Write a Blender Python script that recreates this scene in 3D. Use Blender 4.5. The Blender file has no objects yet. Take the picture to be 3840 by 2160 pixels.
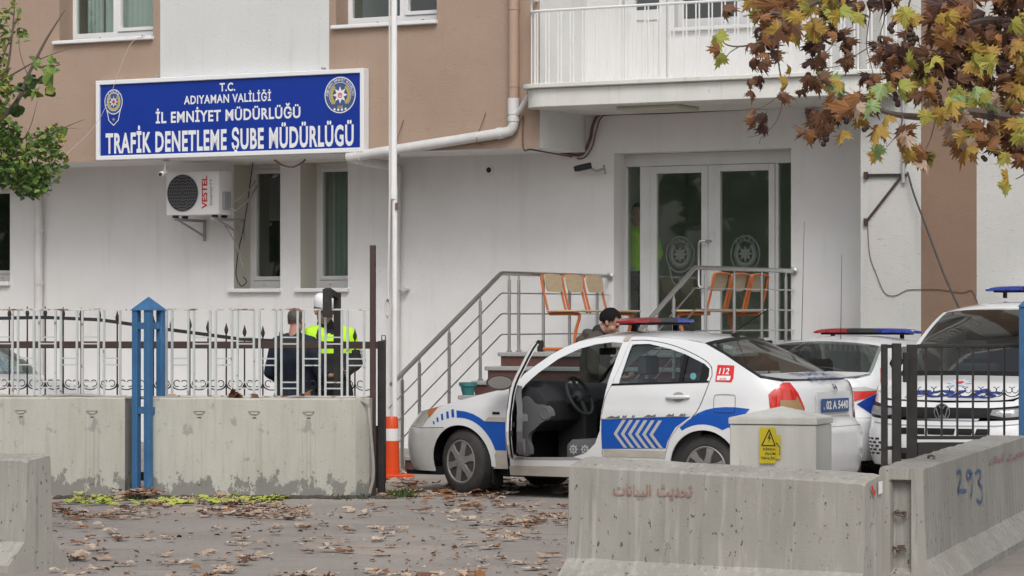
import bpy, bmesh, math, random
from mathutils import Vector, Matrix, noise
from mathutils.geometry import delaunay_2d_cdt
from bisect import bisect_right
random.seed(11)
R = math.radians
pi = math.pi
SC = bpy.context.scene
COL = SC.collection
# ------------------------------------------------------------------ camera, sky, sun, exposure
cam = bpy.data.cameras.new('camera')
cam.sensor_width = 36
cam.lens = 103.13
cam.shift_y = 0.0300
cam.clip_start = 0.3
cam.clip_end = 2000
camo = bpy.data.objects.new('camera', cam)
COL.objects.link(camo)
camo.location = (0, 0, 1.6)
camo.rotation_euler = (R(90), 0, 0)
SC.camera = camo
SUN_EL, SUN_AZ = 47, 176
wd = bpy.data.worlds.new('World')
SC.world = wd
wd.use_nodes = True
nt = wd.node_tree
bg = nt.nodes['Background']
sky = nt.nodes.new('ShaderNodeTexSky')
sky.sky_type = 'NISHITA'
sky.sun_disc = False
sky.sun_elevation = R(SUN_EL)
sky.sun_rotation = R(SUN_AZ)
sky.dust_density = 4.0
sky.air_density = 1.0
sky.ozone_density = 1.0
hs = nt.nodes.new('ShaderNodeHueSaturation')
hs.inputs['Saturation'].default_value = 0.30
nt.links.new(sky.outputs[0], hs.inputs['Color'])
nt.links.new(hs.outputs[0], bg.inputs['Color'])
bg.inputs['Strength'].default_value = 0.15
sun = bpy.data.lights.new('sun', 'SUN')
sun.energy = 1.15
sun.angle = R(24)
sun.color = (1.0, 0.98, 0.95)
suno = bpy.data.objects.new('sun', sun)
COL.objects.link(suno)
suno.rotation_euler = (R(90 - SUN_EL), 0, R(180 - SUN_AZ))
SC.view_settings.view_transform = 'Standard'
SC.view_settings.look = 'None'
SC.view_settings.exposure = -0.04
SC.view_settings.gamma = 1.0

# ------------------------------------------------------------------ helpers
W = {}                                   # object -> world matrix
def tag(o, label=None, cat=None, group=None, kind=None):
    if label: o['label'] = label
    if cat: o['category'] = cat
    if group: o['group'] = group
    if kind: o['kind'] = kind
    return o
def frame(x, y, z=0.0, deg=0.0):
    return Matrix.Translation((x, y, z)) @ Matrix.Rotation(R(deg), 4, 'Z')
def thing(name, label, cat, M, group=None):
    o = bpy.data.objects.new(name, None)
    o.empty_display_size = 0.2
    COL.objects.link(o)
    o.matrix_world = M
    W[o] = M.copy()
    return tag(o, label, cat, group)
I4 = Matrix.Identity(4)
class MB:
    def __init__(s):
        s.v = []; s.f = []; s.m = []; s.n = None
    def add(s, vs, fs, mi=0):
        b = len(s.v)
        s.v += [Vector(p) for p in vs]
        for f in fs:
            s.f.append([b + i for i in f]); s.m.append(mi)
        return s
    def quad(s, a, b, c, d, mi=0):
        return s.add([a, b, c, d], [(0, 1, 2, 3)], mi)
    def box(s, x0, x1, y0, y1, z0, z1, mi=0, M=None):
        vs = [Vector((x, y, z)) for x in (x0, x1) for y in (y0, y1) for z in (z0, z1)]
        if M: vs = [M @ v for v in vs]
        return s.add(vs, [(0, 1, 3, 2), (4, 6, 7, 5), (0, 4, 5, 1), (2, 3, 7, 6), (0, 2, 6, 4), (1, 5, 7, 3)], mi)
    def bar(s, p0, p1, w, d=None, mi=0, up=(0, 0, 1)):
        p0 = Vector(p0); p1 = Vector(p1); d = d or w
        t = (p1 - p0).normalized(); u = Vector(up)
        if abs(t.dot(u)) > .98: u = Vector((0, 1, 0))
        a = t.cross(u).normalized(); b = a.cross(t).normalized()
        vs = []
        for p in (p0, p1):
            for i, j in ((-1, -1), (1, -1), (1, 1), (-1, 1)):
                vs.append(p + a * (i * w / 2) + b * (j * d / 2))
        return s.add(vs, [(3, 2, 1, 0), (4, 5, 6, 7), (0, 1, 5, 4), (1, 2, 6, 5), (2, 3, 7, 6), (3, 0, 4, 7)], mi)
    def tube(s, pts, r, n=8, mi=0, cap=True):
        pts = [Vector(p) for p in pts]
        k = len(pts)
        rs = list(r) if isinstance(r, (list, tuple)) else [r] * k
        base = len(s.v); prev = None
        for i, p in enumerate(pts):
            if i == 0: t = pts[1] - p
            elif i == k - 1: t = p - pts[i - 1]
            else: t = (pts[i + 1] - p).normalized() + (p - pts[i - 1]).normalized()
            t = t.normalized()
            if prev is None:
                u = Vector((0, 0, 1)) if abs(t.z) < .9 else Vector((1, 0, 0))
                a = t.cross(u).normalized()
            else:
                a = (prev - t * prev.dot(t))
                a = a.normalized() if a.length > 1e-6 else t.orthogonal().normalized()
            prev = a
            b = t.cross(a)
            for j in range(n):
                q = 2 * pi * j / n
                s.v.append(p + a * (math.cos(q) * rs[i]) + b * (math.sin(q) * rs[i]))
        for i in range(k - 1):
            for j in range(n):
                j2 = (j + 1) % n
                s.f.append([base + i * n + j, base + i * n + j2, base + (i + 1) * n + j2, base + (i + 1) * n + j]); s.m.append(mi)
        if cap:
            s.f.append([base + j for j in range(n)][::-1]); s.m.append(mi)
            s.f.append([base + (k - 1) * n + j for j in range(n)]); s.m.append(mi)
        return s
    def loft(s, rings, mi=0, cap=True, closed=True):
        base = len(s.v); n = len(rings[0])
        for r_ in rings: s.v += [Vector(p) for p in r_]
        for i in range(len(rings) - 1):
            for j in range(n if closed else n - 1):
                j2 = (j + 1) % n
                s.f.append([base + i * n + j, base + i * n + j2, base + (i + 1) * n + j2, base + (i + 1) * n + j]); s.m.append(mi)
        if cap and closed:
            s.f.append([base + j for j in range(n)][::-1]); s.m.append(mi)
            s.f.append([base + (len(rings) - 1) * n + j for j in range(n)]); s.m.append(mi)
        return s
    def lathe(s, prof, axis0=(0, 0, 0), ax='z', n=20, mi=0):
        # prof: (radius, height) pairs
        rings = []
        for r_, h in prof:
            ring = []
            for j in range(n):
                q = 2 * pi * j / n
                c, d = r_ * math.cos(q), r_ * math.sin(q)
                p = {'z': (c, d, h), 'y': (c, h, d), 'x': (h, c, d)}[ax]
                ring.append(Vector(p) + Vector(axis0))
            rings.append(ring)
        return s.loft(rings, mi)
    def prism(s, poly, fn, d0, d1, mi=0):
        """extrude a 2D outline; fn(a, b, d) -> 3D"""
        n = len(poly)
        b = len(s.v)
        s.v += [Vector(fn(p[0], p[1], d0)) for p in poly] + [Vector(fn(p[0], p[1], d1)) for p in poly]
        s.f.append([b + i for i in range(n)][::-1]); s.m.append(mi)
        s.f.append([b + n + i for i in range(n)]); s.m.append(mi)
        for i in range(n):
            j = (i + 1) % n
            s.f.append([b + i, b + j, b + n + j, b + n + i]); s.m.append(mi)
        return s
    def sphere(s, c, r, n=10, m=6, sc=(1, 1, 1), mi=0):
        c = Vector(c); rings = []
        for i in range(m + 1):
            t = pi * i / m - pi / 2
            rr = max(math.cos(t), .001) * r
            rings.append([c + Vector((rr * math.cos(2 * pi * j / n) * sc[0], rr * math.sin(2 * pi * j / n) * sc[1], r * math.sin(t) * sc[2])) for j in range(n)])
        return s.loft(rings, mi)
    def merge(s, o, M=None):
        b = len(s.v)
        s.v += [(M @ v if M else v.copy()) for v in o.v]
        s.f += [[b + i for i in f] for f in o.f]; s.m += o.m
        return s
    def build(s, name, mats, parent=None, F=I4, bevel=0.0, seg=1, smooth=35, label=None, cat=None, group=None, kind=None, origin=None, fixn=True):
        if not isinstance(mats, (list, tuple)): mats = [mats]
        wv = [F @ v for v in s.v]
        if parent is not None:
            M = W[parent]
        else:
            if origin is None:
                lv = [v for v in s.v]
                c = Vector(((min(v.x for v in lv) + max(v.x for v in lv)) / 2, (min(v.y for v in lv) + max(v.y for v in lv)) / 2, min(v.z for v in lv)))
                M = F @ Matrix.Translation(c)
            else: M = origin
        inv = M.inverted()
        me = bpy.data.meshes.new(name)
        me.from_pydata([inv @ v for v in wv], [], s.f)
        for m_ in mats: me.materials.append(m_)
        me.polygons.foreach_set('material_index', s.m)
        if fixn or bevel:
            bm = bmesh.new(); bm.from_mesh(me)
            if fixn: bmesh.ops.recalc_face_normals(bm, faces=bm.faces)
            if bevel:
                ed = [e for e in bm.edges if len(e.link_faces) == 2 and e.calc_face_angle(0) > R(30)]
                bmesh.ops.bevel(bm, geom=ed, offset=bevel, segments=seg, affect='EDGES', profile=.6, clamp_overlap=True)
            bm.to_mesh(me); bm.free()
        if smooth is not None:
            me.polygons.foreach_set('use_smooth', [True] * len(me.polygons))
            if smooth < 180: me.set_sharp_from_angle(angle=R(smooth))
        me.update()
        if s.n is not None and not bevel:
            R3 = (inv @ F).to_3x3()
            me.normals_split_custom_set_from_vertices([(R3 @ n).normalized() for n in s.n])
        o = bpy.data.objects.new(name, me)
        COL.objects.link(o)
        if parent is not None:
            o.parent = parent
            W[o] = M
        else:
            o.matrix_world = M
            W[o] = M.copy()
        return tag(o, label, cat, group, kind)
def copy_tree(o, M=None, parent=None, label=None, recolor=None):
    c = o.copy(); COL.objects.link(c)
    if parent is None:
        c.matrix_world = M; W[c] = M.copy()
        if label: c['label'] = label
    else:
        c.parent = parent; W[c] = W[parent]
    for ch in [x for x in W if x.parent is o]:
        copy_tree(ch, parent=c)
    return c
def lerp(a, b, t): return a + (b - a) * t
def ss(a, b, x):
    t = min(1, max(0, (x - a) / (b - a))); return t * t * (3 - 2 * t)
def interp(tab, x):
    if x <= tab[0][0]: return tab[0][1]
    if x >= tab[-1][0]: return tab[-1][1]
    for (a, b), (c, d) in zip(tab, tab[1:]):
        if x <= c: return b + (d - b) * (x - a) / (c - a)
def spline(tab):
    """smooth (monotone cubic) interpolation of (x, y) pairs"""
    xs = [p[0] for p in tab]; ys = [p[1] for p in tab]; n = len(xs)
    d = [(ys[i + 1] - ys[i]) / (xs[i + 1] - xs[i]) for i in range(n - 1)]
    m = [d[0]] + [0 if d[i - 1] * d[i] <= 0 else 2 * d[i - 1] * d[i] / (d[i - 1] + d[i]) for i in range(1, n - 1)] + [d[-1]]
    def f(x):
        if x <= xs[0]: return ys[0] + m[0] * (x - xs[0])
        if x >= xs[-1]: return ys[-1] + m[-1] * (x - xs[-1])
        i = bisect_right(xs, x) - 1
        h = xs[i + 1] - xs[i]; t = (x - xs[i]) / h
        return (ys[i] * (1 + 2 * t) * (1 - t) ** 2 + m[i] * h * t * (1 - t) ** 2 + ys[i + 1] * t * t * (3 - 2 * t) + m[i + 1] * h * t * t * (t - 1))
    return f
def chaikin(pts, k=2, closed=True):
    for _ in range(k):
        q = []; n = len(pts)
        for i in range(n if closed else n - 1):
            a = pts[i]; b = pts[(i + 1) % n]
            q.append(tuple(a[j] * .75 + b[j] * .25 for j in range(len(a))))
            q.append(tuple(a[j] * .25 + b[j] * .75 for j in range(len(a))))
        if not closed: q = [pts[0]] + q + [pts[-1]]
        pts = q
    return pts
def curve3(pts, n=10):
    """Catmull-Rom through 3D points"""
    P = [Vector(p) for p in pts]; P = [P[0] * 2 - P[1]] + P + [P[-1] * 2 - P[-2]]
    out = []
    for i in range(1, len(P) - 2):
        for k in range(n):
            t = k / n; a, b, c, d = P[i - 1:i + 3]
            out.append(.5 * ((2 * b) + (c - a) * t + (2 * a - 5 * b + 4 * c - d) * t * t + (3 * b - a - 3 * c + d) * t ** 3))
    out.append(P[-2])
    return out
def inpoly(x, y, poly):
    c = False; n = len(poly); j = n - 1
    for i in range(n):
        xi, yi = poly[i][0], poly[i][1]; xj, yj = poly[j][0], poly[j][1]
        if (yi > y) != (yj > y) and x < (xj - xi) * (y - yi) / (yj - yi) + xi: c = not c
        j = i
    return c
def dens(poly, res):
    out = []; n = len(poly)
    for i in range(n):
        a = poly[i]; b = poly[(i + 1) % n]
        k = max(1, int(math.ceil(math.hypot(b[0] - a[0], b[1] - a[1]) / res)))
        for t in range(k): out.append((a[0] + (b[0] - a[0]) * t / k, a[1] + (b[1] - a[1]) * t / k))
    return out
def panel(polys, fn, res=.05, off=0.0, holes=(), flip=False, mi=0, mb=None, thick=0.0):
    """curved sheet: the 2D outline(s) triangulated and mapped through fn(a, b) -> Vector, true normals"""
    mb = mb or MB()
    if mb.n is None: mb.n = []
    if polys and not isinstance(polys[0][0], (tuple, list)): polys = [polys]
    for poly in polys:
        loops = [dens(poly, res)] + [dens(h, res) for h in holes]
        pts = []; ed = []
        for lp in loops:
            b = len(pts); pts += lp
            ed += [(b + i, b + (i + 1) % len(lp)) for i in range(len(lp))]
        nb = len(pts)
        x0 = min(p[0] for p in pts); x1 = max(p[0] for p in pts); y0 = min(p[1] for p in pts); y1 = max(p[1] for p in pts)
        bd = pts[:]
        gx = x0 + res * .5; row = 0
        while gx < x1:
            gy = y0 + res * .5
            while gy < y1:
                if inpoly(gx, gy, loops[0]) and not any(inpoly(gx, gy, h) for h in loops[1:]):
                    if min((p[0] - gx) ** 2 + (p[1] - gy) ** 2 for p in bd) > (res * .55) ** 2: pts.append((gx, gy))
                gy += res
            gx += res
        v2, _, tri, ov, _, _ = delaunay_2d_cdt([Vector(p) for p in pts], ed, [], 0, 1e-6)
        vs = []; ns = []
        e = 1e-3
        for p in v2:
            a = fn(p.x, p.y)
            da = fn(p.x + e, p.y) - fn(p.x - e, p.y); db = fn(p.x, p.y + e) - fn(p.x, p.y - e)
            n = da.cross(db)
            n = n.normalized() if n.length > 1e-12 else Vector((0, 0, 1))
            if flip: n = -n
            vs.append(a + n * off); ns.append(n)
        fs = []
        for t in tri:
            cx = sum(v2[i].x for i in t) / 3; cy = sum(v2[i].y for i in t) / 3
            if inpoly(cx, cy, loops[0]) and not any(inpoly(cx, cy, h) for h in loops[1:]):
                fs.append(tuple(t)[::-1] if flip else tuple(t))
        b = len(mb.v)
        mb.add(vs, fs, mi); mb.n += ns
        if thick:
            mb.add([v - n * thick for v, n in zip(vs, ns)], [f[::-1] for f in fs], mi); mb.n += [-n for n in ns]
            cnt = {}
            for f in fs:
                for i in range(3):
                    k = (f[i], f[(i + 1) % 3]); cnt[k] = 1
            for (i, j) in [k for k in cnt if (k[1], k[0]) not in cnt]:
                q = [vs[i], vs[j], vs[j] - ns[j] * thick, vs[i] - ns[i] * thick]
                en = (q[1] - q[0]).cross(q[3] - q[0])
                en = -en.normalized() if en.length > 1e-12 else ns[i]
                mb.add(q, [(3, 2, 1, 0)], mi); mb.n += [en] * 4
    return mb
_tc = {}
def text2d(s, bold=0.0, sp=1.0):
    k = (s, bold, sp)
    if k not in _tc:
        cu = bpy.data.curves.new('lettering', 'FONT')
        cu.body = s; cu.size = 1; cu.offset = bold; cu.space_character = sp; cu.resolution_u = 3
        o = bpy.data.objects.new('lettering', cu); COL.objects.link(o)
        dg = bpy.context.evaluated_depsgraph_get()
        me = bpy.data.meshes.new_from_object(o.evaluated_get(dg))
        _tc[k] = ([(v.co.x, v.co.y) for v in me.vertices], [tuple(p.vertices) for p in me.polygons])
        bpy.data.objects.remove(o); bpy.data.meshes.remove(me); bpy.data.curves.remove(cu)
    return _tc[k]
def text_fit(mb, s, x0, x1, y0, y1, fn, bold=0.0, mi=0, base=None, sp=1.0):
    """lettering stretched into the box x0..x1 / y0..y1; base: string whose height fills y0..y1"""
    vs, fs = text2d(s, bold, sp)
    if not vs: return mb
    xa = min(v[0] for v in vs); xb = max(v[0] for v in vs)
    bv = text2d(base, bold)[0] if base else vs
    ya = min(v[1] for v in bv); yb = max(v[1] for v in bv)
    out = [Vector(fn(lerp(x0, x1, (v[0] - xa) / (xb - xa)), lerp(y0, y1, (v[1] - ya) / (yb - ya)))) for v in vs]
    mb.add(out, fs, mi)
    if mb.n is not None: mb.n += [Vector((0, 0, 1))] * len(out)
    return mb

# ------------------------------------------------------------------ materials
def _nodes(name):
    m = bpy.data.materials.new(name); m.use_nodes = True
    t = m.node_tree
    return m, t, t.nodes['Principled BSDF']
def mat(name, col, rough=.5, metal=0.0, col2=None, nscale=6.0, namt=.5, detail=4.0, stretch=(1, 1, 1), bump=0.0, bscale=60.0, bstretch=None,
        spots=None, coat=0.0, spec=.5, rough2=None, ndist=0.0, lo=.35, hi=.65, foot=None):
    """procedural surface: base colour, optional second colour on a noise, spots = [(colour, scale, low, high, stretch)], bump"""
    m, t, p = _nodes(name)
    L = t.links.new; N = t.nodes.new
    tc = N('ShaderNodeTexCoord')
    def mapped(st):
        mp = N('ShaderNodeMapping'); mp.inputs['Scale'].default_value = st
        L(tc.outputs['Object'], mp.inputs['Vector']); return mp.outputs[0]
    def noi(sc, st, det=4.0, rgh=.6):
        n = N('ShaderNodeTexNoise'); n.inputs['Scale'].default_value = sc; n.inputs['Detail'].default_value = det
        n.inputs['Roughness'].default_value = rgh
        L(mapped(st), n.inputs['Vector']); return n.outputs['Fac']
    def ramp(fac, a, b):
        r = N('ShaderNodeMapRange'); r.inputs['From Min'].default_value = a; r.inputs['From Max'].default_value = b
        L(fac, r.inputs['Value']); return r.outputs[0]
    c = None
    def mix(a, b, fac):
        x = N('ShaderNodeMix'); x.data_type = 'RGBA'
        if isinstance(a, tuple): x.inputs[6].default_value = a
        else: L(a, x.inputs[6])
        x.inputs[7].default_value = b
        L(fac, x.inputs[0]); return x.outputs[2]
    c4 = lambda q: (q[0], q[1], q[2], 1)
    cur = c4(col)
    if col2:
        f = ramp(noi(nscale, stretch, detail), lo, hi)
        mu = N('ShaderNodeMath'); mu.operation = 'MULTIPLY'; mu.inputs[1].default_value = namt
        L(f, mu.inputs[0]); cur = mix(cur, c4(col2), mu.outputs[0])
    for sp in (spots or []):
        f = ramp(noi(sp[1], sp[4] if len(sp) > 4 else (1, 1, 1), 5.0), sp[2], sp[3])
        if len(sp) > 5:
            mu = N('ShaderNodeMath'); mu.operation = 'MULTIPLY'; mu.inputs[1].default_value = sp[5]
            L(f, mu.inputs[0]); f = mu.outputs[0]
        cur = mix(cur, c4(sp[0]), f)
    if foot:                              # worn, flaked band that thins out upwards: (colour, height, noise scale)
        sx = N('ShaderNodeSeparateXYZ'); L(tc.outputs['Object'], sx.inputs[0])
        hz_ = N('ShaderNodeMapRange'); hz_.inputs['From Min'].default_value = 0; hz_.inputs['From Max'].default_value = foot[1]; hz_.inputs['To Min'].default_value = .20; hz_.inputs['To Max'].default_value = -.16; L(sx.outputs['Z'], hz_.inputs['Value'])
        ad = N('ShaderNodeMath'); ad.operation = 'ADD'; L(noi(foot[2], (1, 1, .7), 6.0, .7), ad.inputs[0]); L(hz_.outputs[0], ad.inputs[1])
        cur = mix(cur, c4(foot[0]), ramp(ad.outputs[0], .595, .62))
    if isinstance(cur, tuple): p.inputs['Base Color'].default_value = cur
    else: L(cur, p.inputs['Base Color'])
    p.inputs['Roughness'].default_value = rough
    p.inputs['Metallic'].default_value = metal
    p.inputs['Specular IOR Level'].default_value = spec
    p.inputs['Coat Weight'].default_value = coat
    p.inputs['Coat Roughness'].default_value = .05
    if bump:
        b = N('ShaderNodeBump'); b.inputs['Strength'].default_value = bump; b.inputs['Distance'].default_value = .01
        L(noi(bscale, bstretch or (1, 1, 1), 3.0), b.inputs['Height']); L(b.outputs[0], p.inputs['Normal'])
    return m
def glass(name, tint, gloss=.02, fres=1.45, solid=0.0, dark=(0, 0, 0)):
    m = bpy.data.materials.new(name); m.use_nodes = True
    t = m.node_tree; t.nodes.clear(); N = t.nodes.new; L = t.links.new
    o = N('ShaderNodeOutputMaterial'); mx = N('ShaderNodeMixShader'); tr = N('ShaderNodeBsdfTransparent'); gl = N('ShaderNodeBsdfGlossy'); fr = N('ShaderNodeFresnel')
    tr.inputs[0].default_value = (*tint, 1); gl.inputs['Roughness'].default_value = gloss; fr.inputs['IOR'].default_value = fres
    # double-sheet reflection, same from both faces
    geo = N('ShaderNodeNewGeometry'); nv = N('ShaderNodeVectorMath'); nv.operation = 'DOT_PRODUCT'
    L(geo.outputs['Normal'], nv.inputs[0]); L(geo.outputs['Incoming'], nv.inputs[1])
    ab = N('ShaderNodeMath'); ab.operation = 'ABSOLUTE'; L(nv.outputs['Value'], ab.inputs[0])
    om = N('ShaderNodeMath'); om.operation = 'SUBTRACT'; om.inputs[0].default_value = 1; L(ab.outputs[0], om.inputs[1])
    pw = N('ShaderNodeMath'); pw.operation = 'POWER'; pw.inputs[1].default_value = 4; L(om.outputs[0], pw.inputs[0])
    ma = N('ShaderNodeMath'); ma.operation = 'MULTIPLY_ADD'; ma.inputs[1].default_value = .85; ma.inputs[2].default_value = (fres - 1) * .2; L(pw.outputs[0], ma.inputs[0])
    L(ma.outputs[0], mx.inputs[0]); L(tr.outputs[0], mx.inputs[1]); L(gl.outputs[0], mx.inputs[2])
    if solid:
        df = N('ShaderNodeBsdfDiffuse'); df.inputs[0].default_value = (*dark, 1); m2 = N('ShaderNodeMixShader'); m2.inputs[0].default_value = solid
        L(mx.outputs[0], m2.inputs[1]); L(df.outputs[0], m2.inputs[2]); L(m2.outputs[0], o.inputs[0])
    else: L(mx.outputs[0], o.inputs[0])
    return m
# ------------------------------------------------------------------ shared materials
M_wallw = mat('white_plaster', (.80, .80, .80), .9, col2=(.70, .695, .68), nscale=.7, namt=.6, stretch=(1, 1, 1.2), bump=.55, bscale=45, bstretch=(1, 1, 2.6),
              spots=[((.66, .65, .62), 2.2, .54, .74, (2.2, 2.2, .22), .5), ((.62, .615, .60), 26, .60, .72, (1, 1, 3), .5), ((.42, .41, .40), 9, .69, .78, (1, 1, 1), .55)])
M_wallu = mat('scratched_white_plaster', (.66, .67, .665), .9, col2=(.60, .605, .59), nscale=.8, namt=.6, bump=.6, bscale=30, bstretch=(1, 1, 5),
              spots=[((.44, .44, .42), 12, .65, .71, (1, 1, 5.5), .75), ((.52, .51, .48), 3, .56, .78, (2.5, 2.5, .18), .5)])
M_wallr = mat('shaded_weathered_plaster', (.57, .565, .54), .9, col2=(.50, .495, .47), nscale=.9, namt=.7, bump=.7, bscale=30, bstretch=(1, 1, 5),
              spots=[((.36, .355, .33), 12, .63, .70, (1, 1, 5.5), .8), ((.44, .43, .40), 3, .54, .76, (2.5, 2.5, .18), .6)])  # greyer tone: part weathering, part shade of the plane tree mixed into the colour
M_brown = mat('scratched_brown_plaster', (.40, .292, .222), .9, col2=(.35, .25, .188), nscale=.9, namt=.7, bump=.6, bscale=30, bstretch=(1, 1, 5),
              spots=[((.26, .165, .12), 12, .64, .71, (1, 1, 5.5), .75), ((.34, .225, .165), 3, .56, .78, (2.5, 2.5, .18), .5)])
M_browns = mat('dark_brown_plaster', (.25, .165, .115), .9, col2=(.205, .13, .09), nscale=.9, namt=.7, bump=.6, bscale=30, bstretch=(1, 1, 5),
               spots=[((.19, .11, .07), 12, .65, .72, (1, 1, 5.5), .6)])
M_cream = mat('cream_reveal', (.66, .64, .56), .9, bump=.2, bscale=60)
M_pvc = mat('white_window_plastic', (.80, .80, .80), .35, col2=(.70, .69, .66), nscale=3, namt=.4)
M_pipe = mat('grey_white_pipe', (.66, .655, .65), .45, col2=(.50, .48, .45), nscale=5, namt=.5, stretch=(1, 1, .5))
M_pipeb = mat('brown_painted_pipe', (.42, .29, .22), .6, col2=(.38, .255, .19), nscale=4, namt=.5)
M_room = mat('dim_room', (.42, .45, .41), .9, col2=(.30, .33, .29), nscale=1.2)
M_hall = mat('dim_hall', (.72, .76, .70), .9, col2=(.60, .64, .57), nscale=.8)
M_glass = glass('window_glass', (.72, .80, .75), fres=1.9)
M_doorglass = glass('entrance_glass', (.72, .79, .73), fres=1.55)
M_curtain = mat('grey_curtain', (.56, .62, .60), .9, col2=(.46, .52, .50), nscale=3)
M_conc = mat('weathered_concrete', (.50, .495, .44), .92, col2=(.40, .39, .34), nscale=1.6, namt=.8, stretch=(1, 1, .45), bump=.3, bscale=45,
             spots=[((.28, .275, .25), 7, .60, .66, (1, 1, .8), .75), ((.20, .195, .18), 30, .66, .70, (1, 1, 1), .8), ((.36, .345, .28), 5, .5, .75, (4, 4, .35), .55)], foot=((.225, .22, .20), .42, 9))
M_concf = mat('grey_cast_concrete', (.37, .355, .318), .92, col2=(.29, .278, .248), nscale=2.2, namt=.9, stretch=(1, 1, .5), bump=.22, bscale=70,
              spots=[((.50, .49, .45), 7, .52, .74, (2.5, 2.5, .22), .7), ((.085, .08, .07), 26, .64, .665, (1, 1, .8), .9), ((.22, .21, .19), 5, .56, .70, (4, 4, .22), .6), ((.16, .155, .14), 12, .665, .70, (1, 1, .5), .6)])
M_blue = mat('blue_gate_paint', (.045, .15, .315), .55, col2=(.03, .10, .22), nscale=7, namt=.6, spots=[((.09, .22, .42), 9, .62, .68, (1, 1, .5), .5), ((.05, .04, .035), 16, .69, .73)], bump=.06, bscale=80)
M_black = mat('black_gate_paint', (.017, .016, .016), .5, col2=(.04, .034, .03), nscale=14, namt=.6)
M_dbrown = mat('dark_brown_gate_paint', (.05, .028, .025), .55, col2=(.075, .04, .03), nscale=12, namt=.6)
M_fence = mat('white_fence_paint', (.52, .55, .545), .5, col2=(.43, .45, .44), nscale=9, namt=.6, spots=[((.20, .09, .04), 13, .62, .68, (1, 1, 1.0), .85)])
M_rust = mat('rusty_rail_paint', (.62, .60, .57), .6, spots=[((.20, .08, .03), 9, .50, .58, (1, 1, 3))])
M_steel = mat('brushed_stainless', (.62, .62, .62), .28, metal=1.0, col2=(.5, .5, .5), nscale=20)
M_granite = mat('grey_granite', (.42, .41, .40), .6, col2=(.24, .235, .23), nscale=60, namt=.9)
M_redstone = mat('dark_red_stone', (.13, .055, .048), .45, col2=(.09, .04, .036), nscale=14, namt=.8)
M_dark = mat('black_plastic', (.02, .02, .021), .5)
M_grey = mat('grey_plastic', (.33, .33, .34), .6)
M_white = mat('white_enamel', (.80, .80, .80), .35, col2=(.70, .70, .69), nscale=3, namt=.4)
M_cable = mat('brown_cable', (.16, .085, .06), .7, col2=(.10, .06, .05), nscale=8)
M_bcable = mat('black_cable', (.025, .025, .025), .6)
M_gcable = mat('grey_hose', (.33, .31, .28), .7, col2=(.24, .22, .2), nscale=9)
# ------------------------------------------------------------------ measured camera of the photograph -> points on real surfaces
FP, CXP, HZP = 7380.0, 1288.0, 801.0
def at(px, py, Y): return Vector(((px - CXP) / FP * Y, Y, 1.6 + (HZP - py) / FP * Y))
BF = frame(1.126, 35.04, 0, -28.5)      # facade frame: x along the wall, y into the building, z up
BFI = BF.inverted()
def onplane(px, py, F, w):
    """(along, height) where a sight line meets the plane y = w of the upright frame F"""
    Fi = F.inverted(); o = Fi @ Vector((0, 0, 1.6)); d = (Fi.to_3x3() @ Vector(((px - CXP) / FP, 1, (HZP - py) / FP)))
    t = (w - o.y) / d.y
    return o.x + d.x * t, o.z + d.z * t
def bp(px, py, w): return onplane(px, py, BF, w)
# ------------------------------------------------------------------ ground
M_asph = mat('worn_asphalt', (.325, .287, .258), .95, col2=(.24, .212, .19), nscale=.9, namt=.8, bump=.8, bscale=55,
             spots=[((.42, .35, .29), .55, .58, .70, (1, .6, 1), .8), ((.11, .10, .095), 34, .60, .70, (1, 1, 1), .75), ((.48, .44, .41), 48, .60, .70, (1, 1, 1), .7), ((.17, .15, .14), 3.5, .58, .70, (.35, 1.6, 1), .55), ((.20, .16, .13), 2.2, .60, .75, (.5, 1, 1), .6)])
g = MB(); nx, ny = 90, 90
for i in range(nx + 1):
    for j in range(ny + 1):
        x = -25 + 50 * i / nx; y = -6 + 60 * j / ny
        g.v.append(Vector((x, y, -.004 + .010 * noise.noise(Vector((x * .35, y * .35, 3.1))) - .004)))
for i in range(nx):
    for j in range(ny):
        a = i * (ny + 1) + j; g.f.append([a, a + ny + 1, a + ny + 2, a + 1]); g.m.append(0)
b = len(g.v)
g.v += [Vector(p) for p in ((-900, -900, -.05), (900, -900, -.05), (900, 900, -.05), (-900, 900, -.05))]
g.f.append([b, b + 1, b + 2, b + 3]); g.m.append(0)
g.build('ground', M_asph, kind='structure', origin=I4, fixn=False)
# ------------------------------------------------------------------ apartment building
bld = thing('apartment_building', 'white and brown plastered building with a railed balcony over its glass entrance', 'building', BF)
def wall(mb, u0, u1, z0, z1, w, holes=(), mi=0):
    us = sorted({u0, u1} | {h[k] for h in holes for k in (0, 1)}); zs = sorted({z0, z1} | {h[k] for h in holes for k in (2, 3)})
    us = [u for u in us if u0 <= u <= u1]; zs = [z for z in zs if z0 <= z <= z1]
    for a, b_ in zip(us, us[1:]):
        for c, d in zip(zs, zs[1:]):
            if any(h[0] <= (a + b_) / 2 <= h[1] and h[2] <= (c + d) / 2 <= h[3] for h in holes): continue
            mb.quad((a, w, c), (b_, w, c), (b_, w, d), (a, w, d), mi)
def reveal(mb, h, w, d, mi=1):
    a, b_, c, e = h
    mb.quad((a, w, c), (a, w, e), (a, w + d, e), (a, w + d, c), mi); mb.quad((b_, w, c), (b_, w + d, c), (b_, w + d, e), (b_, w, e), mi)
    mb.quad((a, w, e), (b_, w, e), (b_, w + d, e), (a, w + d, e), mi); mb.quad((a, w, c), (a, w + d, c), (b_, w + d, c), (b_, w, c), mi)
LAND = 1.225
WIN1 = (-5.336, -4.63, 1.985, 3.575); WIN2 = (-4.328, -3.623, 1.985, 3.575); WINL = (-10.6, -8.935, 2.10, 3.40)
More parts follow.
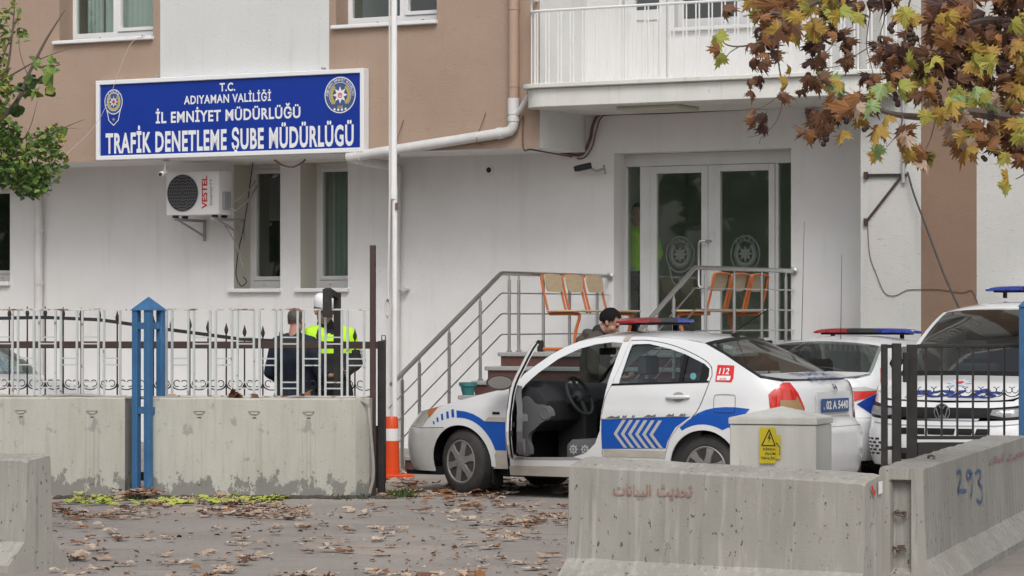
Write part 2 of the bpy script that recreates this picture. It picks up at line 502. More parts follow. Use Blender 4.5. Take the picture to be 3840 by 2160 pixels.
DOOR = (.10, 2.388, LAND, 3.575)
BDOOR = (.206, .82, 4.32, 6.45); BWIN = (.90, 2.9, 5.03, 6.45)
low = MB()
wall(low, -15, 4.2, -.1, 3.95, 0, [WIN1, WIN2, WINL, DOOR])
for h, d in ((WIN1, .45), (WIN2, .45), (WINL, .45)): reveal(low, h, 0, d)
reveal(low, DOOR, 0, .45, 0)
wall(low, -.262, 4.2, 3.95, 7.5, 0, [BDOOR, BWIN], 0)
reveal(low, BDOOR, 0, .2, 0); reveal(low, BWIN, 0, .2, 0)
low.build('lower_wall', [M_wallw, M_cream], bld, BF, fixn=False, smooth=None)
UW1 = (-7.2, -5.743, 5.14, 6.55); UW2 = (-3.051, -1.645, 5.14, 6.55)
up = MB(); B1, B2, ZB = -5.634, -3.147, 3.593
wall(up, -15, B1, ZB, 7.5, -1.2, [UW1], 0); wall(up, B1, B2, ZB, 7.5, -1.2, [], 1); wall(up, B2, -.262, ZB, 7.5, -1.2, [UW2], 0)
reveal(up, UW1, -1.2, .3, 0); reveal(up, UW2, -1.2, .3, 0)
up.quad((-15, -1.2, ZB), (-15, 0, ZB), (-.262, 0, ZB), (-.262, -1.2, ZB), 2)
up.quad((-.262, -1.2, ZB), (-.262, 0, ZB), (-.262, 0, 7.5), (-.262, -1.2, 7.5), 3)
up.build('upper_wall', [M_brown, M_wallu, M_wallw, M_wallw], bld, BF, fixn=False, smooth=None)
rv = MB()
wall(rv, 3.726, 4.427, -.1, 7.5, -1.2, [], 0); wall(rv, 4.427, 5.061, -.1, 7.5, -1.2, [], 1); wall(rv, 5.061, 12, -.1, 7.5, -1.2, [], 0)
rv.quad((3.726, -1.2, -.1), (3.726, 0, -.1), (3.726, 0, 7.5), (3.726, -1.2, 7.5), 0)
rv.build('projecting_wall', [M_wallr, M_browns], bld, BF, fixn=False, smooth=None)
MB().box(-15, 12, -1.7, 8, 7.5, 7.7).build('roof', M_wallw, bld, BF, smooth=None)  # unseen slab, added to keep light out from above and shade the balcony
inr = MB()
def room(u0, u1, w0, w1, z0, z1):
    m = MB().box(u0, u1, w0, w1, z0, z1); del m.f[2]; del m.m[2]; inr.merge(m)
room(-5.6, -3.3, .46, 3.5, .9, 3.58); room(-11, -8.7, .46, 3.5, .9, 3.5)
room(-7.3, -5.65, -.89, 3, 4.5, 7.4); room(-3.15, -1.55, -.89, 3, 4.5, 7.4)
room(.1, 3.2, .21, 3, 4.2, 7.2)
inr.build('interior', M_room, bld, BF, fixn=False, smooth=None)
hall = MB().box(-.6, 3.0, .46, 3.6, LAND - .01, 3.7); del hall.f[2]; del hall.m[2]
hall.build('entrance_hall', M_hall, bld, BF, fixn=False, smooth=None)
def rectframe(mb, u0, u1, z0, z1, w0, w1, t, mi=0, tb=None):
    tb = tb or t
    mb.box(u0, u0 + t, w0, w1, z0, z1, mi); mb.box(u1 - t, u1, w0, w1, z0, z1, mi)
    mb.box(u0 + t, u1 - t, w0, w1, z0, z0 + tb, mi); mb.box(u0 + t, u1 - t, w0, w1, z1 - t, z1, mi)
def window(h, w, mull=None, sash=None, sillx=.05, curtain=None, glassmat=None, slots=True):
    u0, u1, z0, z1 = h
    f = MB(); rectframe(f, u0, u1, z0, z1, w, w + .07, .055, tb=.11)
    panes = []
    if mull:
        f.box(mull - .04, mull + .04, w + .001, w + .069, z0 + .11, z1 - .055)
        rectframe(f, mull + .04, u1 - .055, z0 + .11, z1 - .055, w - .018, w + .055, .045)
        panes = [(u0 + .055, mull - .04, z0 + .11, z1 - .055), (mull + .085, u1 - .1, z0 + .155, z1 - .1)]
    else:
        rectframe(f, u0 + .055, u1 - .055, z0 + .11, z1 - .055, w - .018, w + .055, .05)
        panes = [(u0 + .105, u1 - .105, z0 + .16, z1 - .105)]
    for s in ((u0 * .7 + u1 * .3), (u0 * .25 + u1 * .75)): f.box(s - .018, s + .018, w - .004, w, z0 + .045, z0 + .055, 1)
    wn = f.build('window', [M_pvc, M_dark], bld, BF, bevel=.003)
    for p in panes: MB().quad((p[0], w + .03, p[2]), (p[1], w + .03, p[2]), (p[1], w + .03, p[3]), (p[0], w + .03, p[3])).build('pane', glassmat or M_glass, wn, BF, fixn=False, smooth=None)
    if curtain:
        for (a, b_, n_) in curtain:
            c = MB(); K = 60
            rows = [[Vector((lerp(a, b_, k / K), w + .25 + .035 * math.sin(k / K * n_ * 2 * pi) + .012 * math.sin(k * 1.7), z)) for k in range(K + 1)] for z in (z0 - .05, z1 + .05)]
            c.loft(rows, cap=False, closed=False); c.build('curtain', M_curtain, wn, BF, fixn=False, smooth=180)
    return wn
def sill(wn, u0, u1, z, w0, w1, t=.045):
    MB().box(u0, u1, w0, w1, z - t, z).build('window_sill', M_white, wn, BF, bevel=.008)
w_ = window(UW1, -.92, mull=-6.52, curtain=[(-7.15, -6.9, 4), (-6.86, -5.7, 15)]); sill(w_, -7.27, -5.73, 5.14, -1.27, -.9)
w_ = window(UW2, -.92, mull=-2.28); sill(w_, -3.09, -1.63, 5.14, -1.27, -.9)
w_ = window(WIN1, .38, curtain=[(-5.0, -4.6, 5)]); sill(w_, -5.40, -4.61, 1.985, -.07, .38, .05)
w_ = window(WIN2, .38, curtain=[(-4.35, -3.6, 9)]); sill(w_, -4.39, -3.60, 1.985, -.07, .38, .05)
w_ = window(WINL, .38, mull=-9.8); sill(w_, -10.65, -8.92, 2.10, -.07, .38, .06)
w_ = window(BWIN, .1, mull=1.7); sill(w_, .86, 2.95, 5.03, -.06, .1)
bd = MB(); rectframe(bd, BDOOR[0], BDOOR[1], BDOOR[2], BDOOR[3], .08, .15, .06)
rectframe(bd, BDOOR[0] + .06, BDOOR[1] - .06, BDOOR[2] + .06, BDOOR[3] - .06, .06, .13, .09)
bd.box(.35, .68, .065, .125, 5.15, 5.27); bd.box(.356, .675, .09, .11, 4.47, 5.15)
for k in range(4): bd.box(.36 + .075 * k + .068, .36 + .075 * k + .074, .086, .09, 4.47, 5.15, 1)
bdo = bd.build('balcony_door', [M_pvc, M_grey], bld, BF, bevel=.004)
MB().quad((.355, .1, 5.27), (.675, .1, 5.27), (.675, .1, 6.3), (.355, .1, 6.3)).build('pane', M_glass, bdo, BF, fixn=False, smooth=None)
# entrance door unit (w = .30 .. .37)
dz0, dz1 = LAND + .004, 3.572
ed = MB()
M_alu = mat('grey_white_door_frame', (.62, .63, .63), .4, col2=(.54, .55, .55), nscale=4, namt=.5)
W0d = .30
for a, b_ in ((.10, .135), (.30, .44), (2.06, 2.10), (2.353, 2.388)): ed.box(a, b_, W0d, W0d + .08, dz0, 3.42)
ed.box(.10, 2.388, W0d, W0d + .08, 3.422, dz1)
ed.box(.136, .299, W0d + .005, W0d + .075, dz0, dz0 + .12); ed.box(2.101, 2.352, W0d + .005, W0d + .075, dz0, dz0 + .12)
edo = ed.build('entrance_door', M_alu, bld, BF, bevel=.004)
M_etch = mat('etched_film', (.13, .15, .14), .8)
def police_star(mb, cx, cz, r, fn, mi=0, inner=.52):
    pts = []
    for k in range(16):
        q = pi / 2 + k * pi / 8; rr = r if k % 2 == 0 else r * inner
        pts.append((cx + rr * math.cos(q), cz + rr * math.sin(q)))
    c = len(mb.v); mb.v += [Vector(fn(cx, cz))] + [Vector(fn(*p)) for p in pts]
    for k in range(16): mb.f.append([c, c + 1 + k, c + 1 + (k + 1) % 16]); mb.m.append(mi)
def ring(mb, cx, cz, rx, rz, t, fn, mi=0, n=28, a0=0, a1=2 * pi, tx=None):
    full = abs(a1 - a0 - 2 * pi) < 1e-6; c = len(mb.v)
    for k in range(n + 1):
        q = a0 + (a1 - a0) * k / n
        mb.v += [Vector(fn(cx + (rx - t) * math.cos(q), cz + (rz - t) * math.sin(q))), Vector(fn(cx + rx * math.cos(q), cz + rz * math.sin(q)))]
    for k in range(n): mb.f.append([c + 2 * k, c + 2 * k + 1, c + 2 * k + 3, c + 2 * k + 2]); mb.m.append(mi)
def disc(mb, cx, cz, rx, rz, fn, mi=0, n=28):
    c = len(mb.v); mb.v += [Vector(fn(cx, cz))] + [Vector(fn(cx + rx * math.cos(2 * pi * k / n), cz + rz * math.sin(2 * pi * k / n))) for k in range(n)]
    for k in range(n): mb.f.append([c, c + 1 + k, c + 1 + (k + 1) % n]); mb.m.append(mi)
def arctext(mb, s, cx, cz, rx, rz, a0, a1, h, fn, mi=0, bold=.01):
    for k, ch in enumerate(s):
        if ch == ' ': continue
        q = lerp(a0, a1, (k + .5) / len(s)); px, pz = cx + rx * math.cos(q), cz + rz * math.sin(q)
        tx, tz = math.sin(q), -math.cos(q); ox, oz = math.cos(q), math.sin(q)
        text_fit(mb, ch, -h * .36, h * .36, -h / 2, h / 2, lambda a, b: fn(px + tx * a + ox * b, pz + tz * a + oz * b), bold, mi)
def badge(mb, cx, cz, h, fn, m_line=0, m_star=0, m_gold=0, m_red=0, word=True):
    """oval police badge with a shield foot, height h"""
    w = h * .29; zc = cz + h * .13
    ring(mb, cx, zc, w, h * .33, h * .022, fn, m_line); ring(mb, cx, zc, w * .74, h * .24, h * .014, fn, m_line)
    ring(mb, cx, zc, w * .66, h * .215, h * .05, fn, m_gold, 24, pi * .72, pi * 2.28)
    police_star(mb, cx, zc, h * .15, fn, m_star); 
    disc(mb, cx, zc, h * .045, h * .045, lambda a, b: Vector(fn(a, b)) + Vector((0, -.0015, 0)), m_red, 12)
    ft = [(cx - w * .8, zc - h * .2), (cx - w * .55, cz - h * .36), (cx, cz - h * .5), (cx + w * .55, cz - h * .36), (cx + w * .8, zc - h * .2)]
    for a, b_ in zip(ft, ft[1:]):
        d = Vector((b_[0] - a[0], b_[1] - a[1])); n_ = Vector((-d.y, d.x)).normalized() * h * .022
        mb.quad(fn(*a), fn(*b_), fn(b_[0] + n_.x, b_[1] + n_.y), fn(a[0] + n_.x, a[1] + n_.y), m_line)
    police_star(mb, cx, cz - h * .33, h * .06, fn, m_gold, .3)
    if word: arctext(mb, 'POLİS', cx, zc, w * .87, h * .285, pi * .78, pi * .22, h * .075, fn, m_line)
for (a, b_, nm) in ((.442, 1.198, 0), (1.282, 2.058, 1)):
    lf = MB(); rectframe(lf, a, b_, dz0 + .01, 3.418, W0d - .012, W0d + .05, .078 if nm else .085, tb=.14)
    leaf = lf.build('door_leaf', M_alu, edo, BF, bevel=.004)
    MB().quad((a + .08, W0d + .03, dz0 + .14), (b_ - .08, W0d + .03, dz0 + .14), (b_ - .08, W0d + .03, 3.34), (a + .08, W0d + .03, 3.34)).build('pane', M_doorglass, edo, BF, fixn=False, smooth=None)
    e = MB(); cx = .82 if not nm else 1.665
    badge(e, cx, 2.28, .66, lambda p, q: (p, W0d + .026, q)); e.build('etched_badge', M_etch, edo, BF, fixn=False, smooth=None)
MB().box(1.198, 1.282, W0d - .001, W0d + .05, dz0, 3.42).build('door_post', M_alu, edo, BF, bevel=.004)
for a, b_ in ((.136, .299), (2.101, 2.352)):
    MB().quad((a, W0d + .03, dz0 + .12), (b_, W0d + .03, dz0 + .12), (b_, W0d + .03, 3.42), (a, W0d + .03, 3.42)).build('side_pane', M_doorglass, edo, BF, fixn=False, smooth=None)
MB().tube([(1.24, W0d, 2.52), (1.20, W0d - .09, 2.52), (1.14, W0d - .10, 2.52), (1.12, W0d - .10, 2.49), (1.12, W0d - .10, 2.0), (1.14, W0d - .10, 1.97), (1.24, W0d, 1.97)], .014).build('door_handle', M_steel, edo, BF)
nb = MB().box(2.0, 2.6, 1.6, 1.63, 2.25, 3.25); nb.box(2.05, 2.3, 1.59, 1.6, 2.3, 2.7, 1)
nb.build('notice_board', [mat('board_wood', (.16, .11, .04), .7), mat('paper', (.55, .57, .58), .8)], bld, BF, smooth=None)
# balcony
bal = []
def round_rect(u0, u1, w0, w1, r, n=7):
    pts = [(u0, w1)]
    for k in range(n + 1):
        q = pi + pi / 2 * k / n; pts.append((u0 + r + r * math.cos(q), w0 + r + r * math.sin(q)))
    for k in range(n + 1):
        q = -pi / 2 + pi / 2 * k / n; pts.append((u1 - r + r * math.cos(q), w0 + r + r * math.sin(q)))
    return pts + [(u1, w1)]
M_bal = mat('weathered_white_balcony', (.70, .70, .66), .9, col2=(.60, .595, .55), nscale=2, namt=.7, stretch=(1, 1, .6), bump=.15, bscale=40,
            spots=[((.33, .32, .29), 7, .66, .74, (1, 1, .6), .6), ((.45, .43, .36), 4, .55, .75, (3, 3, .25), .5)])
bs = MB(); fn = lambda a, b, d: (a, b, d)
bs.prism(round_rect(-.33, 4.22, -1.57, -.005, .28), fn, 4.03, 4.245)
bs.prism(round_rect(-.385, 4.27, -1.63, -.004, .32), fn, 4.247, 4.30)
balc = bs.build('balcony', M_bal, bld, BF, bevel=.008, smooth=40)
rl = MB(); ol = round_rect(-.295, 4.18, -1.53, -.05, .25, 8)
for z, r in ((5.14, .016), (5.30, .02)): rl.tube([(p[0], p[1], z) for p in ol], r, 8)
# bars in pairs along the outline
cum = [0]
for a, b_ in zip(ol, ol[1:]): cum.append(cum[-1] + math.hypot(b_[0] - a[0], b_[1] - a[1]))
def along(t):
    for k in range(len(cum) - 1):
        if t <= cum[k + 1]:
            f = (t - cum[k]) / max(1e-9, cum[k + 1] - cum[k]); return lerp(ol[k][0], ol[k + 1][0], f), lerp(ol[k][1], ol[k + 1][1], f)
    return ol[-1]
balr = rl.build('balcony_railing', M_white, balc, BF)
bars = MB(); t = .08; k = 0
while t < cum[-1]:
    for q in (t, t + .042):
        x, y = along(q); bars.tube([(x, y, 4.30), (x, y, 5.14)], .0085, 5)
        if k % 8 == 0 and q == t: bars.tube([(x, y, 5.14), (x, y, 5.30)], .012, 6)
    t += .158; k += 1
bars.build('balusters', M_white, balc, BF, kind='stuff')
MB().box(.75, 1.55, -1.25, -.7, 3.985, 4.028).build('soffit_light_panel', mat('yellowed_panel', (.52, .51, .42), .6), bld, BF, bevel=.01)
# ------------------------------------------------------------------ things on the facade
M_signblue = mat('sign_blue', (.004, .036, .30), .35, col2=(.003, .022, .26), nscale=2, namt=.5)
M_signwhite = mat('sign_white', (.78, .79, .80), .4)
M_gold = mat('badge_gold', (.50, .40, .08), .5); M_red = mat('badge_red', (.62, .02, .02), .5); M_silver = mat('badge_silver', (.55, .58, .66), .5)
M_mid = mat('badge_grey_blue', (.06, .09, .22), .5)
SG = BF @ Matrix.Translation((-4.56, -1.3, 3.596))
sg = thing('office_sign', 'long blue sign with white lettering and two round badges', 'sign', SG)
MB().box(-6.48, -2.635, -1.300, -1.22, 3.65, 4.545).build('sign_panel', M_signblue, sg, BF, smooth=None)
fr = MB(); rectframe(fr, -6.535, -2.58, 3.596, 4.60, -1.33, -1.205, .055)
fr.build('sign_frame', M_signwhite, sg, BF, bevel=.006)
LT = MB(); sf = lambda a, b: (a, -1.303, b)
def signline(s, xl, xr, yl0, yl1, yr0, yr1, bold, base='H'):
    a0 = bp(xl, yl1, -1.3); a1 = bp(xl, yl0, -1.3); b0 = bp(xr, yr1, -1.3); b1 = bp(xr, yr0, -1.3)
    m = MB(); text_fit(m, s, a0[0], b0[0], (a0[1] + b0[1]) / 2, (a1[1] + b1[1]) / 2, sf, bold, 0, base, 1.10)
    m.build('lettering', M_signwhite, sg, BF, fixn=False, smooth=None)
signline('T.C.', 553, 592, 208, 229, 207, 228, .028)
signline('ADIYAMAN VALİLİĞİ', 463, 682, 240, 262, 232, 253, .024)
signline('İL EMNİYET MÜDÜRLÜĞÜ', 392, 756, 281, 308, 268, 298, .027)
signline('TRAFİK DENETLEME ŞUBE MÜDÜRLÜGÜ', 266, 890, 336, 385, 311, 367, .031)
e = MB(); c0 = bp(286, 268, -1.3); disc(e, c0[0], c0[1] + .06, .125, .15, lambda a, b: (a, -1.302, b), 4); badge(e, c0[0], c0[1], .48, sf, 0, 1, 2, 3)
e.build('badge', [M_signwhite, M_silver, M_gold, M_red, M_mid], sg, BF, fixn=False, smooth=None)
e = MB(); c0 = bp(856, 238, -1.3); cx, cz = c0
s2 = lambda k: (lambda a, b: (a, -1.303 - .001 * k, b))
disc(e, cx, cz, .215, .215, s2(0), 3); ring(e, cx, cz, .22, .22, .012, s2(1), 0); ring(e, cx, cz, .155, .155, .006, s2(1), 0, 24, -pi * .25, pi * 1.25)
ring(e, cx, cz, .14, .14, .035, s2(1), 4, 24, pi * .7, pi * 1.3); ring(e, cx, cz, .14, .14, .035, s2(1), 4, 24, -pi * .3, pi * .3)
police_star(e, cx, cz, .105, s2(2), 0); ring(e, cx, cz - .005, .032, .032, .012, s2(3), 2, 14); disc(e, cx, cz, .012, .012, s2(3), 2, 8)
arctext(e, 'ADIYAMAN EMNİYET MÜDÜRLÜĞÜ', cx, cz, .183, .183, pi * 1.02, -pi * .02, .035, s2(1), 1, .02)
text_fit(e, 'EGM', cx - .035, cx + .035, cz - .16, cz - .128, s2(1), .02, 4)
for k in range(4): police_star(e, cx + (k - 1.5) * .052, cz - .18 + .012 * abs(k - 1.5) * .5, .02, s2(2), 0, .6)
e.build('round_badge', [M_signwhite, M_silver, M_red, M_mid, M_gold], sg, BF, fixn=False, smooth=None)
for a in (-5.65, -3.2): MB().tube([(a, -1.2, 4.63), (a, -1.28, 4.63), (a + .02, -1.28, 4.60)], .012, 6).build('hanger', M_grey, sg, BF)
# air conditioner
AC = BF @ Matrix.Translation((-5.5, -.55, 2.83))
ac = thing('air_conditioner', 'white outdoor air conditioner unit on brackets below the blue sign', 'air conditioner', AC)
MB().box(-5.897, -5.095, -.70, -.40, 2.91, 3.46).build('casing', M_white, ac, BF, bevel=.015, seg=2)
gr = MB(); gf = lambda a, b: (a, -.703, b); cxa, cza = -5.64, 3.19
disc(gr, cxa, cza, .235, .235, gf, 0, 32)
for k in range(7): ring(gr, cxa, cza, .235 - .033 * k, .235 - .033 * k, .008, lambda a, b: (a, -.712, b), 1, 32)
for k in range(-5, 6): 
    hw = math.sqrt(max(.0, .23 ** 2 - (.042 * k) ** 2)); gr.box(cxa - hw, cxa + hw, -.711, -.706, cza + .042 * k - .003, cza + .042 * k + .003, 1)
gr.build('fan_grille', [mat('grille_shadow', (.035, .035, .04), .7), mat('grille_wire', (.16, .16, .17), .6)], ac, BF, fixn=False, smooth=None)
tx = MB(); text_fit(tx, 'VESTEL', 2.985, 3.40, 0, .085, lambda a, b: (-5.265 - b, -.703, a), .03, 0); text_fit(tx, 'Inverter++', 3.03, 3.36, 0, .045, lambda a, b: (-5.19 - b, -.703, a), .02, 1)
tx.build('lettering', [M_red, M_grey], ac, BF, fixn=False, smooth=None)
cv = MB().box(-5.094, -5.06, -.62, -.47, 2.98, 3.2); cv.tube([(-5.08, -.5, 3.0), (-5.0, -.45, 2.96), (-4.98, -.2, 3.1), (-4.98, 0, 3.3)], .018, 6); cv.tube([(-5.08, -.53, 3.1), (-5.02, -.45, 3.08), (-5.0, -.2, 3.2), (-5.0, 0, 3.36)], .012, 6)
cv.build('valve_cover', M_grey, ac, BF, bevel=.006)
for a in (-5.8, -5.2):
    k = MB().box(a, a + .04, -.72, 0, 2.84, 2.875); k.box(a + .005, a + .035, -.03, 0, 2.6, 2.84); k.bar((a + .02, -.6, 2.85), (a + .02, -.02, 2.66), .025, .02)
    for y in (-.66, -.45): k.box(a - .015, a + .055, y - .02, y + .02, 2.876, 2.909, 1)
    k.build('bracket', [M_grey, M_dark], ac, BF)
MB().tube(curve3([(-5.22, -.45, 2.84), (-5.20, -.2, 2.6), (-5.17, -.1, 2.4), (-5.13, -.1, 2.26)], 6), .009, 6).build('drain_hose', M_grey, ac, BF)
# pipes
def pipe_thing(name, label, cat, pts, r, m, F=BF, n=10, group=None, col=None, mats=None):
    o = MB().tube(pts, r, n); 
    if col:
        for c, d, rr in col: o.tube([c, d], rr, n)
    return tag(o.build(name, m, None, F), label, cat, group)
DW = -1.27
dp = thing('drain_pipe', 'drain pipe down the brown wall, bending into a sloping white length under the sign', 'drain pipe', BF @ Matrix.Translation((-.57, DW, 3.5)))
o = MB().tube([(-.57, DW, 7.5), (-.57, DW, 4.17)], .062, 12)
for z in (6.3, 5.2, 4.30): o.tube([(-.57, DW, z), (-.57, DW, z + .03)], .068, 12)
o.build('painted_length', M_pipeb, dp, BF)
o = MB().tube([(-.57, DW, 4.17), (-.57, DW, 3.98)], .07, 12)
o.tube([(-.57, DW, 4.03), (-.57, DW, 3.88), (-.58, DW, 3.83), (-.62, DW, 3.79), (-.70, DW, 3.773), (-2.70, DW, 3.555), (-2.80, DW, 3.545)], [.062] * 7, 12)
for c, d in (((-.57, DW, 3.90), (-.57, DW, 3.96)), ((-.72, DW, 3.771), (-.78, DW, 3.764)), ((-2.66, DW, 3.559), (-2.83, DW, 3.541))): o.tube([c, d], .071, 12)
o.tube([(-.57, DW, 3.93), (-.44, DW - .05, 4.05), (-.30, DW - .12, 4.2)], .03, 8)
o.tube([(-2.74, DW, 3.52), (-2.77, -.9, 3.50), (-2.83, -.22, 3.48), (-2.845, -.12, 3.46), (-2.85, -.09, 3.40), (-2.86, -.09, 3.3)], .06, 12)
o.build('sloping_length', M_pipe, dp, BF)
o = MB().tube([(-2.86, -.09, 3.32), (-2.87, -.09, 2.6), (-2.88, -.09, -.05)], .058, 12)
for z in (3.24, 1.95): o.tube([(-2.865, -.09, z), (-2.866, -.09, z + .04)], .066, 12)
o.box(-2.78, -2.72, -.12, 0, 1.95, 1.98); o.build('downpipe', M_pipe, dp, BF)
for a, z0, z1 in ((-.98, 4.02, 3.66), (-2.1, 3.97, 3.55)):
    MB().tube([(a, -1.2, z0), (a - .02, -1.25, z0 - .12), (a - .05, -1.33, z1 + .06), (a - .05, -1.33, z1), (a - .04, -1.22, z1 - .01)], .005, 5).build('hanger_wire', M_cable, dp, BF)
lp = MB().tube([(-9.2, -.4, 3.52), (-8.95, -.12, 3.42), (-8.45, -.1, 3.28), (-8.40, -.1, 3.22), (-8.385, -.1, 3.1), (-8.37, -.1, -.05)], .058, 12)
for z in (2.75, 2.05, 1.0): lp.tube([(-8.377, -.1, z), (-8.377, -.1, z + .04)], .066, 12)
tag(lp.build('drain_pipe', M_pipe, None, BF), 'white downpipe at the far left of the wall beside the dark window', 'drain pipe')
# flag pole
fpx = at(993, 490, 30.0)
FPM = frame(fpx.x, 30.0, 0)
fp = thing('flag_pole', 'tall thin white flag pole with peeling paint and a cord', 'flag pole', FPM)
zj = at(0, 495, 30).z
MB().tube([(0, 0, 0), (.0, 0, zj)], .027, 10).build('lower_pole', M_white, fp, FPM)
MB().tube([(-.01, 0, zj - .02), (-.01, 0, zj + .1), (-.01, 0, zj + .13), (.0, 0, 9)], [.038, .038, .034, .030], 10).build('upper_pole', M_white, fp, FPM)
MB().box(.006, .036, -.045, -.025, zj - .13, zj - .06).build('bare_patch', M_cable, fp, FPM, smooth=None)
cd = MB().tube([(-.055, -.02, 9), (-.05, -.03, zj), (-.07, -.03, 1.75), (-.075, -.03, 1.6)], .011, 6)
for k in range(3): cd.tube([(-.07 + .02 * math.sin(q) * (1 + .3 * k), -.04 - .01 * k, 1.72 + .09 * math.cos(q)) for q in [x * pi / 5 for x in range(11)]], .006, 5)
cd.build('cord', mat('cord_white', (.6, .58, .55), .8), fp, FPM)
# small wall fittings
def camera_thing(M, label, s=1.0, dark=False):
    t = thing('security_camera', label, 'camera', M)
    MB().tube([(0, .02, 0), (0, -.13 * s, .0), (0, -.17 * s, 0)], [.035 * s, .035 * s, .03 * s], 12).build('camera_body', M_dark if dark else M_white, t, M)
    MB().tube([(0, -.17 * s, 0), (0, -.176 * s, 0)], .024 * s, 12).build('lens', M_dark, t, M)
    b_ = MB().tube([(0, -.03, .03 * s), (.0, .0, .1 * s), (0, .03, .13 * s)] if not dark else [(0, .0, -.03), (.03, .06, -.08), (.06, .16, -.07)], .014 * s, 8)
    b_.lathe([(.05 * s, 0), (.05 * s, .02)], (0, .03, .13 * s) if not dark else (.06, .15, -.08), 'z' if not dark else 'y'); b_.build('camera_bracket', M_grey if dark else M_white, t, M)
u, z = bp(411, 433, -1.15); camera_thing(BF @ Matrix.Translation((u, -1.1, z)) @ Matrix.Rotation(R(12), 4, 'Z') @ Matrix.Rotation(R(10), 4, 'X'), 'small white camera hanging under the left part of the sign')
u, z = bp(1482, 416, -.18); camera_thing(BF @ Matrix.Translation((u, -.16, z)) @ Matrix.Rotation(R(-62), 4, 'Z') @ Matrix.Rotation(R(12), 4, 'X'), 'black wall camera left of the entrance door, pointing left', 1.1, True)
v = MB().lathe([(.055, -.004), (.055, -.02), (.04, -.025)], (0, 0, 0), 'y'); v.lathe([(.034, -.026), (.034, -.0265)], (0, 0, 0), 'y', 20, 1)
tag(v.build('wall_vent', [M_white, M_dark], None, BF @ Matrix.Translation((-1.59, 0, 3.414)), origin=BF @ Matrix.Translation((-1.59, 0, 3.414))), 'small round black pipe hole in the white wall left of the door', 'vent')
def wall_cable(label, pts, r, m, name='cable', group=None, n=8):
    P3 = []
    for px, py, w in pts:
        u, z = bp(px, py, w); P3.append((u, w, z))
    return tag(MB().tube(curve3(P3, n), r, 6).build(name, m, None, BF), label, 'cable', group)
wall_cable('brown cable bundle sagging from under the balcony to the corner of the brown wall', [(2060, 262, -.03), (1800, 272, -.03), (1620, 281, -.03), (1535, 284, -.03), (1505, 290, -.03), (1491, 315, -.03), (1484, 350, -.03), (1462, 388, -.03), (1420, 384, -.03), (1385, 377, -.03)], .018, M_cable)
wall_cable('thin brown cable under the balcony beside the bundle', [(2060, 266, -.05), (1700, 283, -.05), (1540, 288, -.05), (1512, 296, -.05), (1500, 330, -.05), (1488, 372, -.05), (1465, 398, -.05), (1430, 392, -.05), (1340, 376, -1.0), (1317, 372, -1.23), (1315, 290, -1.23)], .009, M_cable)
wall_cable('loop of brown cable hanging below the right end of the sign', [(690, 402, -1.15), (715, 416, -1.15), (738, 419, -1.15), (760, 408, -1.15), (768, 400, -1.15)], .012, M_cable)
wall_cable('black cable looping down the left window reveal beside the air conditioner', [(636, 405, -.06), (632, 440, -.05), (615, 560, -.04), (600, 630, -.04), (594, 690, -.03), (606, 718, -.03), (620, 708, -.03), (612, 695, -.03)], .007, M_bcable)
wall_cable('pale wire drooping from the upper left window to the green tree', [(384, 87, -1.24), (345, 97, -1.3), (318, 130, -1.4), (255, 290, -1.6), (180, 375, -2.0), (110, 430, -2.6), (30, 452, -3.4)], .0035, mat('pale_wire', (.45, .39, .34), .7), 'wire')
wall_cable('black cable slanting down across the brown strip on the right', [(2283, 432, -1.26), (2300, 490, -1.3), (2330, 570, -1.35), (2375, 690, -1.5), (2425, 800, -1.7), (2455, 860, -1.9)], .011, M_bcable)
wall_cable('thin dark wire sagging along the right wall from the white to the brown strip', [(2182, 560, -1.21), (2188, 640, -1.21), (2205, 690, -1.21), (2225, 735, -1.21), (2250, 743, -1.21), (2275, 732, -1.21), (2290, 728, -1.21), (2360, 727, -1.21), (2420, 735, -1.21), (2447, 732, -1.21), (2468, 790, -1.21)], .0045, M_cable, 'wire')
BKM = BF @ Matrix.Translation((3.795, -1.2, 3.17))
bk = thing('wall_bracket', 'dark triangular steel bracket holding a short mast on the right wall', 'bracket', BKM)
MB().bar((3.795, -1.22, 3.172), (4.27, -1.22, 3.165), .03).build('arm', M_black, bk, BF)
MB().bar((3.795, -1.22, 2.66), (4.2, -1.22, 3.14), .022).build('brace', M_dbrown, bk, BF)
o = MB(); o.box(3.775, 3.815, -1.24, -1.2, 3.13, 3.21); o.box(3.775, 3.815, -1.24, -1.2, 2.62, 2.70); o.build('wall_plate', M_dbrown, bk, BF)
MB().tube([(4.235, -1.23, 3.08), (4.235, -1.23, 4.35)], .022, 8).build('mast', M_grey, bk, BF)
u, z = bp(2038, 286, -.1)
o = MB().sphere((0, 0, 0), .055, 12, 8); o.tube([(0, .0, 0), (0, .1, .02)], .03, 8)
tag(o.build('dome_lamp', M_dark, None, BF @ Matrix.Translation((u, -.1, z)), origin=BF @ Matrix.Translation((u, -.1, z))), 'small round black lamp on the wall under the balcony', 'lamp')
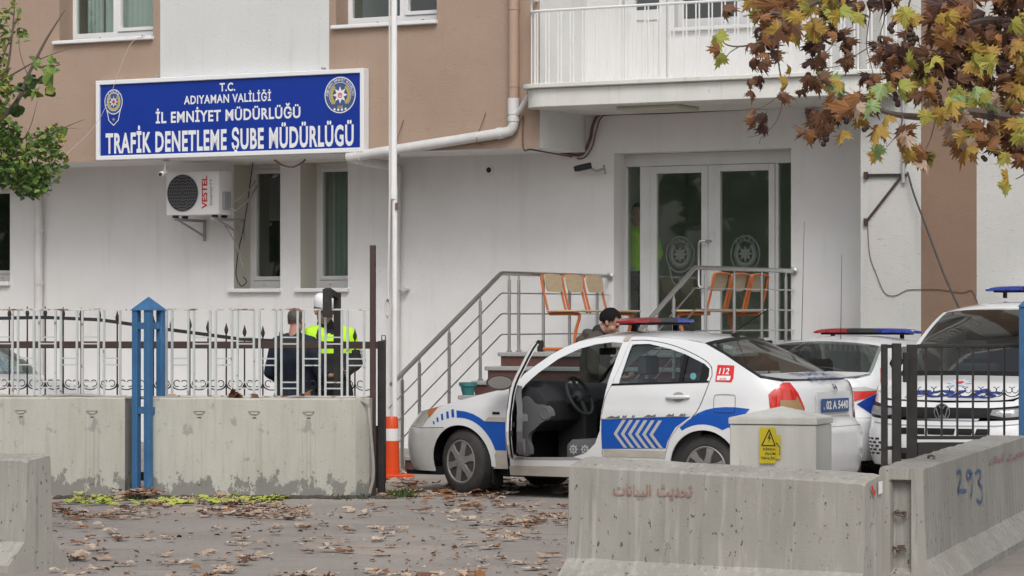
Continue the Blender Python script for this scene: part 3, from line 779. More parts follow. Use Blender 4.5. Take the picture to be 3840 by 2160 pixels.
# ------------------------------------------------------------------ entrance stairs and railings
STM = BF @ Matrix.Translation((1.25, -2.4, 0))
st = thing('entrance_stairs', 'dark red stairs with grey granite treads leading up to the entrance landing', 'stairs', STM)
rs = MB(); tr = MB(); RZ = LAND / 8; WL = -2.62
for k in range(8):
    zt = LAND - RZ * k; w0 = WL - .30 * k
    w1 = -.002 if k == 0 else WL - .30 * (k - 1) + .001
    rs.box(.0, 2.52, w0, w1, -.05 if k > 0 else -.05, zt - .045)
    tr.box(-.03, 2.55, w0 - .03, w1 if k == 0 else w1 - .001, zt - .044, zt)
rs.build('risers', M_redstone, st, BF, smooth=None); tr.build('treads', M_granite, st, BF, bevel=.006)
MB().box(.1, 2.388, 0, .45, LAND - .05, LAND - .002).build('threshold', M_granite, st, BF)
def railing(u, label, wposts, sposts, wend, wallw, ztop, slope_end):
    Mr = BF @ Matrix.Translation((u, -2.6, 0)); t = thing('stair_railing', label, 'railing', Mr)
    zsl = lambda w: ztop - (WL - .1 - w) * .4995
    br = WL - .1
    MB().tube([(u, wallw, ztop), (u, br + .03, ztop), (u, br - .02, ztop - .008), (u, slope_end, zsl(slope_end))], .026, 10).build('handrail', M_steel, t, BF)
    MB().lathe([(.045, 0), (.045, -.012), (.03, -.02)], (u, wallw, ztop), 'y').build('wall_flange', M_steel, t, BF)
    for d, r in ((.22, .0085), (.45, .0085), (.68, .0085)):
        MB().tube([(u, wallw, ztop - d), (u, br + .02, ztop - d), (u, br - .02, ztop - d - .01), (u, slope_end - .05, zsl(slope_end - .05) - d)], r, 6).build('mid_rail', M_steel, t, BF)
    for w in wposts + sposts:
        top = (ztop if w > br else zsl(w)); k = max(0, math.ceil((WL - w - .03) / .3)); bot = LAND - RZ * k if w < WL - .03 else LAND
        o = MB().tube([(u, w, bot), (u, w, top - .07)], .019, 8); o.tube([(u, w, top - .07), (u, w, top - .02)], .009, 6); o.tube([(u, w, bot), (u, w, bot + .02)], .032, 10)
        o.build('post', M_steel, t, BF)
railing(.06, 'steel railing on the left side of the stairs, with the whole slope showing', [-.36, -1.07, -1.72, -2.31, -2.535], [-3.2, -3.888, -4.523, -4.878], 0, -.02, 2.105, -5.1)
railing(2.43, 'steel railing on the right of the landing, its slope half hidden by the police car', [-.25, -.93, -1.69, -2.447], [-3.25, -3.9, -4.52], 0, -.02, 2.15, -5.1)
# orange bench seats
M_orange = mat('orange_tube', (.52, .135, .03), .4, col2=(.42, .10, .02), nscale=9, namt=.5); M_ply = mat('worn_plywood', (.50, .40, .27), .55, col2=(.42, .33, .21), nscale=6, stretch=(1, 1, 4), namt=.7)
M_rub = mat('rubber', (.02, .02, .02), .8)
def bench(label, u, w0, d):
    """three seats in a row along the wall normal; d = direction the sitter faces along u"""
    Mb = BF @ Matrix.Translation((u, w0, LAND)); t = thing('triple_seat_bench', label, 'bench', Mb)
    sw = .60; L = 3 * .52
    f = MB()
    for k in range(3):
        wa = w0 + .02 + k * .52; wb = wa + .44
        q = [(u, wa, LAND + .44), (u - d * .05, wa, LAND + .62), (u - d * .09, wa, LAND + .80), (u - d * .10, wa + .04, LAND + .87)]
        q2 = [(p[0], wb - (p[1] - wa), p[2]) for p in q[::-1]]
        f.tube(curve3(q + q2, 4), .014, 7)
    for ws in (w0 + .08, w0 + L - .12):
        f.tube(curve3([(u - d * .02, ws, LAND + .43), (u + d * .30, ws, LAND + .43), (u + d * .36, ws, LAND + .40), (u + d * .31, ws, LAND + .22), (u + d * .30, ws, LAND + .06), (u + d * .26, ws, LAND + .03), (u - d * .10, ws, LAND + .03)], 5), .019, 8)
    f.build('frame', M_orange, t, BF)
    MB().box(min(u - d * .02, u + d * .42), max(u - d * .02, u + d * .42), w0, w0 + L, LAND + .45, LAND + .475).build('seat', M_ply, t, BF, bevel=.01)
    for k in range(3):
        wa = w0 + .04 + k * .52; pr = chaikin([(wa + .01, .70), (wa + .06, .68), (wa + .34, .68), (wa + .39, .70), (wa + .41, .85), (wa + .39, .885), (wa + .01, .885), (wa - .01, .85)], 2)
        MB().prism(pr, lambda a, b, c: (u - d * (.02 + (b - .6) * .19) + d * c, a, LAND + b), -.006, .008).build('backrest', M_ply, t, BF, smooth=40)
    ft = MB(); ft.box(u - d * .14 - .03, u - d * .14 + .03, w0 + .05, w0 + .11, LAND, LAND + .13); ft.box(u - d * .14 - .03, u - d * .14 + .03, w0 + L - .15, w0 + L - .09, LAND, LAND + .13); ft.build('rubber_foot', M_rub, t, BF, bevel=.01)
bench('orange framed bench with three plywood seats against the left railing of the landing', .24, -1.95, 1)
bench('orange framed bench with three plywood seats behind the right railing of the landing', 2.22, -2.0, -1)
# ------------------------------------------------------------------ concrete blocks, fences and gates along the yard front
FF = frame(-1.29, 26.3, 0, -8)          # x along the fence line, y away from the road
def fpx_(px, w=0.0, py=801): return onplane(px, py, FF, w)[0]
def fz(px, py, w=0.0): return onplane(px, py, FF, w)[1]
def block(label, pa, pb, marks, bevel_end=0.0):
    a = fpx_(pa); b = fpx_(pb); H = .885
    M = FF @ Matrix.Translation(((a + b) / 2, .14, 0))
    o = MB()
    prof = [(a, 0), (b - bevel_end, 0), (b, bevel_end * 1.3), (b, .28), (a, .28)]
    # subdivided slab so that the top edge wobbles
    n = 40; rings = []
    zs = [-.06, .25, .55, H - .012, H]
    xs = [lerp(a, b - bevel_end, k / n) for k in range(n + 1)]
    fr_ = [(x, 0.0) for x in xs] + ([(b, bevel_end * 1.3)] if bevel_end else []) + [(b, .28)] + [(x, .28) for x in xs[::-1]]
    for z in zs:
        rg = []
        for (x, y) in fr_:
            dz = (noise.noise(Vector((x * 3, y * 3, 1.7))) * .008) if z > .6 else 0
            dy = noise.noise(Vector((x * 2, z * 3, 5))) * .004
            if z == H: y = .014 if y == 0 else y
            rg.append((x, y + dy, z + dz))
        rings.append(rg)
    o.loft(rings)
    for px in marks:
        c = fpx_(px)
        o.prism([(c - .05, .762), (c + .05, .762), (c + .022, .738), (c - .022, .738)], lambda p, q, d: (p, d, q), -.012, .03)
        o.box(c - .02, c + .016, -.007, .01, .10, .705)
        o.box(c - .062, c - .058, -.004, .01, .09, .70); o.box(c + .058, c + .062, -.004, .01, .09, .70)
        o.box(c - .05, c + .05, -.0132, .0, .7585, .764, 1); o.box(c - .016, c + .016, -.0085, .0, .70, .712, 1)
    t = o.build('concrete_block', [M_conc, mat('dark_slit', (.09, .085, .08), .9)], None, FF, smooth=30, origin=M)
    return tag(t, label, 'concrete block', 'concrete blocks below the white fence')
block('weathered concrete block left of the blue gate post', -90, 314, [53, 232])
block('weathered concrete block right of the blue gate post, with flaking grey patches', 371, 922, [502, 640, 777], .10)
# hose along the block tops
def fpt(px, py, w): u, z = onplane(px, py, FF, w); return (u, w, z)
hz = [(-60, 995), (60, 996), (95, 1000), (180, 993), (280, 999), (330, 1000), (420, 1000), (560, 1005), (700, 1003), (745, 997), (830, 1002), (890, 1003), (922, 1014), (928, 1030)]
pts = [fpt(a, b, .06) for a, b in hz] + [fpt(930, 1060, -.03), fpt(938, 1150, -.03), fpt(939, 1200, -.03), fpt(930, 1240, -.03)]
tag(MB().tube(curve3(pts, 5), .014, 8).build('hose', M_gcable, None, FF), 'grey hose lying along the concrete blocks and down the right end', 'hose')
# white fence panels
def white_panel(label, pa, pb, wl=.33):
    a = fpx_(pa, wl); b = fpx_(pb, wl); zt = fz(500, 778, wl); zb = fz(500, 996, wl)
    M = FF @ Matrix.Translation(((a + b) / 2, wl, zb)); t = thing('fence_panel', label, 'fence', M, 'white ladder fence panels')
    o = MB(); o.bar((a, wl, zt), (b, wl, zt), .022, .016); o.bar((a, wl, zb), (b, wl, zb), .022, .016); o.build('rail', M_rust, t, FF)
    per = .2045; x = b - .06; k = 0
    vb = MB(); rg = MB()
    while x > a + .02:
        vb.box(x - .010, x + .010, wl - .008, wl + .008, zb, zt)
        if x - .152 > a:
            vb.box(x - .152 - .010, x - .152 + .010, wl - .008, wl + .008, zb, zt)
            for z in ((zb + .54, zb + .48, zb + .13, zb + .075) if k % 2 else (zb + .345, zb + .285)):
                rg.bar((x - .142, wl, z), (x - .010, wl, z), .012, .012)
        x -= per; k += 1
    vb.build('bars', M_fence, t, FF, smooth=None, kind='stuff'); rg.build('rungs', M_fence, t, FF, smooth=None, kind='stuff')
white_panel('white ladder pattern fence panel left of the blue gate post', -140, 318)
white_panel('white ladder pattern fence panel right of the blue gate post, its rail rusting', 410, 932)
# blue posts of four angle legs with a pyramid cap
def blue_post(label, M, w, d, H, cap, leg=.075):
    t = thing('gate_post', label, 'gate post', M, 'blue gate posts')
    for i, (x, y) in enumerate(((0, 0), (w - leg, 0), (0, d - leg), (w - leg, d - leg))):
        MB().box(x, x + leg, y, y + leg, -.05, H).build('leg', M_blue, t, M, bevel=.004)
    for z in (H - .17, H - .60 if H < 1.2 else .74):
        o = MB(); o.box(leg, w - leg, .012, leg - .012, z, z + .06); o.box(leg, w - leg, d - leg + .012, d - .012, z, z + .06)
        o.box(.012, leg - .012, leg, d - leg, z, z + .06); o.box(w - leg + .012, w - .012, leg, d - leg, z, z + .06)
        o.build('cross_bars', M_blue, t, M, smooth=None)
    c = MB(); e = .012
    c.add([(-e, -e, H), (w + e, -e, H), (w + e, d + e, H), (-e, d + e, H), (w / 2, d / 2, H + cap)], [(3, 2, 1, 0), (0, 1, 4), (1, 2, 4), (2, 3, 4), (3, 0, 4)])
    c.build('cap', M_blue, t, M, smooth=None)
    return t
u0 = fpx_(320, -.02); zt = fz(360, 780, 0)
blue_post('light blue steel post of four legs with a pyramid cap between the concrete blocks', FF @ Matrix.Translation((u0 + .04, -.02, 0)) @ Matrix.Rotation(R(-24), 4, 'Z'), .20, .24, zt, .125, .062)
p = at(2563, 765, 24.6)
blue_post('light blue gate post at the right edge beside the white van', frame(p.x, 24.6, 0, -24), .20, .24, p.z - .02, .125, .062)
# dark arched sliding gate behind the fence
wl = .95
SGM = FF @ Matrix.Translation((-2, wl, 0)); sgt = thing('sliding_gate', 'dark iron gate with an arched rail and spear tips behind the white fence', 'gate', SGM)
def arch_z(u):
    return interp([(-7, 1.33), (-5.2, 1.48), (-4.5, 1.545), (-3.9, 1.60), (-3.3, 1.613), (-2.75, 1.59), (-2.1, 1.50), (-1.4, 1.41), (-.7, 1.375), (.05, 1.37)], u)
uE = fpx_(962, wl); zr = fz(500, 867, wl)
o = MB(); us = [-7 + .1 * k for k in range(int((uE + 7) / .1) + 1)]
for a, b in zip(us, us[1:]): o.bar((a, wl, arch_z(a)), (b + .004, wl, arch_z(b)), .03, .032)
o.build('arched_rail', M_black, sgt, FF, smooth=None)
MB().box(-7, uE + .03, wl - .02, wl + .02, zr - .033, zr + .033).build('middle_rail', M_dbrown, sgt, FF, bevel=.004)
MB().box(-7, uE + .03, wl - .02, wl + .02, .08, .16).build('bottom_rail', M_black, sgt, FF, bevel=.004)
MB().box(uE - .02, uE + .03, wl - .025, wl + .025, .08, arch_z(uE) + .01).build('end_stile', M_black, sgt, FF)
pk = MB(); sc_ = MB(); x = uE - .26; 
while x > -7:
    zt_ = arch_z(x) + .125 if x > -2 else arch_z(x) + .10
    pk.box(x - .006, x + .006, wl - .006, wl + .006, .1, zt_ - .08)
    pk.loft([[(x + r * math.cos(q * pi / 3), wl + r * math.sin(q * pi / 3), z) for q in range(6)] for r, z in ((.006, zt_ - .1), (.017, zt_ - .075), (.02, zt_ - .055), (.008, zt_ - .015), (.002, zt_ + .01))])
    for s in (-1, 1):
        cx = x + s * .085; cz = fz(500, 968, wl)
        sc_.tube([(x + s * (.006 + .085 - .085 * math.cos(q)), wl, cz - .055 * math.sin(q) + .01) for q in [pi * k_ / 10 * 1.0 for k_ in range(11)]], .005, 5)
        sc_.tube([(x + s * (.052 + .03 * math.cos(q)), wl, cz + .015 + .03 * math.sin(q)) for q in [pi * (.15 + 1.5 * k_ / 9) for k_ in range(10)]], .005, 5)
    x -= .175
pk.build('pickets', M_black, sgt, FF, smooth=30, kind='stuff'); sc_.build('scrollwork', M_black, sgt, FF, smooth=60, kind='stuff')
lk = MB().box(uE - .005, uE + .04, wl - .05, wl - .022, zr - .0, zr + .05); lk.tube([(uE + .0, wl - .035, zr + .05), (uE + .0, wl - .035, zr + .09), (uE + .035, wl - .035, zr + .09), (uE + .035, wl - .035, zr + .05)], .006, 6)
lk.build('padlock', M_cable, sgt, FF)
# posts at the gate opening
def post(name, label, pxa, pxb, ptop, w, m, d=.05):
    a = fpx_(pxa, w); b = fpx_(pxb, w); z = fz((pxa + pxb) / 2, ptop, w)
    return tag(MB().box(a, b, w, w + d, -.05, z).build(name, m, None, FF, bevel=.004), label, 'gate post')
post('steel_post', 'tall dark brown steel post at the right end of the white fence', 930, 943.5, 616, .30, M_dbrown)
pw_ = fpx_(943, .55), fpx_(953, .55)
o = post('steel_post', 'thick black steel post beside the orange traffic post', 949.5, 966, 857, .5, M_black, .08)
MB().box(pw_[0], pw_[1], .53, .55, .05, fz(947, 1070, .55)).build('lower_plate', M_black, o, FF, smooth=None)
GG = FF @ Matrix.Translation((fpx_(848, .55), .55, 0)); gg = thing('gate_guide', 'black square tube gate guide bent over in front of the officer', 'gate guide', GG)
c = fpx_(848.5, .55); zt_ = fz(848, 735, .55)
MB().box(c - .03, c + .03, .52, .58, -.05, zt_).build('post', M_black, gg, FF, bevel=.004)
c2 = fpx_(824, .25); 
MB().bar((c - .01, .52, zt_ - .03), (c2 + .0, .24, zt_ + .015), .055, .05).build('arm', M_black, gg, FF)
MB().box(c2 - .036, c2 + .036, .20, .27, fz(824, 797, .25), zt_ + .03).build('drop_tube', M_black, gg, FF, bevel=.004)
# orange traffic post by the stairs
p = at(985, 1178, 29.4); TP = frame(p.x, 29.4, 0)
tp = thing('traffic_post', 'orange traffic post with a white band standing near the foot of the stairs', 'traffic post', TP)
M_or = mat('traffic_orange', (.75, .075, .01), .45, col2=(.6, .06, .01), nscale=8)
MB().lathe([(.082, .04), (.075, .30), (.073, .378)], (0, 0, 0), 'z', 20).build('lower_tube', M_or, tp, TP)
MB().lathe([(.0735, .378), (.0715, .50)], (0, 0, 0), 'z', 20).build('white_band', M_white, tp, TP)
MB().lathe([(.0715, .50), (.066, .60), (.055, .62), (.0, .62)], (0, 0, 0), 'z', 20).build('upper_tube', M_or, tp, TP)
MB().box(-.19, .19, -.17, .17, 0, .045).build('base', M_or, tp, TP @ Matrix.Rotation(R(20), 4, 'Z'), bevel=.012)
p = BF @ Vector((.03, -3.42, LAND - 3 * RZ)); PT = Matrix.Translation(p)
pt = thing('plant_pot', 'small teal pot on the left edge of the stairs', 'pot', PT)
MB().lathe([(.06, 0), (.085, .10), (.10, .10), (.10, .14), (.07, .14), (.065, .08)], (0, 0, 0), 'z', 14).build('pot', mat('teal_plastic', (.03, .17, .17), .5), pt, PT)
# black gate at the right
GM = frame(0, 25.0, 0, 0); GR = frame(0, 24.9, 0, 0)
def gx(px, Y=24.9): return (px - CXP) / FP * Y
def gz(py, Y=24.9): return 1.6 + (HZP - py) / FP * Y
rgt = thing('black_gate', 'black iron gate with scrolls and thin bars in front of the white van', 'gate', frame(gx(2430), 24.9, 0))
def gbox(name, pa, pb, ya, yb, d=.05, w=0.0, m=M_black):
    return MB().box(gx(pa), gx(pb), 24.9 + w, 24.9 + w + d, gz(yb), gz(ya)).build(name, m, rgt, I4, bevel=.004)
gbox('stile', 2283, 2308, 866, 1300, .07); gbox('top_rail', 2308.5, 2590, 865, 874, .04, .012); gbox('middle_rail', 2308.5, 2590, 1096, 1105, .04, .012)
gbox('kick_plate', 2309, 2590, 1112, 1300, .015, .02); gbox('stile', 2590, 2612, 866, 1300, .07)
o = MB(); o2 = MB()
for k in range(8):
    x = gx(2331 + 39.4 * k); 
    if 2331 + 39.4 * k > 2588: break
    o.box(x - .0085, x + .0085, 24.925, 24.942, gz(1096), gz(874))
    for s in (-1, 1):
        cz = gz(984)
        o2.tube([(x + s * (.064 - .064 * math.cos(q)), 24.933, cz - .045 * math.sin(q)) for q in [pi * j / 10 for j in range(11)]], .0034, 5)
        o2.tube([(x + s * (.04 + .026 * math.cos(q)), 24.933, cz + .012 + .026 * math.sin(q)) for q in [pi * (1.0 + 1.5 * j / 9) for j in range(10)]], .0034, 5)
o.build('bars', M_black, rgt, I4, smooth=None, kind='stuff'); o2.build('scrollwork', M_black, rgt, I4, smooth=60, kind='stuff')
gf_ = thing('double_gate_posts', 'black double post frame at the left of the black iron gate', 'gate frame', frame(gx(2243), 24.75, 0))
def fbox(name, pa, pb, ya, yb, d=.06, w=0.0):
    Y = 24.72 + w; return MB().box(gx(pa, Y), gx(pb, Y), Y, Y + d, gz(yb, Y), gz(ya, Y)).build(name, M_black, gf_, I4, bevel=.004)
fbox('post', 2218, 2233.5, 865, 1300); fbox('post', 2246, 2268, 863, 1300, .08, -.02)
for ya, yb in ((866, 875), (1122, 1131)): MB().box(gx(2234, 24.74), gx(2245.5, 24.74), 24.74, 24.77, gz(yb, 24.74), gz(ya, 24.74)).build('cross_bar', M_black, gf_, I4, smooth=None)
MB().box(gx(2268.5, 24.74), gx(2282, 24.74), 24.76, 24.80, gz(1137), gz(1124)).build('cross_bar', M_black, gf_, I4, smooth=None)
MB().box(gx(2268), gx(2283), 24.78, 24.83, gz(960), gz(885)).build('lock_box', M_black, gf_, I4, bevel=.006)
# ------------------------------------------------------------------ street barriers in front
def barrier(label, c1, c2, hz1, hz2, wt, slant, back=1, base=.27, brk=.185, slot=False, ext=(0, 0)):
    """c1, c2: front top corners (x, y); the body lies to the left of c1 -> c2 turned by +90 deg (away from the viewer)"""
    a = Vector((c1[0], c1[1], 0)); b = Vector((c2[0], c2[1], 0)); d = (b - a); L = d.length; d.normalize(); ang = math.degrees(math.atan2(d.y, d.x))
    M = Matrix.Translation(a) @ Matrix.Rotation(R(ang), 4, 'Z')
    n = 44; rings = []; h_slot = .655
    def prof(h, t):
        f = base - wt / 2
        return [(-f, -.05), (-f, .045), (-.022, brk), (-.008, h * .6), (0, h - .012), (.012, h), (wt * .5, h + slant * .5), (wt - .012, h + slant), (wt, h + slant - .014), (wt + .010, h * .6), (wt + .022, brk), (wt + f, .045), (wt + f, -.05)]
    for k in range(n + 1):
        t = k / n; x = L * t; h = lerp(hz1, hz2, t); rg = []
        for i, (y, z) in enumerate(prof(h, t)):
            w1 = noise.noise(Vector((x * 4, i * 1.7, a.x))) * .006 + noise.noise(Vector((x * 14, i * 2.1, a.y))) * .004
            e = 0
            if k in (0, n) and i in (4, 5, 6, 7, 8): e = -.008
            rg.append((x + (noise.noise(Vector((i * 1.3, a.x, 2))) * .012 if k in (0, n) and not (slot and k == 0) else 0), y + w1 * (1.4 if i == 5 else .9 if i > 5 else .12), z + w1 * .8 + e if z > 0 else z))
        rings.append(rg)
    o = MB().loft(rings, cap=not slot)
    if slot:
        r0 = rings[0]; ol_ = [(y, z) for (x, y, z) in r0]; hy0, hy1, hz0, hz1 = wt * .5 - .062, wt * .5 + .062, .10, h_slot
        xat = lambda a_, b_: Vector((0.0, a_, b_))
        for p_ in r0: pass
        c_ = panel(ol_, xat, .06, holes=[[(hy0, hz0), (hy1, hz0), (hy1, hz1), (hy0, hz1)]]); o.merge(c_)
        D_ = .07
        o.quad((0, hy0, hz0), (0, hy0, hz1), (D_, hy0 + .012, hz1 - .02), (D_, hy0 + .012, hz0 + .03)); o.quad((0, hy1, hz0), (0, hy1, hz1), (D_, hy1 - .012, hz1 - .02), (D_, hy1 - .012, hz0 + .03))
        o.quad((0, hy0, hz1), (0, hy1, hz1), (D_, hy1 - .012, hz1 - .02), (D_, hy0 + .012, hz1 - .02)); o.quad((0, hy0, hz0), (0, hy1, hz0), (D_, hy1 - .012, hz0 + .03), (D_, hy0 + .012, hz0 + .03))
        o.quad((D_, hy0 + .012, hz0 + .03), (D_, hy1 - .012, hz0 + .03), (D_, hy1 - .012, hz1 - .02), (D_, hy0 + .012, hz1 - .02))
    t = thing('concrete_barrier', label, 'concrete barrier', M, 'grey street barriers in the foreground')
    o.build('barrier_body', M_concf, t, M, smooth=28)
    return t, M, L
B1t, B1M, B1L = barrier('grey concrete barrier in the bottom left corner of the picture', (-4.9, 19.92), (-3.075, 18.6), .70, .705, .21, .027)
B2t, B2M, B2L = barrier('grey concrete barrier standing in front of the electrical cabinet', (.337, 17.4), (1.963, 16.3), .735, .69, .20, .042)
# the right one runs away from the viewer: its long right face is the front
B3t, B3M, B3L = barrier('grey concrete barrier at the bottom right with the blue number 293', (2.41, 17.2), (3.86, 22.0), .728, .728, .262, .0, slot=True)

M_spray = mat('blue_spray_paint', (.045, .12, .30), .8, col2=(.11, .17, .30), nscale=30, namt=.6); M_stencil = mat('faded_red_paint', (.30, .125, .09), .9, col2=(.37, .28, .24), nscale=22, namt=.85)
M_stencil2 = mat('red_paint', (.36, .10, .09), .9, col2=(.40, .27, .25), nscale=22, namt=.8)
def facey(z, h): return interp([(.185, -.022), (h * .6, -.008), (h, 0)], z) - .008
def stroke(mb, pts, wd, fn):
    pts = [Vector(p) for p in chaikin(pts, 2, False)]
    b = len(mb.v)
    for i, p in enumerate(pts):
        t = (pts[min(i + 1, len(pts) - 1)] - pts[max(i - 1, 0)]).normalized(); n_ = Vector((-t.y, t.x)) * (wd * (.85 + .3 * noise.noise(Vector((p.x * 40, p.y * 40, 0)))))
        mb.v += [Vector(fn(p.x + n_.x, p.y + n_.y)), Vector(fn(p.x - n_.x, p.y - n_.y))]
    for i in range(len(pts) - 1): mb.f.append([b + 2 * i, b + 2 * i + 1, b + 2 * i + 3, b + 2 * i + 2]); mb.m.append(0)
zc = lambda zx, zy: ((2840 + .4968 * zx) / 1.4907, (1440 + .4968 * zy) / 1.4907)
num = MB()
for st_ in ([(1525, 690), (1532, 655), (1552, 655), (1556, 700), (1542, 760), (1524, 812), (1555, 800), (1588, 806)], [(1632, 668), (1615, 648), (1596, 670), (1598, 712), (1616, 716), (1634, 680), (1636, 655), (1640, 730), (1634, 800), (1622, 858)],
            [(1664, 672), (1684, 646), (1702, 660), (1700, 705), (1678, 742), (1704, 765), (1712, 820), (1704, 878), (1688, 896), (1668, 868)]):
    stroke(num, [onplane(*zc(*q), B3M, -.022) for q in st_], 0.0125, lambda a, b: (a, facey(b, .728), b))
num.build('painted_number', M_spray, B3t, B3M, fixn=False, smooth=None)
AR1 = '\uFE9A\uFEF3\uFEAA\uFEA4\uFE97'; AR2 = '\uFE95\uFE8E\uFEE7\uFE8E\uFEF4\uFE92\uFEDF\uFE8D'
def stencil(t, M, h, boxes, m):
    o = MB()
    for s_, (xa, xb, ya, yb) in boxes:
        a = onplane(xa, yb, M, -.025); b = onplane(xb, ya, M, -.025)
        text_fit(o, s_, a[0], b[0], a[1], b[1], lambda p, q: (p, facey(q, h), q), .012)
    o.build('stencilled_writing', m, t, M, fixn=False, smooth=None)
stencil(B2t, B2M, .71, [(AR2, (1539, 1634, 1219, 1252)), (AR1, (1650, 1737, 1220, 1256))], M_stencil)
stencil(B3t, B3M, .728, [(AR2, (2496, 2532, 1138, 1174)), (AR1, (2540, 2590, 1126, 1166))], M_stencil2)
# stickers on the end of the middle barrier, rebar in the slot, lifting loop on the right one
E2 = B2M @ Matrix.Translation((B2L, 0, 0)) @ Matrix.Rotation(R(90), 4, 'Z')
o = MB(); q = [onplane(*zc(*p), E2, -.02) for p in ((922, 735), (952, 730), (952, 820), (922, 833))]; o.quad(*[(p[0], -.014, p[1]) for p in q][::-1])
o.build('white_sticker', M_white, B2t, E2, fixn=False, smooth=None)
o = MB(); q = [onplane(*zc(*p), E2, -.02) for p in ((868, 770), (880, 765), (884, 790), (900, 808), (898, 842), (882, 830), (880, 806), (870, 795))]; o.add([(p[0], -.0145, p[1]) for p in q], [tuple(range(8))])
o.build('red_sticker', M_red, B2t, E2, fixn=False, smooth=None)
M_rebar = mat('rusty_rebar', (.13, .09, .065), .8, col2=(.2, .15, .11), nscale=30)
for zc_ in (.455, .245):
    o = MB(); rr = random.Random(int(zc_ * 100))
    for k in range(5):
        o.tube(curve3([(.07, .131 + rr.uniform(-.02, .05), zc_ + rr.uniform(-.02, .02)), (.03, .131 + rr.uniform(-.03, .03), zc_ + rr.uniform(-.015, .02)), (.015, .131 + rr.uniform(-.01, .055), zc_ + rr.uniform(-.015, .015)), (.03, .131 + rr.uniform(.03, .055), zc_ + rr.uniform(-.012, .012))], 4), .004, 5)
    o.build('rebar', M_rebar, B3t, B3M)
MB().tube([(.95, .08, .725), (.96, .08, .745), (1.0, .10, .752), (1.05, .13, .745), (1.06, .13, .725)], .008, 6).build('lifting_loop', M_rebar, B3t, B3M)
# electrical cabinet behind the middle barrier
Yc = 19.45; pc = at(1832, 1060, Yc); CB = frame(pc.x, Yc, 0, -20)
cab = thing('electrical_cabinet', 'pale electrical cabinet with yellow danger signs behind the middle barrier', 'cabinet', CB @ Matrix.Translation((.31, .2, 0)))
M_cab = mat('pale_cabinet_paint', (.66, .65, .60), .6, col2=(.50, .49, .44), nscale=3, namt=.7, stretch=(1.5, 1.5, .3), spots=[((.30, .29, .26), 8, .64, .72, (2, 2, .3), .5), ((.42, .40, .34), 20, .68, .74)], bump=.05)
cw = onplane(2055, 1090, CB, 0)[0]; ch = onplane(1832, 1066, CB, 0)[1]; cdp = .45
MB().box(.008, cw - .008, .008, cdp - .008, -.05, ch - .004).build('cabinet_body', M_cab, cab, CB, bevel=.006)
o = MB(); o.box(0, cw, 0, cdp, ch, ch + .042)
o.add([(0, 0, ch + .043), (cw, 0, ch + .043), (cw, cdp, ch + .043), (0, cdp, ch + .043), (cw * .5, cdp * .55, ch + .115)], [(0, 1, 4), (1, 2, 4), (2, 3, 4), (3, 0, 4), (0, 3, 2, 1)])
o.build('cabinet_lid', M_cab, cab, CB, bevel=.004, smooth=None)
M_yel = mat('warning_yellow', (.62, .50, .02), .5, col2=(.52, .42, .02), nscale=8); M_ink = mat('sign_black', (.03, .028, .02), .6)
def cpl(px, py, w=-.004): return onplane(px, py, CB, w)
a = cpl(1911, 1165); b = cpl(1951.5, 1074.5)
o = MB(); o.quad((a[0], -.012, a[1]), (b[0], -.012, a[1] + .002), (b[0], -.012, b[1]), (a[0], -.012, b[1])); 
cf = lambda p, q: (p, -.0145, q); wx = b[0] - a[0]; hx = b[1] - a[1]
tri = [(a[0] + wx * .16, b[1] - hx * .50), (a[0] + wx * .98, b[1] - hx * .50), (a[0] + wx * .62, b[1] - hx * .06)]
for i in range(3): 
    p0, p1 = tri[i], tri[(i + 1) % 3]; o.bar((p0[0], -.0135, p0[1]), (p1[0], -.0135, p1[1]), .002, .007, 1, up=(0, 0, 1))
o.add([cf(a[0] + wx * u_, b[1] - hx * v_) for u_, v_ in ((.66, .15), (.52, .31), (.62, .30), (.56, .43), (.72, .27), (.63, .27), (.72, .16))], [(0, 1, 2, 3, 4, 5, 6)], 1)
text_fit(o, 'DİKKA', a[0] + wx * .24, b[0], a[1] + hx * .37, a[1] + hx * .43, cf, .02, 1, 'H'); text_fit(o, 'ÖLÜM', a[0] + wx * .36, b[0], a[1] + hx * .245, a[1] + hx * .305, cf, .02, 1, 'H'); text_fit(o, 'TEHLİK', a[0] + wx * .1, b[0], a[1] + hx * .12, a[1] + hx * .18, cf, .02, 1, 'H')
o.build('danger_sign', [M_yel, M_ink], cab, CB, fixn=False, smooth=None)
a2 = cpl(1945, 1154); b2 = cpl(1963.5, 1094)
o = MB(); o.quad((a2[0], -.004, a2[1]), (b2[0], -.004, a2[1]), (b2[0], -.004, b2[1]), (a2[0], -.004, b2[1])); o.box(b2[0] - .012, b2[0] - .004, -.0065, -.005, a2[1] + .03, a2[1] + .035, 1); o.box(b2[0] - .006, b2[0] - .003, -.0065, -.005, a2[1] + .03, a2[1] + .07, 1)
o.bar((b2[0] - .03, -.006, a2[1] + .11), (b2[0] - .003, -.006, a2[1] + .075), .002, .005, 1)
o.build('hidden_danger_sign', [M_yel, M_ink], cab, CB, fixn=False, smooth=None)
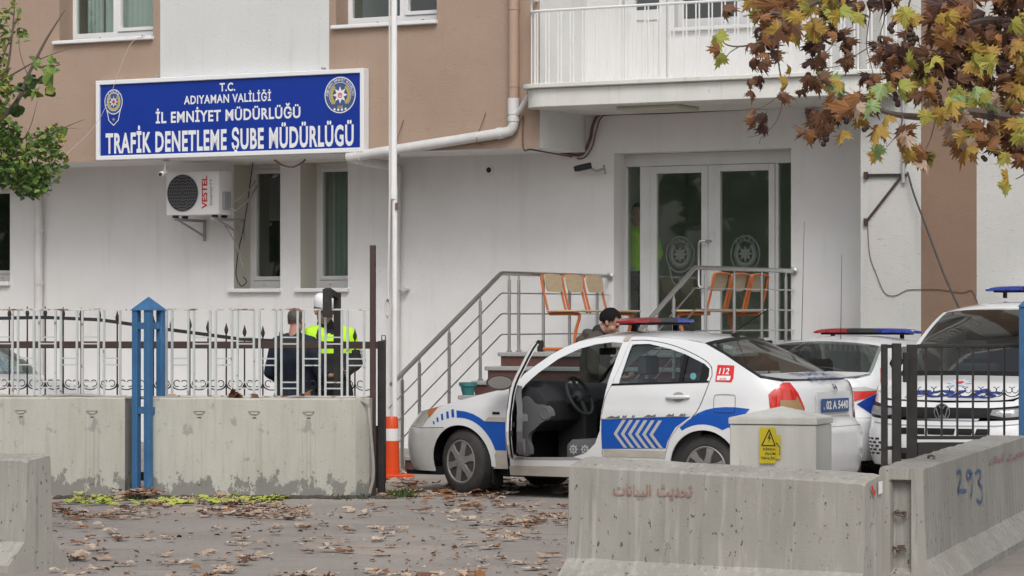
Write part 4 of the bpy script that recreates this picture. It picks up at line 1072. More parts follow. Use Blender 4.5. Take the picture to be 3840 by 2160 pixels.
# ------------------------------------------------------------------ vehicles
M_paint = mat('white_car_paint', (.74, .75, .76), .22, coat=.8, col2=(.66, .66, .65), nscale=2.5, namt=.35)
M_dusty = mat('dusty_white_paint', (.50, .47, .42), .55, col2=(.40, .36, .31), nscale=5, namt=.8, stretch=(1, 1, 2))
M_pblue = mat('police_blue_film', (.006, .085, .42), .35, col2=(.005, .07, .36), nscale=3, namt=.4)
M_pblue2 = mat('dark_blue_film', (.006, .035, .25), .35)
M_chev = mat('grey_reflective_film', (.46, .46, .45), .5)
M_trim = mat('black_car_trim', (.010, .010, .011), .5, spec=.25)
M_rubber = mat('tyre_rubber', (.028, .027, .027), .85, col2=(.055, .05, .045), nscale=8, namt=.7)
M_rim = mat('grey_hubcap', (.27, .265, .26), .4, metal=.3, col2=(.20, .19, .18), nscale=10, namt=.6)
M_inter = mat('dark_car_interior', (.022, .023, .026), .75, col2=(.035, .036, .04), nscale=6)
M_intg = mat('grey_car_interior', (.15, .15, .16), .7)
M_seat = mat('seat_fabric', (.10, .10, .11), .9, col2=(.16, .16, .16), nscale=30)
M_cglass = glass('car_glass', (.56, .64, .63), fres=1.45)
M_tglass = glass('tinted_car_glass', (.20, .22, .22), fres=1.3)
M_head = mat('headlight_lens', (.50, .50, .46), .12, coat=1, col2=(.36, .36, .33), nscale=7, stretch=(4, 1, 1))
M_amber = mat('amber_lens', (.55, .16, .04), .2, coat=1)
M_tail = mat('red_lens', (.60, .022, .012), .15, coat=1, col2=(.50, .016, .01), nscale=9)
M_tape = mat('brown_tape', (.36, .23, .11), .5, col2=(.30, .19, .09), nscale=9)
M_barred = glass('red_dome', (.80, .22, .24), fres=1.5, solid=.30, dark=(.42, .03, .04)); M_barblue = glass('blue_dome', (.18, .30, .78), fres=1.5, solid=.30, dark=(.03, .07, .40)); M_barclear = glass('clear_dome', (.3, .33, .36), fres=1.5, solid=.4, dark=(.04, .045, .05))
M_mirror = mat('mirror_face', (.5, .5, .5), .05, metal=1)
M_chrome = mat('chrome', (.65, .65, .66), .12, metal=1)
M_plate = mat('blue_plate', (.012, .07, .22), .35)
class Shell:
    def __init__(s, plan, s0, side, nose, tail, nb, tb):
        """plan: half outline (x, half width) nose -> tail; s equals x at s0; insets by height for side / nose / tail; nb, tb: blending ranges of s"""
        P = [Vector(p) for p in chaikin(plan, 3, False)]
        cum = [0.0]
        for a, b in zip(P, P[1:]): cum.append(cum[-1] + (b - a).length)
        k = next(i for i, p in enumerate(P) if p.x >= s0)
        sh = P[k].x - cum[k]
        s.P, s.cum = P, [c + sh for c in cum]
        s.side, s.nose, s.tail = spline(side), spline(nose), spline(tail)
        s.nb, s.tb = nb, tb; s.s_min, s.s_max = s.cum[0], s.cum[-1]
    def plan(s, t):
        i = min(max(bisect_right(s.cum, t) - 1, 0), len(s.P) - 2)
        d = s.P[i + 1] - s.P[i]; p = s.P[i] + d * ((t - s.cum[i]) / max(1e-9, s.cum[i + 1] - s.cum[i]))
        def tg(j):
            a = s.P[max(j - 1, 0)]; b = s.P[min(j + 1, len(s.P) - 1)]; return (b - a).normalized()
        f = (t - s.cum[i]) / max(1e-9, s.cum[i + 1] - s.cum[i])
        T = tg(i).lerp(tg(i + 1), min(1, max(0, f))).normalized()
        return p, Vector((-T.y, T.x))      # outward normal of the half outline
    def inset(s, t, z):
        wn = 1 - ss(s.nb[0], s.nb[1], t); wt = ss(s.tb[0], s.tb[1], t)
        return s.side(z) * (1 - wn - wt) + s.nose(z) * wn + s.tail(z) * wt
    def S(s, t, z):
        p, n = s.plan(t); q = p - n * s.inset(t, z)
        return Vector((q.x, -q.y, z))
    def Fz(s, t, z):
        v = s.S(t, z); return Vector((v.x, -v.y, v.z))
def arcp(cx, cz, r, a0, a1, n=14): return [(cx + r * math.cos(R(lerp(a0, a1, k / n))), cz + r * math.sin(R(lerp(a0, a1, k / n)))) for k in range(n + 1)]
def sheet(fn, nu, nv, mb=None, mi=0, u0=0, u1=1, v0=-1, v1=1):
    """smooth grid surface with true normals"""
    mb = mb or MB()
    if mb.n is None: mb.n = []
    b = len(mb.v); e = 1e-3
    for i in range(nu + 1):
        for j in range(nv + 1):
            u = lerp(u0, u1, i / nu); v = lerp(v0, v1, j / nv)
            a = fn(u, v); du = fn(u + e, v) - fn(u - e, v); dv = fn(u, v + e) - fn(u, v - e); n = du.cross(dv)
            mb.v.append(a); mb.n.append(n.normalized() if n.length > 1e-14 else Vector((0, 0, 1)))
    for i in range(nu):
        for j in range(nv):
            a = b + i * (nv + 1) + j; mb.f.append([a, a + 1, a + nv + 2, a + nv + 1]); mb.m.append(mi)
    for f in mb.f[-nu * nv:]:
        c = (mb.v[f[1]] - mb.v[f[0]]).cross(mb.v[f[2]] - mb.v[f[1]])
        if c.dot(mb.n[f[0]]) < 0: f.reverse()
    return mb
def wheel(parent, F, x, y, r, steer=0, spokes=6, label=None, rimmat=None):
    """wheel whose outer face looks to -y of its frame"""
    M = F @ Matrix.Translation((x, y, r)) @ Matrix.Rotation(R(steer), 4, 'Z')
    o = MB(); wd = .185
    o.lathe([(r * .66, 0), (r * .70, -.012), (r * .86, -.006), (r * .95, .012), (r, .035), (r, wd - .03), (r * .95, wd), (r * .66, wd)], (0, 0, 0), 'y', 40)
    for k in range(64):
        q = 2 * pi * k / 64; Mt = Matrix.Rotation(q, 4, 'Y')
        o.box(-.006, .006, .03, .075, r - .004, r + .004, 0, Mt); o.box(-.006, .006, .11, .155, r - .004, r + .004, 0, Mt @ Matrix.Rotation(.05, 4, 'Y'))
    ty = o.build('tyre', M_rubber, parent, M, smooth=35)
    rm = MB(); R_ = r * .675
    rm.lathe([(R_, .05), (R_, -.004), (R_ * .95, -.010), (R_ * .90, -.002), (R_ * .88, .03)], (0, 0, 0), 'y', 40)
    for k in range(spokes):
        q = 2 * pi * (k + .25) / spokes
        Mt = Matrix.Rotation(q, 4, 'Y')
        rm.loft([[(Mt @ Vector(p)) for p in ring] for ring in (
            [(-.036, .0, R_ * .22), (.036, .0, R_ * .22), (.030, -.018, R_ * .22), (-.030, -.018, R_ * .22)],
            [(-.030, .01, R_ * .6), (.030, .01, R_ * .6), (.024, -.012, R_ * .6), (-.024, -.012, R_ * .6)],
            [(-.045, .02, R_ * .93), (.045, .02, R_ * .93), (.040, -.004, R_ * .93), (-.040, -.004, R_ * .93)])])
        rm.tube([Mt @ Vector((.0, -.02, R_ * .22)) + Vector((0, 0, 0)), Mt @ Vector((0, -.026, R_ * .22))], .008, 6)
    rm.lathe([(R_ * .30, .01), (R_ * .29, -.016), (R_ * .14, -.024), (0.001, -.024)], (0, 0, 0), 'y', 24)
    rm.build('rim', rimmat or M_rim, ty, M, smooth=35)
    bk = MB(); bk.lathe([(R_ * .9, .045), (.001, .045)], (0, 0, 0), 'y', 24); bk.lathe([(R_ * .55, .02), (R_ * .55, .05)], (0, 0, 0), 'y', 20)
    bk.build('brake', M_trim, ty, M)
    ty.name = 'wheel'
    return ty
def lightbar(parent, F, L, label=None, flip=False, domes=True):
    """light bar along local y, centred on the frame origin, red at -y"""
    b = MB(); secs = ((-.5, -.15, M_barred if not flip else M_barblue), (-.15, .13, M_barclear), (.13, .5, M_barblue if not flip else M_barred))
    def ring_(t, sc=1.0, zo=0):
        f = (1 - abs(t * 2) ** 4) ** .5 if abs(t) < .5 else 0.05; f = max(f, .12)
        dx = .155 * (.55 + .45 * f) * sc; h = .058 * (.35 + .65 * f) * sc
        return [(dx * c * (abs(c) ** -.35 if abs(c) > .01 else 1), t * L, zo + (.036 if False else 0) + h * (.5 + .5 * s_) ) for c, s_ in [(math.cos(q), math.sin(q)) for q in [2 * pi * j / 16 for j in range(16)]]]
    root = MB().box(-.11, .11, -L * .42, L * .42, -.012, .006).build('light_bar', M_trim, parent, F, bevel=.005)
    for a, c, m in secs:
        o = MB().loft([ring_(lerp(a, c, k / 8)) for k in range(9)])
        o.build('dome', m, root, F, smooth=50)
    o = MB()
    for t in (-.42, -.3, .22, .34, .44): o.box(-.10, .10, t * L - .045, t * L + .045, .010, .036)
    o.build('reflectors', mat('reflector', (.7, .7, .72), .3) if 'reflector' not in bpy.data.materials else bpy.data.materials['reflector'], root, F)
    for t in (-.34, .34): MB().bar((0, t * L, -.07), (0, t * L, -.01), .05, .03).build('foot', M_trim, root, F)
    return root
# ---------- the saloon with its door open
CF = frame(-.752, 27.854, 0, -32)
acc = thing('police_car', 'white and blue police saloon with its front door open and number plate 02 A 5440', 'police car', CF @ Matrix.Translation((2.1, 0, 0)))
SH = Shell([(0, 0), (.005, .2), (.03, .40), (.09, .57), (.2, .685), (.36, .76), (.6, .805), (.9, .83), (1.3, .842), (2.2, .848), (3.0, .846), (3.5, .832), (3.8, .805), (4.0, .762), (4.13, .69), (4.21, .58), (4.255, .40), (4.272, .2), (4.275, 0)], 1.3,
           [(.15, .07), (.3, .035), (.45, .012), (.6, 0), (.79, .006), (.80, .009), (.95, .03), (1.05, .058), (1.2, .13), (1.3, .18), (1.38, .228), (1.42, .262), (1.47, .34)],
           [(.15, .09), (.3, .02), (.45, 0), (.58, .01), (.62, .04), (.7, .10), (.8, .2), (.9, .3), (1.1, .5), (1.47, .8)],
           [(.15, .10), (.28, .02), (.45, 0), (.62, .0), (.655, .02), (.68, .065), (.9, .085), (1.0, .105), (1.05, .14), (1.08, .19), (1.47, .6)], (.0, .55), (3.75, 4.35))
SHz = spline([(-.6, .70), (0, .71), (.3, .742), (.59, .795), (.81, .852), (1.15, .93), (1.36, .972), (1.46, .99)])
AF = (.835, .295); AR = (3.36, .30)
front_arch = arcp(*AF, .335, 109, -9, 16)       # clockwise from the bumper seam over the top to the sill
shoulder = [(x, SHz(x)) for x in (.59, .7, .81, .95, 1.05, 1.15, 1.25, 1.36)]
fender = [(.37, .598), (.46, .70), (.585, .79)] + shoulder[1:] + [(1.365, .95), (1.35, .75), (1.345, .40), (1.34, .245), (1.18, .245)] + front_arch[::-1] + [(.55, .605)]
def both(name, poly, m, parent=acc, res=.05, off=0., holes=(), far=True, **k):
    o = panel(poly, SH.S, res, off, holes, flip=False)
    # orientation: near side normal must look to -y
    if o.n[0].dot(Vector((0, -1, 0))) < 0 and abs(o.n[0].y) > .2: o = panel(poly, SH.S, res, off, holes, flip=True)
    a = o.build(name, m, parent, CF, fixn=False, smooth=180)
    if far:
        f = MB(); f.n = []
        f.add([Vector((v.x, -v.y, v.z)) for v in o.v], [tuple(q)[::-1] for q in o.f]); f.n = [Vector((n.x, -n.y, n.z)) for n in o.n]
        f.build(name, m, parent, CF, fixn=False, smooth=180)
    return a
both('fender', fender, M_paint)
both('front_bumper', [(SH.s_min, .20), (.50, .20)] + arcp(*AF, .335, 194, 109, 10) + [(.55, .60), (.37, .593), (.2, .60), (SH.s_min, .63)], mat('worn_bumper_paint', (.60, .60, .59), .4, coat=.3, col2=(.50, .49, .47), nscale=4, namt=.7))
hl = both('headlight', [(-.02, .60), (.2, .603), (.368, .596), (.455, .70), (.58, .79), (.40, .758), (.05, .70)], M_head, off=.002)
both('indicator_lens', [(.47, .69), (.53, .742), (.578, .788), (.455, .766), (.44, .74)], M_amber, hl, off=.004, far=False)
both('grille', [(SH.s_min, .635), (-.03, .605), (-.03, .69), (SH.s_min, .695)], M_trim, off=-.002)
both('lower_grille', [(SH.s_min, .30), (-.12, .30), (-.12, .45), (SH.s_min, .45)], M_trim, off=.002)
def hood(x, y):
    xx = max(-.0, min(1.46, x)); zb = SHz(xx)
    yb = max(.2, abs(SH.S(max(x, .02), zb).y)) if x > .3 else lerp(.45, abs(SH.S(.3, SHz(.3)).y), max(0, x / .3))
    return Vector((x, y, zb + .055 * (1 - min(1, abs(y) / yb) ** 2.2) * ss(0.02, .7, x)))
edge = []
ts = [lerp(SH.s_min, .55, k / 16) for k in range(17)] + [.65, .75, .85, 1.0, 1.15, 1.28, 1.40]
for t in ts:
    v = SH.S(t, SHz(t)); edge.append((v.x, v.y))
cowl = [(1.36 - .16 * (1 - (y / .72) ** 2), y) for y in (-.68, -.5, -.3, 0, .3, .5, .68)]
hp = edge + cowl + [(x, -y) for x, y in edge[::-1]][:-1]
panel(hp, hood, .07).build('bonnet', M_paint, acc, CF, fixn=False, smooth=180)
ap_open = [(1.40, .40), (1.45, .365), (1.62, .352), (2.04, .37), (2.18, .41), (2.28, .5), (2.33, .61), (2.338, .74), (2.38, 1.02), (2.43, 1.385), (2.32, 1.392), (2.16, 1.372), (2.0, 1.33), (1.81, 1.24), (1.64, 1.115), (1.53, 1.01), (1.45, .9), (1.41, .7)]
door_r = [(2.345, .385), (2.345, .74), (2.37, .90), (2.425, 1.02), (2.47, 1.20), (2.505, 1.405), (2.68, 1.412), (2.94, 1.372), (3.15, 1.305), (3.32, 1.233), (3.385, 1.18), (3.405, 1.11), (3.39, 1.05), (3.36, .94), (3.30, .80), (3.24, .735), (3.12, .66), (3.03, .55), (2.99, .44), (2.98, .385)]
roofl = [(1.50, 1.11), (1.61, 1.195), (1.73, 1.28), (1.85, 1.345), (1.98, 1.398), (2.13, 1.428), (2.29, 1.442), (2.66, 1.442), (2.88, 1.43), (3.05, 1.415), (3.26, 1.385), (3.48, 1.29), (3.71, 1.17), (3.86, 1.09)]
body = [(1.37, .20), (3.03, .20)] + arcp(*AR, .335, 195, 20, 18) + [(3.74, .62), (3.76, .655), (3.975, .66), (3.97, .80), (3.95, .95), (4.11, 1.055), (4.0, 1.07)] + roofl[::-1] + [(1.44, 1.035), (1.375, .985)]
both('body_side', body, M_paint, holes=[ap_open, door_r], far=False)
# far side: closed doors, windows cut out
wF = [(1.60, 1.06), (1.70, 1.14), (1.85, 1.24), (2.0, 1.31), (2.16, 1.355), (2.34, 1.375), (2.36, 1.02), (1.62, 1.0)]
wR = [(2.53, 1.375), (2.70, 1.38), (2.92, 1.34), (3.12, 1.285), (3.31, 1.205), (3.30, 1.05), (3.11, 1.04), (2.50, 1.02)]
o = panel(body, SH.Fz, .06, 0, [wF, wR])
if o.n[0].y < 0: o = panel(body, SH.Fz, .06, 0, [wF, wR], flip=True)
o.build('body_side', M_paint, acc, CF, fixn=False, smooth=180)
for w_ in (wF, wR): panel(w_, SH.Fz, .08, -.004).build('side_window', M_cglass, acc, CF, fixn=False, smooth=180)
# roof
zr = spline([(1.9, 1.36), (1.98, 1.398), (2.13, 1.428), (2.29, 1.442), (2.66, 1.442), (2.88, 1.43), (3.05, 1.415), (3.26, 1.385), (3.4, 1.32)])
def roof(x, v):
    z = zr(x); y = SH.S(x, z).y
    return Vector((x, -y * v, z + .05 * (1 - abs(v) ** 2.4)))
panel([(1.985, -1), (1.965, -.6), (1.955, 0), (1.965, .6), (1.985, 1)] + [(x, 1) for x in (2.3, 2.6, 2.9, 3.1)] + [(3.255, 1), (3.31, .6), (3.33, 0), (3.31, -.6), (3.255, -1)] + [(x, -1) for x in (3.1, 2.9, 2.6, 2.3)], roof, .12).build('roof', M_paint, acc, CF, fixn=False, smooth=180)
ep = [Vector((1.395, 1.0)), Vector((1.50, 1.11)), Vector((1.61, 1.195)), Vector((1.73, 1.28)), Vector((1.85, 1.345)), Vector((1.985, 1.40))]
rp = [Vector((3.255, 1.387)), Vector((3.48, 1.29)), Vector((3.71, 1.17)), Vector((3.86, 1.092))]
def pl(P, t):
    k = min(int(max(t, 0) * (len(P) - 1)), len(P) - 2); f = t * (len(P) - 1) - k; return P[k].lerp(P[k + 1], f)
def wscreen(t, v):
    e = pl(ep, t); s = SH.S(e.x, e.y); b = 1 - abs(v) ** 2.2
    return Vector((s.x - lerp(.17, .03, t) * b, -s.y * v, s.z + lerp(-.01, .048, t) * b))
def rscreen(t, v):
    e = pl(rp, t); s = SH.S(e.x, e.y); b = 1 - abs(v) ** 2.2
    return Vector((s.x + lerp(.075, .06, t) * b, -s.y * v, s.z + lerp(.05, .012, t) * b))
sheet(wscreen, 10, 14, v0=-.95, v1=.95).build('windscreen', M_cglass, acc, CF, fixn=False, smooth=180)
sheet(rscreen, 10, 14, v0=-.93, v1=.93).build('rear_window', M_cglass, acc, CF, fixn=False, smooth=180)
for sgn in (-1, 1):
    for f_ in (rscreen, wscreen):
        sheet(lambda t, v: f_(t, sgn * v) + Vector((0, 0, .002)), 8, 1, None, 0, 0, 1, .925 if f_ is rscreen else .945, 1.0).build('screen_trim', M_trim, acc, CF, fixn=False, smooth=180)
sheet(lambda t, v: rscreen(t, v) + Vector((.002, 0, .003)), 1, 14, None, 0, 0.0, .07, -.93, .93).build('screen_trim', M_trim, acc, CF, fixn=False, smooth=180)
# boot lid (deck) and tail
def deck(x, y): return Vector((x, y, 1.112 - .23 * (x - 3.86) + .03 * (1 - (y / .78) ** 2)))
zs_t = 1.058
de = []
for k in range(15):
    t = lerp(3.86, SH.s_max, k / 14); v = SH.S(t, zs_t); de.append((v.x, v.y))
sb = [(rscreen(1.0, v).x, rscreen(1.0, v).y) for v in (.9, .6, .3, 0, -.3, -.6, -.9)]
dk_ = MB(); dk_.n = []
panel([(x, y) for x, y in de] + [(x, -y) for x, y in de[::-1][1:]] + sb, deck, .06, mb=dk_)
dko = dk_.build('boot_lid', M_paint, acc, CF, fixn=False, smooth=180)
both('rear_bumper', [(3.66, .22), (SH.s_max, .22), (SH.s_max, .655), (3.76, .655), (3.74, .62)] + arcp(*AR, .335, 62, -12, 8), M_paint, off=.004)
both('bumper_lip', [(3.70, .18), (SH.s_max, .18), (SH.s_max, .235), (3.70, .235)], M_dusty, off=.008)
both('boot_panel', [(4.28, .66), (SH.s_max, .66), (SH.s_max, 1.062), (4.10, 1.062), (4.2, .9)], M_paint)
tl_ = both('tail_light', [(3.97, .665), (3.972, .80), (3.952, .95), (4.0, .995), (4.09, 1.05), (4.19, 1.05), (4.29, .96), (4.36, .84), (4.39, .665)], M_tail, off=.006)
both('lens_tape', [(4.06, .80), (4.06, .90), (4.24, .90), (4.26, .935), (4.33, .84), (4.37, .72), (4.06, .72)], M_tape, tl_, off=.009, far=False)
def tailf(y, z): 
    t = SH.s_max - abs(y); p = SH.S(t, z); return Vector((p.x, y, z))
pf = MB(); pf.box(4.192, 4.205, -.30, .30, .76, .965)
MB().box(4.150, 4.206, -.31, .31, .75, .755).build('plate_lamp_strip', M_chrome, dko, CF)
pr_ = MB(); pr_.box(4.195, 4.199, -.33, .33, .73, .965); 
pr_.build('plate_recess', M_paint, acc, CF)
pt_ = MB(); pt_.box(4.21, 4.222, -.265, .265, .785, .905); PLf = lambda a, b: (4.2235, a, b)
plate = pt_.build('number_plate', M_plate, acc, CF, bevel=.003)
lt = MB(); text_fit(lt, '02 A 5440', -.19, .245, .812, .886, PLf, .03); lt.build('plate_number', M_signwhite, plate, CF, fixn=False, smooth=None)
lt = MB(); text_fit(lt, 'TR', -.25, -.215, .812, .83, PLf, .02); lt.build('country_code', M_signwhite, plate, CF, fixn=False, smooth=None)
lg = MB(); ring(lg, 0, 1.0, .045, .032, .007, lambda a, b: (4.212 - (b - 1.0) * .5, a, b))
for a, b in (((-.022, .985), (-.012, 1.015)), ((.012, .985), (.022, 1.015)), ((-.018, .998), (.018, 1.002))): lg.bar((4.213 - (a[1] - 1) * .5, a[0], a[1]), (4.213 - (b[1] - 1) * .5, b[0], b[1]), .009)
lg.build('emblem', mat('dark_chrome', (.22, .22, .23), .25, metal=.8), dko, CF, fixn=False)
dt = MB(); text_fit(dt, 'TRAFİK', -.36, .36, 4.03, 3.93, lambda a, b: Vector((b, a, deck(b, a).z + .003)), .0, 0, 'H'); text_fit(dt, 'POLİSİ', -.30, .30, 4.165, 4.085, lambda a, b: Vector((b, a, deck(b, a).z + .003)), .0, 0, 'H')
dt.build('boot_lettering', M_pblue2, dko, CF, fixn=False, smooth=None)
# rear door
win_r = [(2.535, 1.372), (2.70, 1.378), (2.92, 1.338), (3.095, 1.29), (3.31, 1.205), (3.365, 1.165), (3.375, 1.10), (3.36, 1.055), (3.11, 1.04), (2.495, 1.022)]
dr = both('rear_door', [(p[0] + (.004 if p[0] < 2.6 else -.004), p[1]) for p in door_r], M_paint, off=.002, holes=[win_r], far=False, res=.045)
gl_ = panel(win_r, SH.S, .07, -.012); gl_.build('side_window', M_cglass, dr, CF, fixn=False, smooth=180)
both('window_divider', [(3.085, 1.295), (3.125, 1.283), (3.125, 1.04), (3.085, 1.04)], M_trim, dr, off=-.002, far=False)
both('corner_trim', [(3.285, 1.218), (3.36, 1.18), (3.37, 1.10), (3.355, 1.052), (3.29, 1.048)], M_trim, dr, off=.0, far=False)
both('belt_seal', [(2.42, 1.008), (2.43, 1.026), (3.385, 1.062), (3.385, 1.046)], M_trim, dr, off=.006, far=False)
rail = [(2.51, 1.407), (2.68, 1.413), (2.94, 1.373), (3.15, 1.306), (3.32, 1.234), (3.385, 1.181), (3.405, 1.11)]
gap = MB()
def seam(pts, w=.006, off=.003, name='door_gap', parent=acc):
    g_ = MB(); P2 = [Vector(p) for p in pts]; b = 0
    for i, p in enumerate(P2):
        t = (P2[min(i + 1, len(P2) - 1)] - P2[max(i - 1, 0)]).normalized(); n_ = Vector((-t.y, t.x)) * w / 2
        for q in (p + n_, p - n_):
            v = SH.S(q.x, q.y); g_.v.append(Vector((v.x, v.y - off, v.z)))
    for i in range(len(P2) - 1): g_.f.append([2 * i, 2 * i + 1, 2 * i + 3, 2 * i + 2]); g_.m.append(0)
    return g_.build(name, M_trim, parent, CF, fixn=False, smooth=180)
seam(chaikin(rail, 2, False)); seam(chaikin([(3.405, 1.11), (3.39, 1.05), (3.36, .94), (3.30, .80), (3.25, .745)], 2, False)); seam([(2.345, .40), (2.345, .74), (2.372, .90), (2.427, 1.02)])
seam([(.55, .602), (.37, .595)], .005); seam([(.55, .602), (.72, .612)], .004)
hd = MB(); hd.tube([SH.S(2.99 + .23 * k / 6, .915 + .008 * k / 6) + Vector((0, -.012 - .02 * math.sin(pi * k / 6) ** .5, 0)) for k in range(7)], [.012, .016, .017, .017, .017, .016, .012], 8)
hd.build('door_handle', M_paint, dr, CF); 
both('handle_cup', [(3.105 + .06 * math.cos(q), .918 + .045 * math.sin(q)) for q in [2 * pi * k / 16 for k in range(16)]], M_grey, dr, off=.0035, far=False)
both('rub_strip', [(2.352, .716), (2.352, .752), (3.12, .785), (3.22, .78), (3.16, .755)], M_paint, dr, off=.014, far=False)
rr = random.Random(5); sc_ = []
for a, b in ((2.40, .14), (2.56, .05), (2.66, .03), (2.78, .12), (3.0, .08), (3.13, .06)):
    zb_ = lerp(.721, .757, (a - 2.35) / .8); sc_.append([(a, zb_), (a + b * .4, zb_ + .022), (a + b * .7, zb_ + .012), (a + b, zb_ + .026), (a + b, zb_ + .003)])
both('scuffs', sc_, mat('scuff_grey', (.13, .13, .135), .7), dr, off=.017, far=False, res=.03)
# blue livery, chevrons, sticker, fuel flap
blue_f = [(.80, .765), (.90, .757), (.985, .736), (1.06, .705), (1.115, .672), (1.343, .672), (1.343, .412), (1.225, .412)] + arcp(*AF, .405, 17, 94, 12)
fb = both('blue_band', [blue_f], M_pblue, off=.003, far=False)
bars_ = []
for k, (x, z) in enumerate(((.748, .70), (.69, .688), (.628, .672), (.575, .653), (.53, .632))):
    h = (.075, .066, .06, .045, .03)[k]; bars_.append([(x, z), (x + .032 - .003 * k, z + .004), (x + .022 - .003 * k, z + h), (x - .008, z + h - .004)])
both('blue_bars', bars_, M_pblue, off=.003, far=False, res=.03)
blue_d = [(2.35, .452), (2.35, .708), (3.0, .742), (3.235, .752), (3.09, .655), (3.01, .53), (2.99, .47)]
blue_q = [(3.262, .752), (3.30, .78), (3.38, .812), (3.46, .83), (3.55, .838), (3.66, .838), (3.79, .825), (3.74, .765), (3.66, .64), (3.60, .665)] + arcp(*AR, .385, 62, 122, 10) + [(3.13, .655)]
both('blue_band', [blue_d], M_pblue, dr, off=.005, far=False); both('blue_band', [blue_q], M_pblue, off=.003, far=False)
chv = []
for k in range(6):
    x = 2.475 + .072 * k; w = .036
    chv.append([(x, .588), (x + .088, .712), (x + .088 + w, .712), (x + w, .588), (x + .098 + w, .468), (x + .098, .468)])
both('chevrons', chv, M_chev, dr, off=.008, far=False, res=.05)
both('wheel_arch_trim', [arcp(*AR, .385, 195, 15, 20) + arcp(*AR, .337, 15, 195, 20)], M_paint, off=.012, far=False, res=.05)
both('wheel_arch_trim', [arcp(*AF, .385, 120, -5, 16) + arcp(*AF, .337, -5, 120, 16)], M_paint, off=.008, far=False, res=.05)
both('dirty_sill', [[(1.36, .19), (3.02, .19), (3.015, .30), (1.36, .275)]], M_dusty, off=.004, far=False)
both('dirty_sill', [[(2.36, .385), (2.985, .385), (2.99, .448), (2.36, .448)]], M_dusty, dr, off=.005, far=False); both('dirty_sill', [[(1.20, .245), (1.338, .245), (1.342, .41), (1.235, .41), (1.17, .30)]], M_dusty, off=.004, far=False)
seam(chaikin([(3.455, .80), (3.45, .93), (3.47, .945), (3.64, .945), (3.655, .93), (3.655, .80), (3.64, .79), (3.47, .79)], 1, True) + [(3.455, .80)], .004, .0045, 'fuel_flap_gap')
st_ = both('emergency_sticker', [[(3.445, 1.055), (3.435, 1.20), (3.60, 1.195), (3.615, 1.085), (3.60, 1.05)]], M_red, off=.002, far=False, res=.03)
both('sticker_field', [[(3.46, 1.067), (3.457, 1.105), (3.585, 1.105), (3.587, 1.085), (3.58, 1.067)]], M_signwhite, st_, off=.0045, far=False, res=.03)
SF = lambda o_: (lambda a, b: SH.S(a, b) + Vector((0, -o_, .0)))
lt = MB(); text_fit(lt, '112', 3.468, 3.566, 1.120, 1.174, SF(.0075), .02); lt.build('sticker_number', M_signwhite, st_, CF, fixn=False, smooth=None)
lt = MB(); text_fit(lt, 'ACİL', 3.485, 3.555, 1.075, 1.093, SF(.0085), .02); lt.build('sticker_word', M_red, st_, CF, fixn=False, smooth=None)
o = MB(); o.lathe([(.03, .0), (.03, -.003)], SH.S(3.22, 1.10) + Vector((0, .006, 0)), 'y', 16); o.build('round_sticker', mat('teal_sticker', (.15, .42, .45), .5), dr, CF)
both('side_lamp', [[(1.20, .735), (1.28, .735), (1.28, .758), (1.20, .758)]], M_trim, off=.004, far=False, res=.03); both('rub_strip', [[(1.12, .672), (1.34, .668), (1.345, .71), (1.16, .71)]], M_dusty, off=.010, far=False)
both('door_sill_trim', [[(1.40, .33), (2.2, .345), (2.05, .37), (1.45, .355)]], M_grey, off=.002, far=False)
# wheels, underside, mud flap
wheel(acc, CF, AF[0], -.79, .298, steer=-17); wheel(acc, CF, AR[0], -.79, .298)
for x in (AF[0], AR[0]):
    M = CF @ Matrix.Translation((x, .79, 0)) @ Matrix.Rotation(pi, 4, 'Z'); wheel(acc, M, 0, 0, .298)
ub = MB(); ub.box(.45, 3.9, -.70, .70, .17, .24); 
for cx in (AF[0], AR[0]):
    for sgn in (-1, 1): ub.loft([[(cx + .345 * math.cos(q), sgn * y, .297 + .345 * math.sin(q)) for q in [pi * k / 14 for k in range(15)]] for y in (.50, .735)], cap=False, closed=False); ub.loft([[(cx + rr_ * math.cos(q), sgn * .52, .297 + rr_ * math.sin(q)) for q in [pi * k / 14 for k in range(15)]] for rr_ in (.345, .01)], cap=False, closed=False)
ub.box(.12, .5, -.62, .62, .16, .2); ub.box(.15, 1.25, -.55, .55, .3, .62); ub.box(3.72, 4.18, -.6, .6, .2, .6); ub.build('underside', M_trim, acc, CF, fixn=True, smooth=None)
MB().box(1.165, 1.185, -.80, -.62, .10, .36).build('mud_flap', M_trim, acc, CF, bevel=.006)
# interior
it = MB(); it.box(1.2, 3.75, -.74, .74, .24, .30); it.box(1.18, 1.3, -.74, .74, .3, .92); it.box(3.62, 3.75, -.66, .66, .3, 1.0); it.box(1.4, 3.7, .70, .76, .28, .97); it.box(3.7, 4.05, -.62, .62, .98, 1.03)
it.box(2.36, 3.3, -.775, -.74, .28, .96)
it.build('cabin', M_inter, acc, CF)
rl_ = MB()
sheet(lambda u, v: roof(lerp(2.0, 3.25, u), v) + Vector((0, 0, -.03)), 6, 10, rl_); rl_.build('headlining', mat('headlining', (.30, .30, .29), .9), acc, CF, fixn=False, smooth=180)
dsh = MB(); dsh.loft([[(x, y, z) for (x, z) in ((1.22, .62), (1.22, .96), (1.45, .995 + (.05 if -.62 < y < -.2 else 0)), (1.62, .97 + (.06 if -.62 < y < -.2 else 0)), (1.72, .86), (1.70, .68), (1.55, .58))] for y in (-.74, -.64, -.6, -.22, -.16, 0, .4, .74)])
dsh.build('dashboard', M_inter, acc, CF, bevel=.012, seg=2)
cs = MB(); cs.box(1.45, 1.75, -.12, .12, .3, .86); cs.box(1.7, 2.6, -.11, .11, .3, .5); cs.build('centre_console', M_inter, acc, CF, bevel=.02)
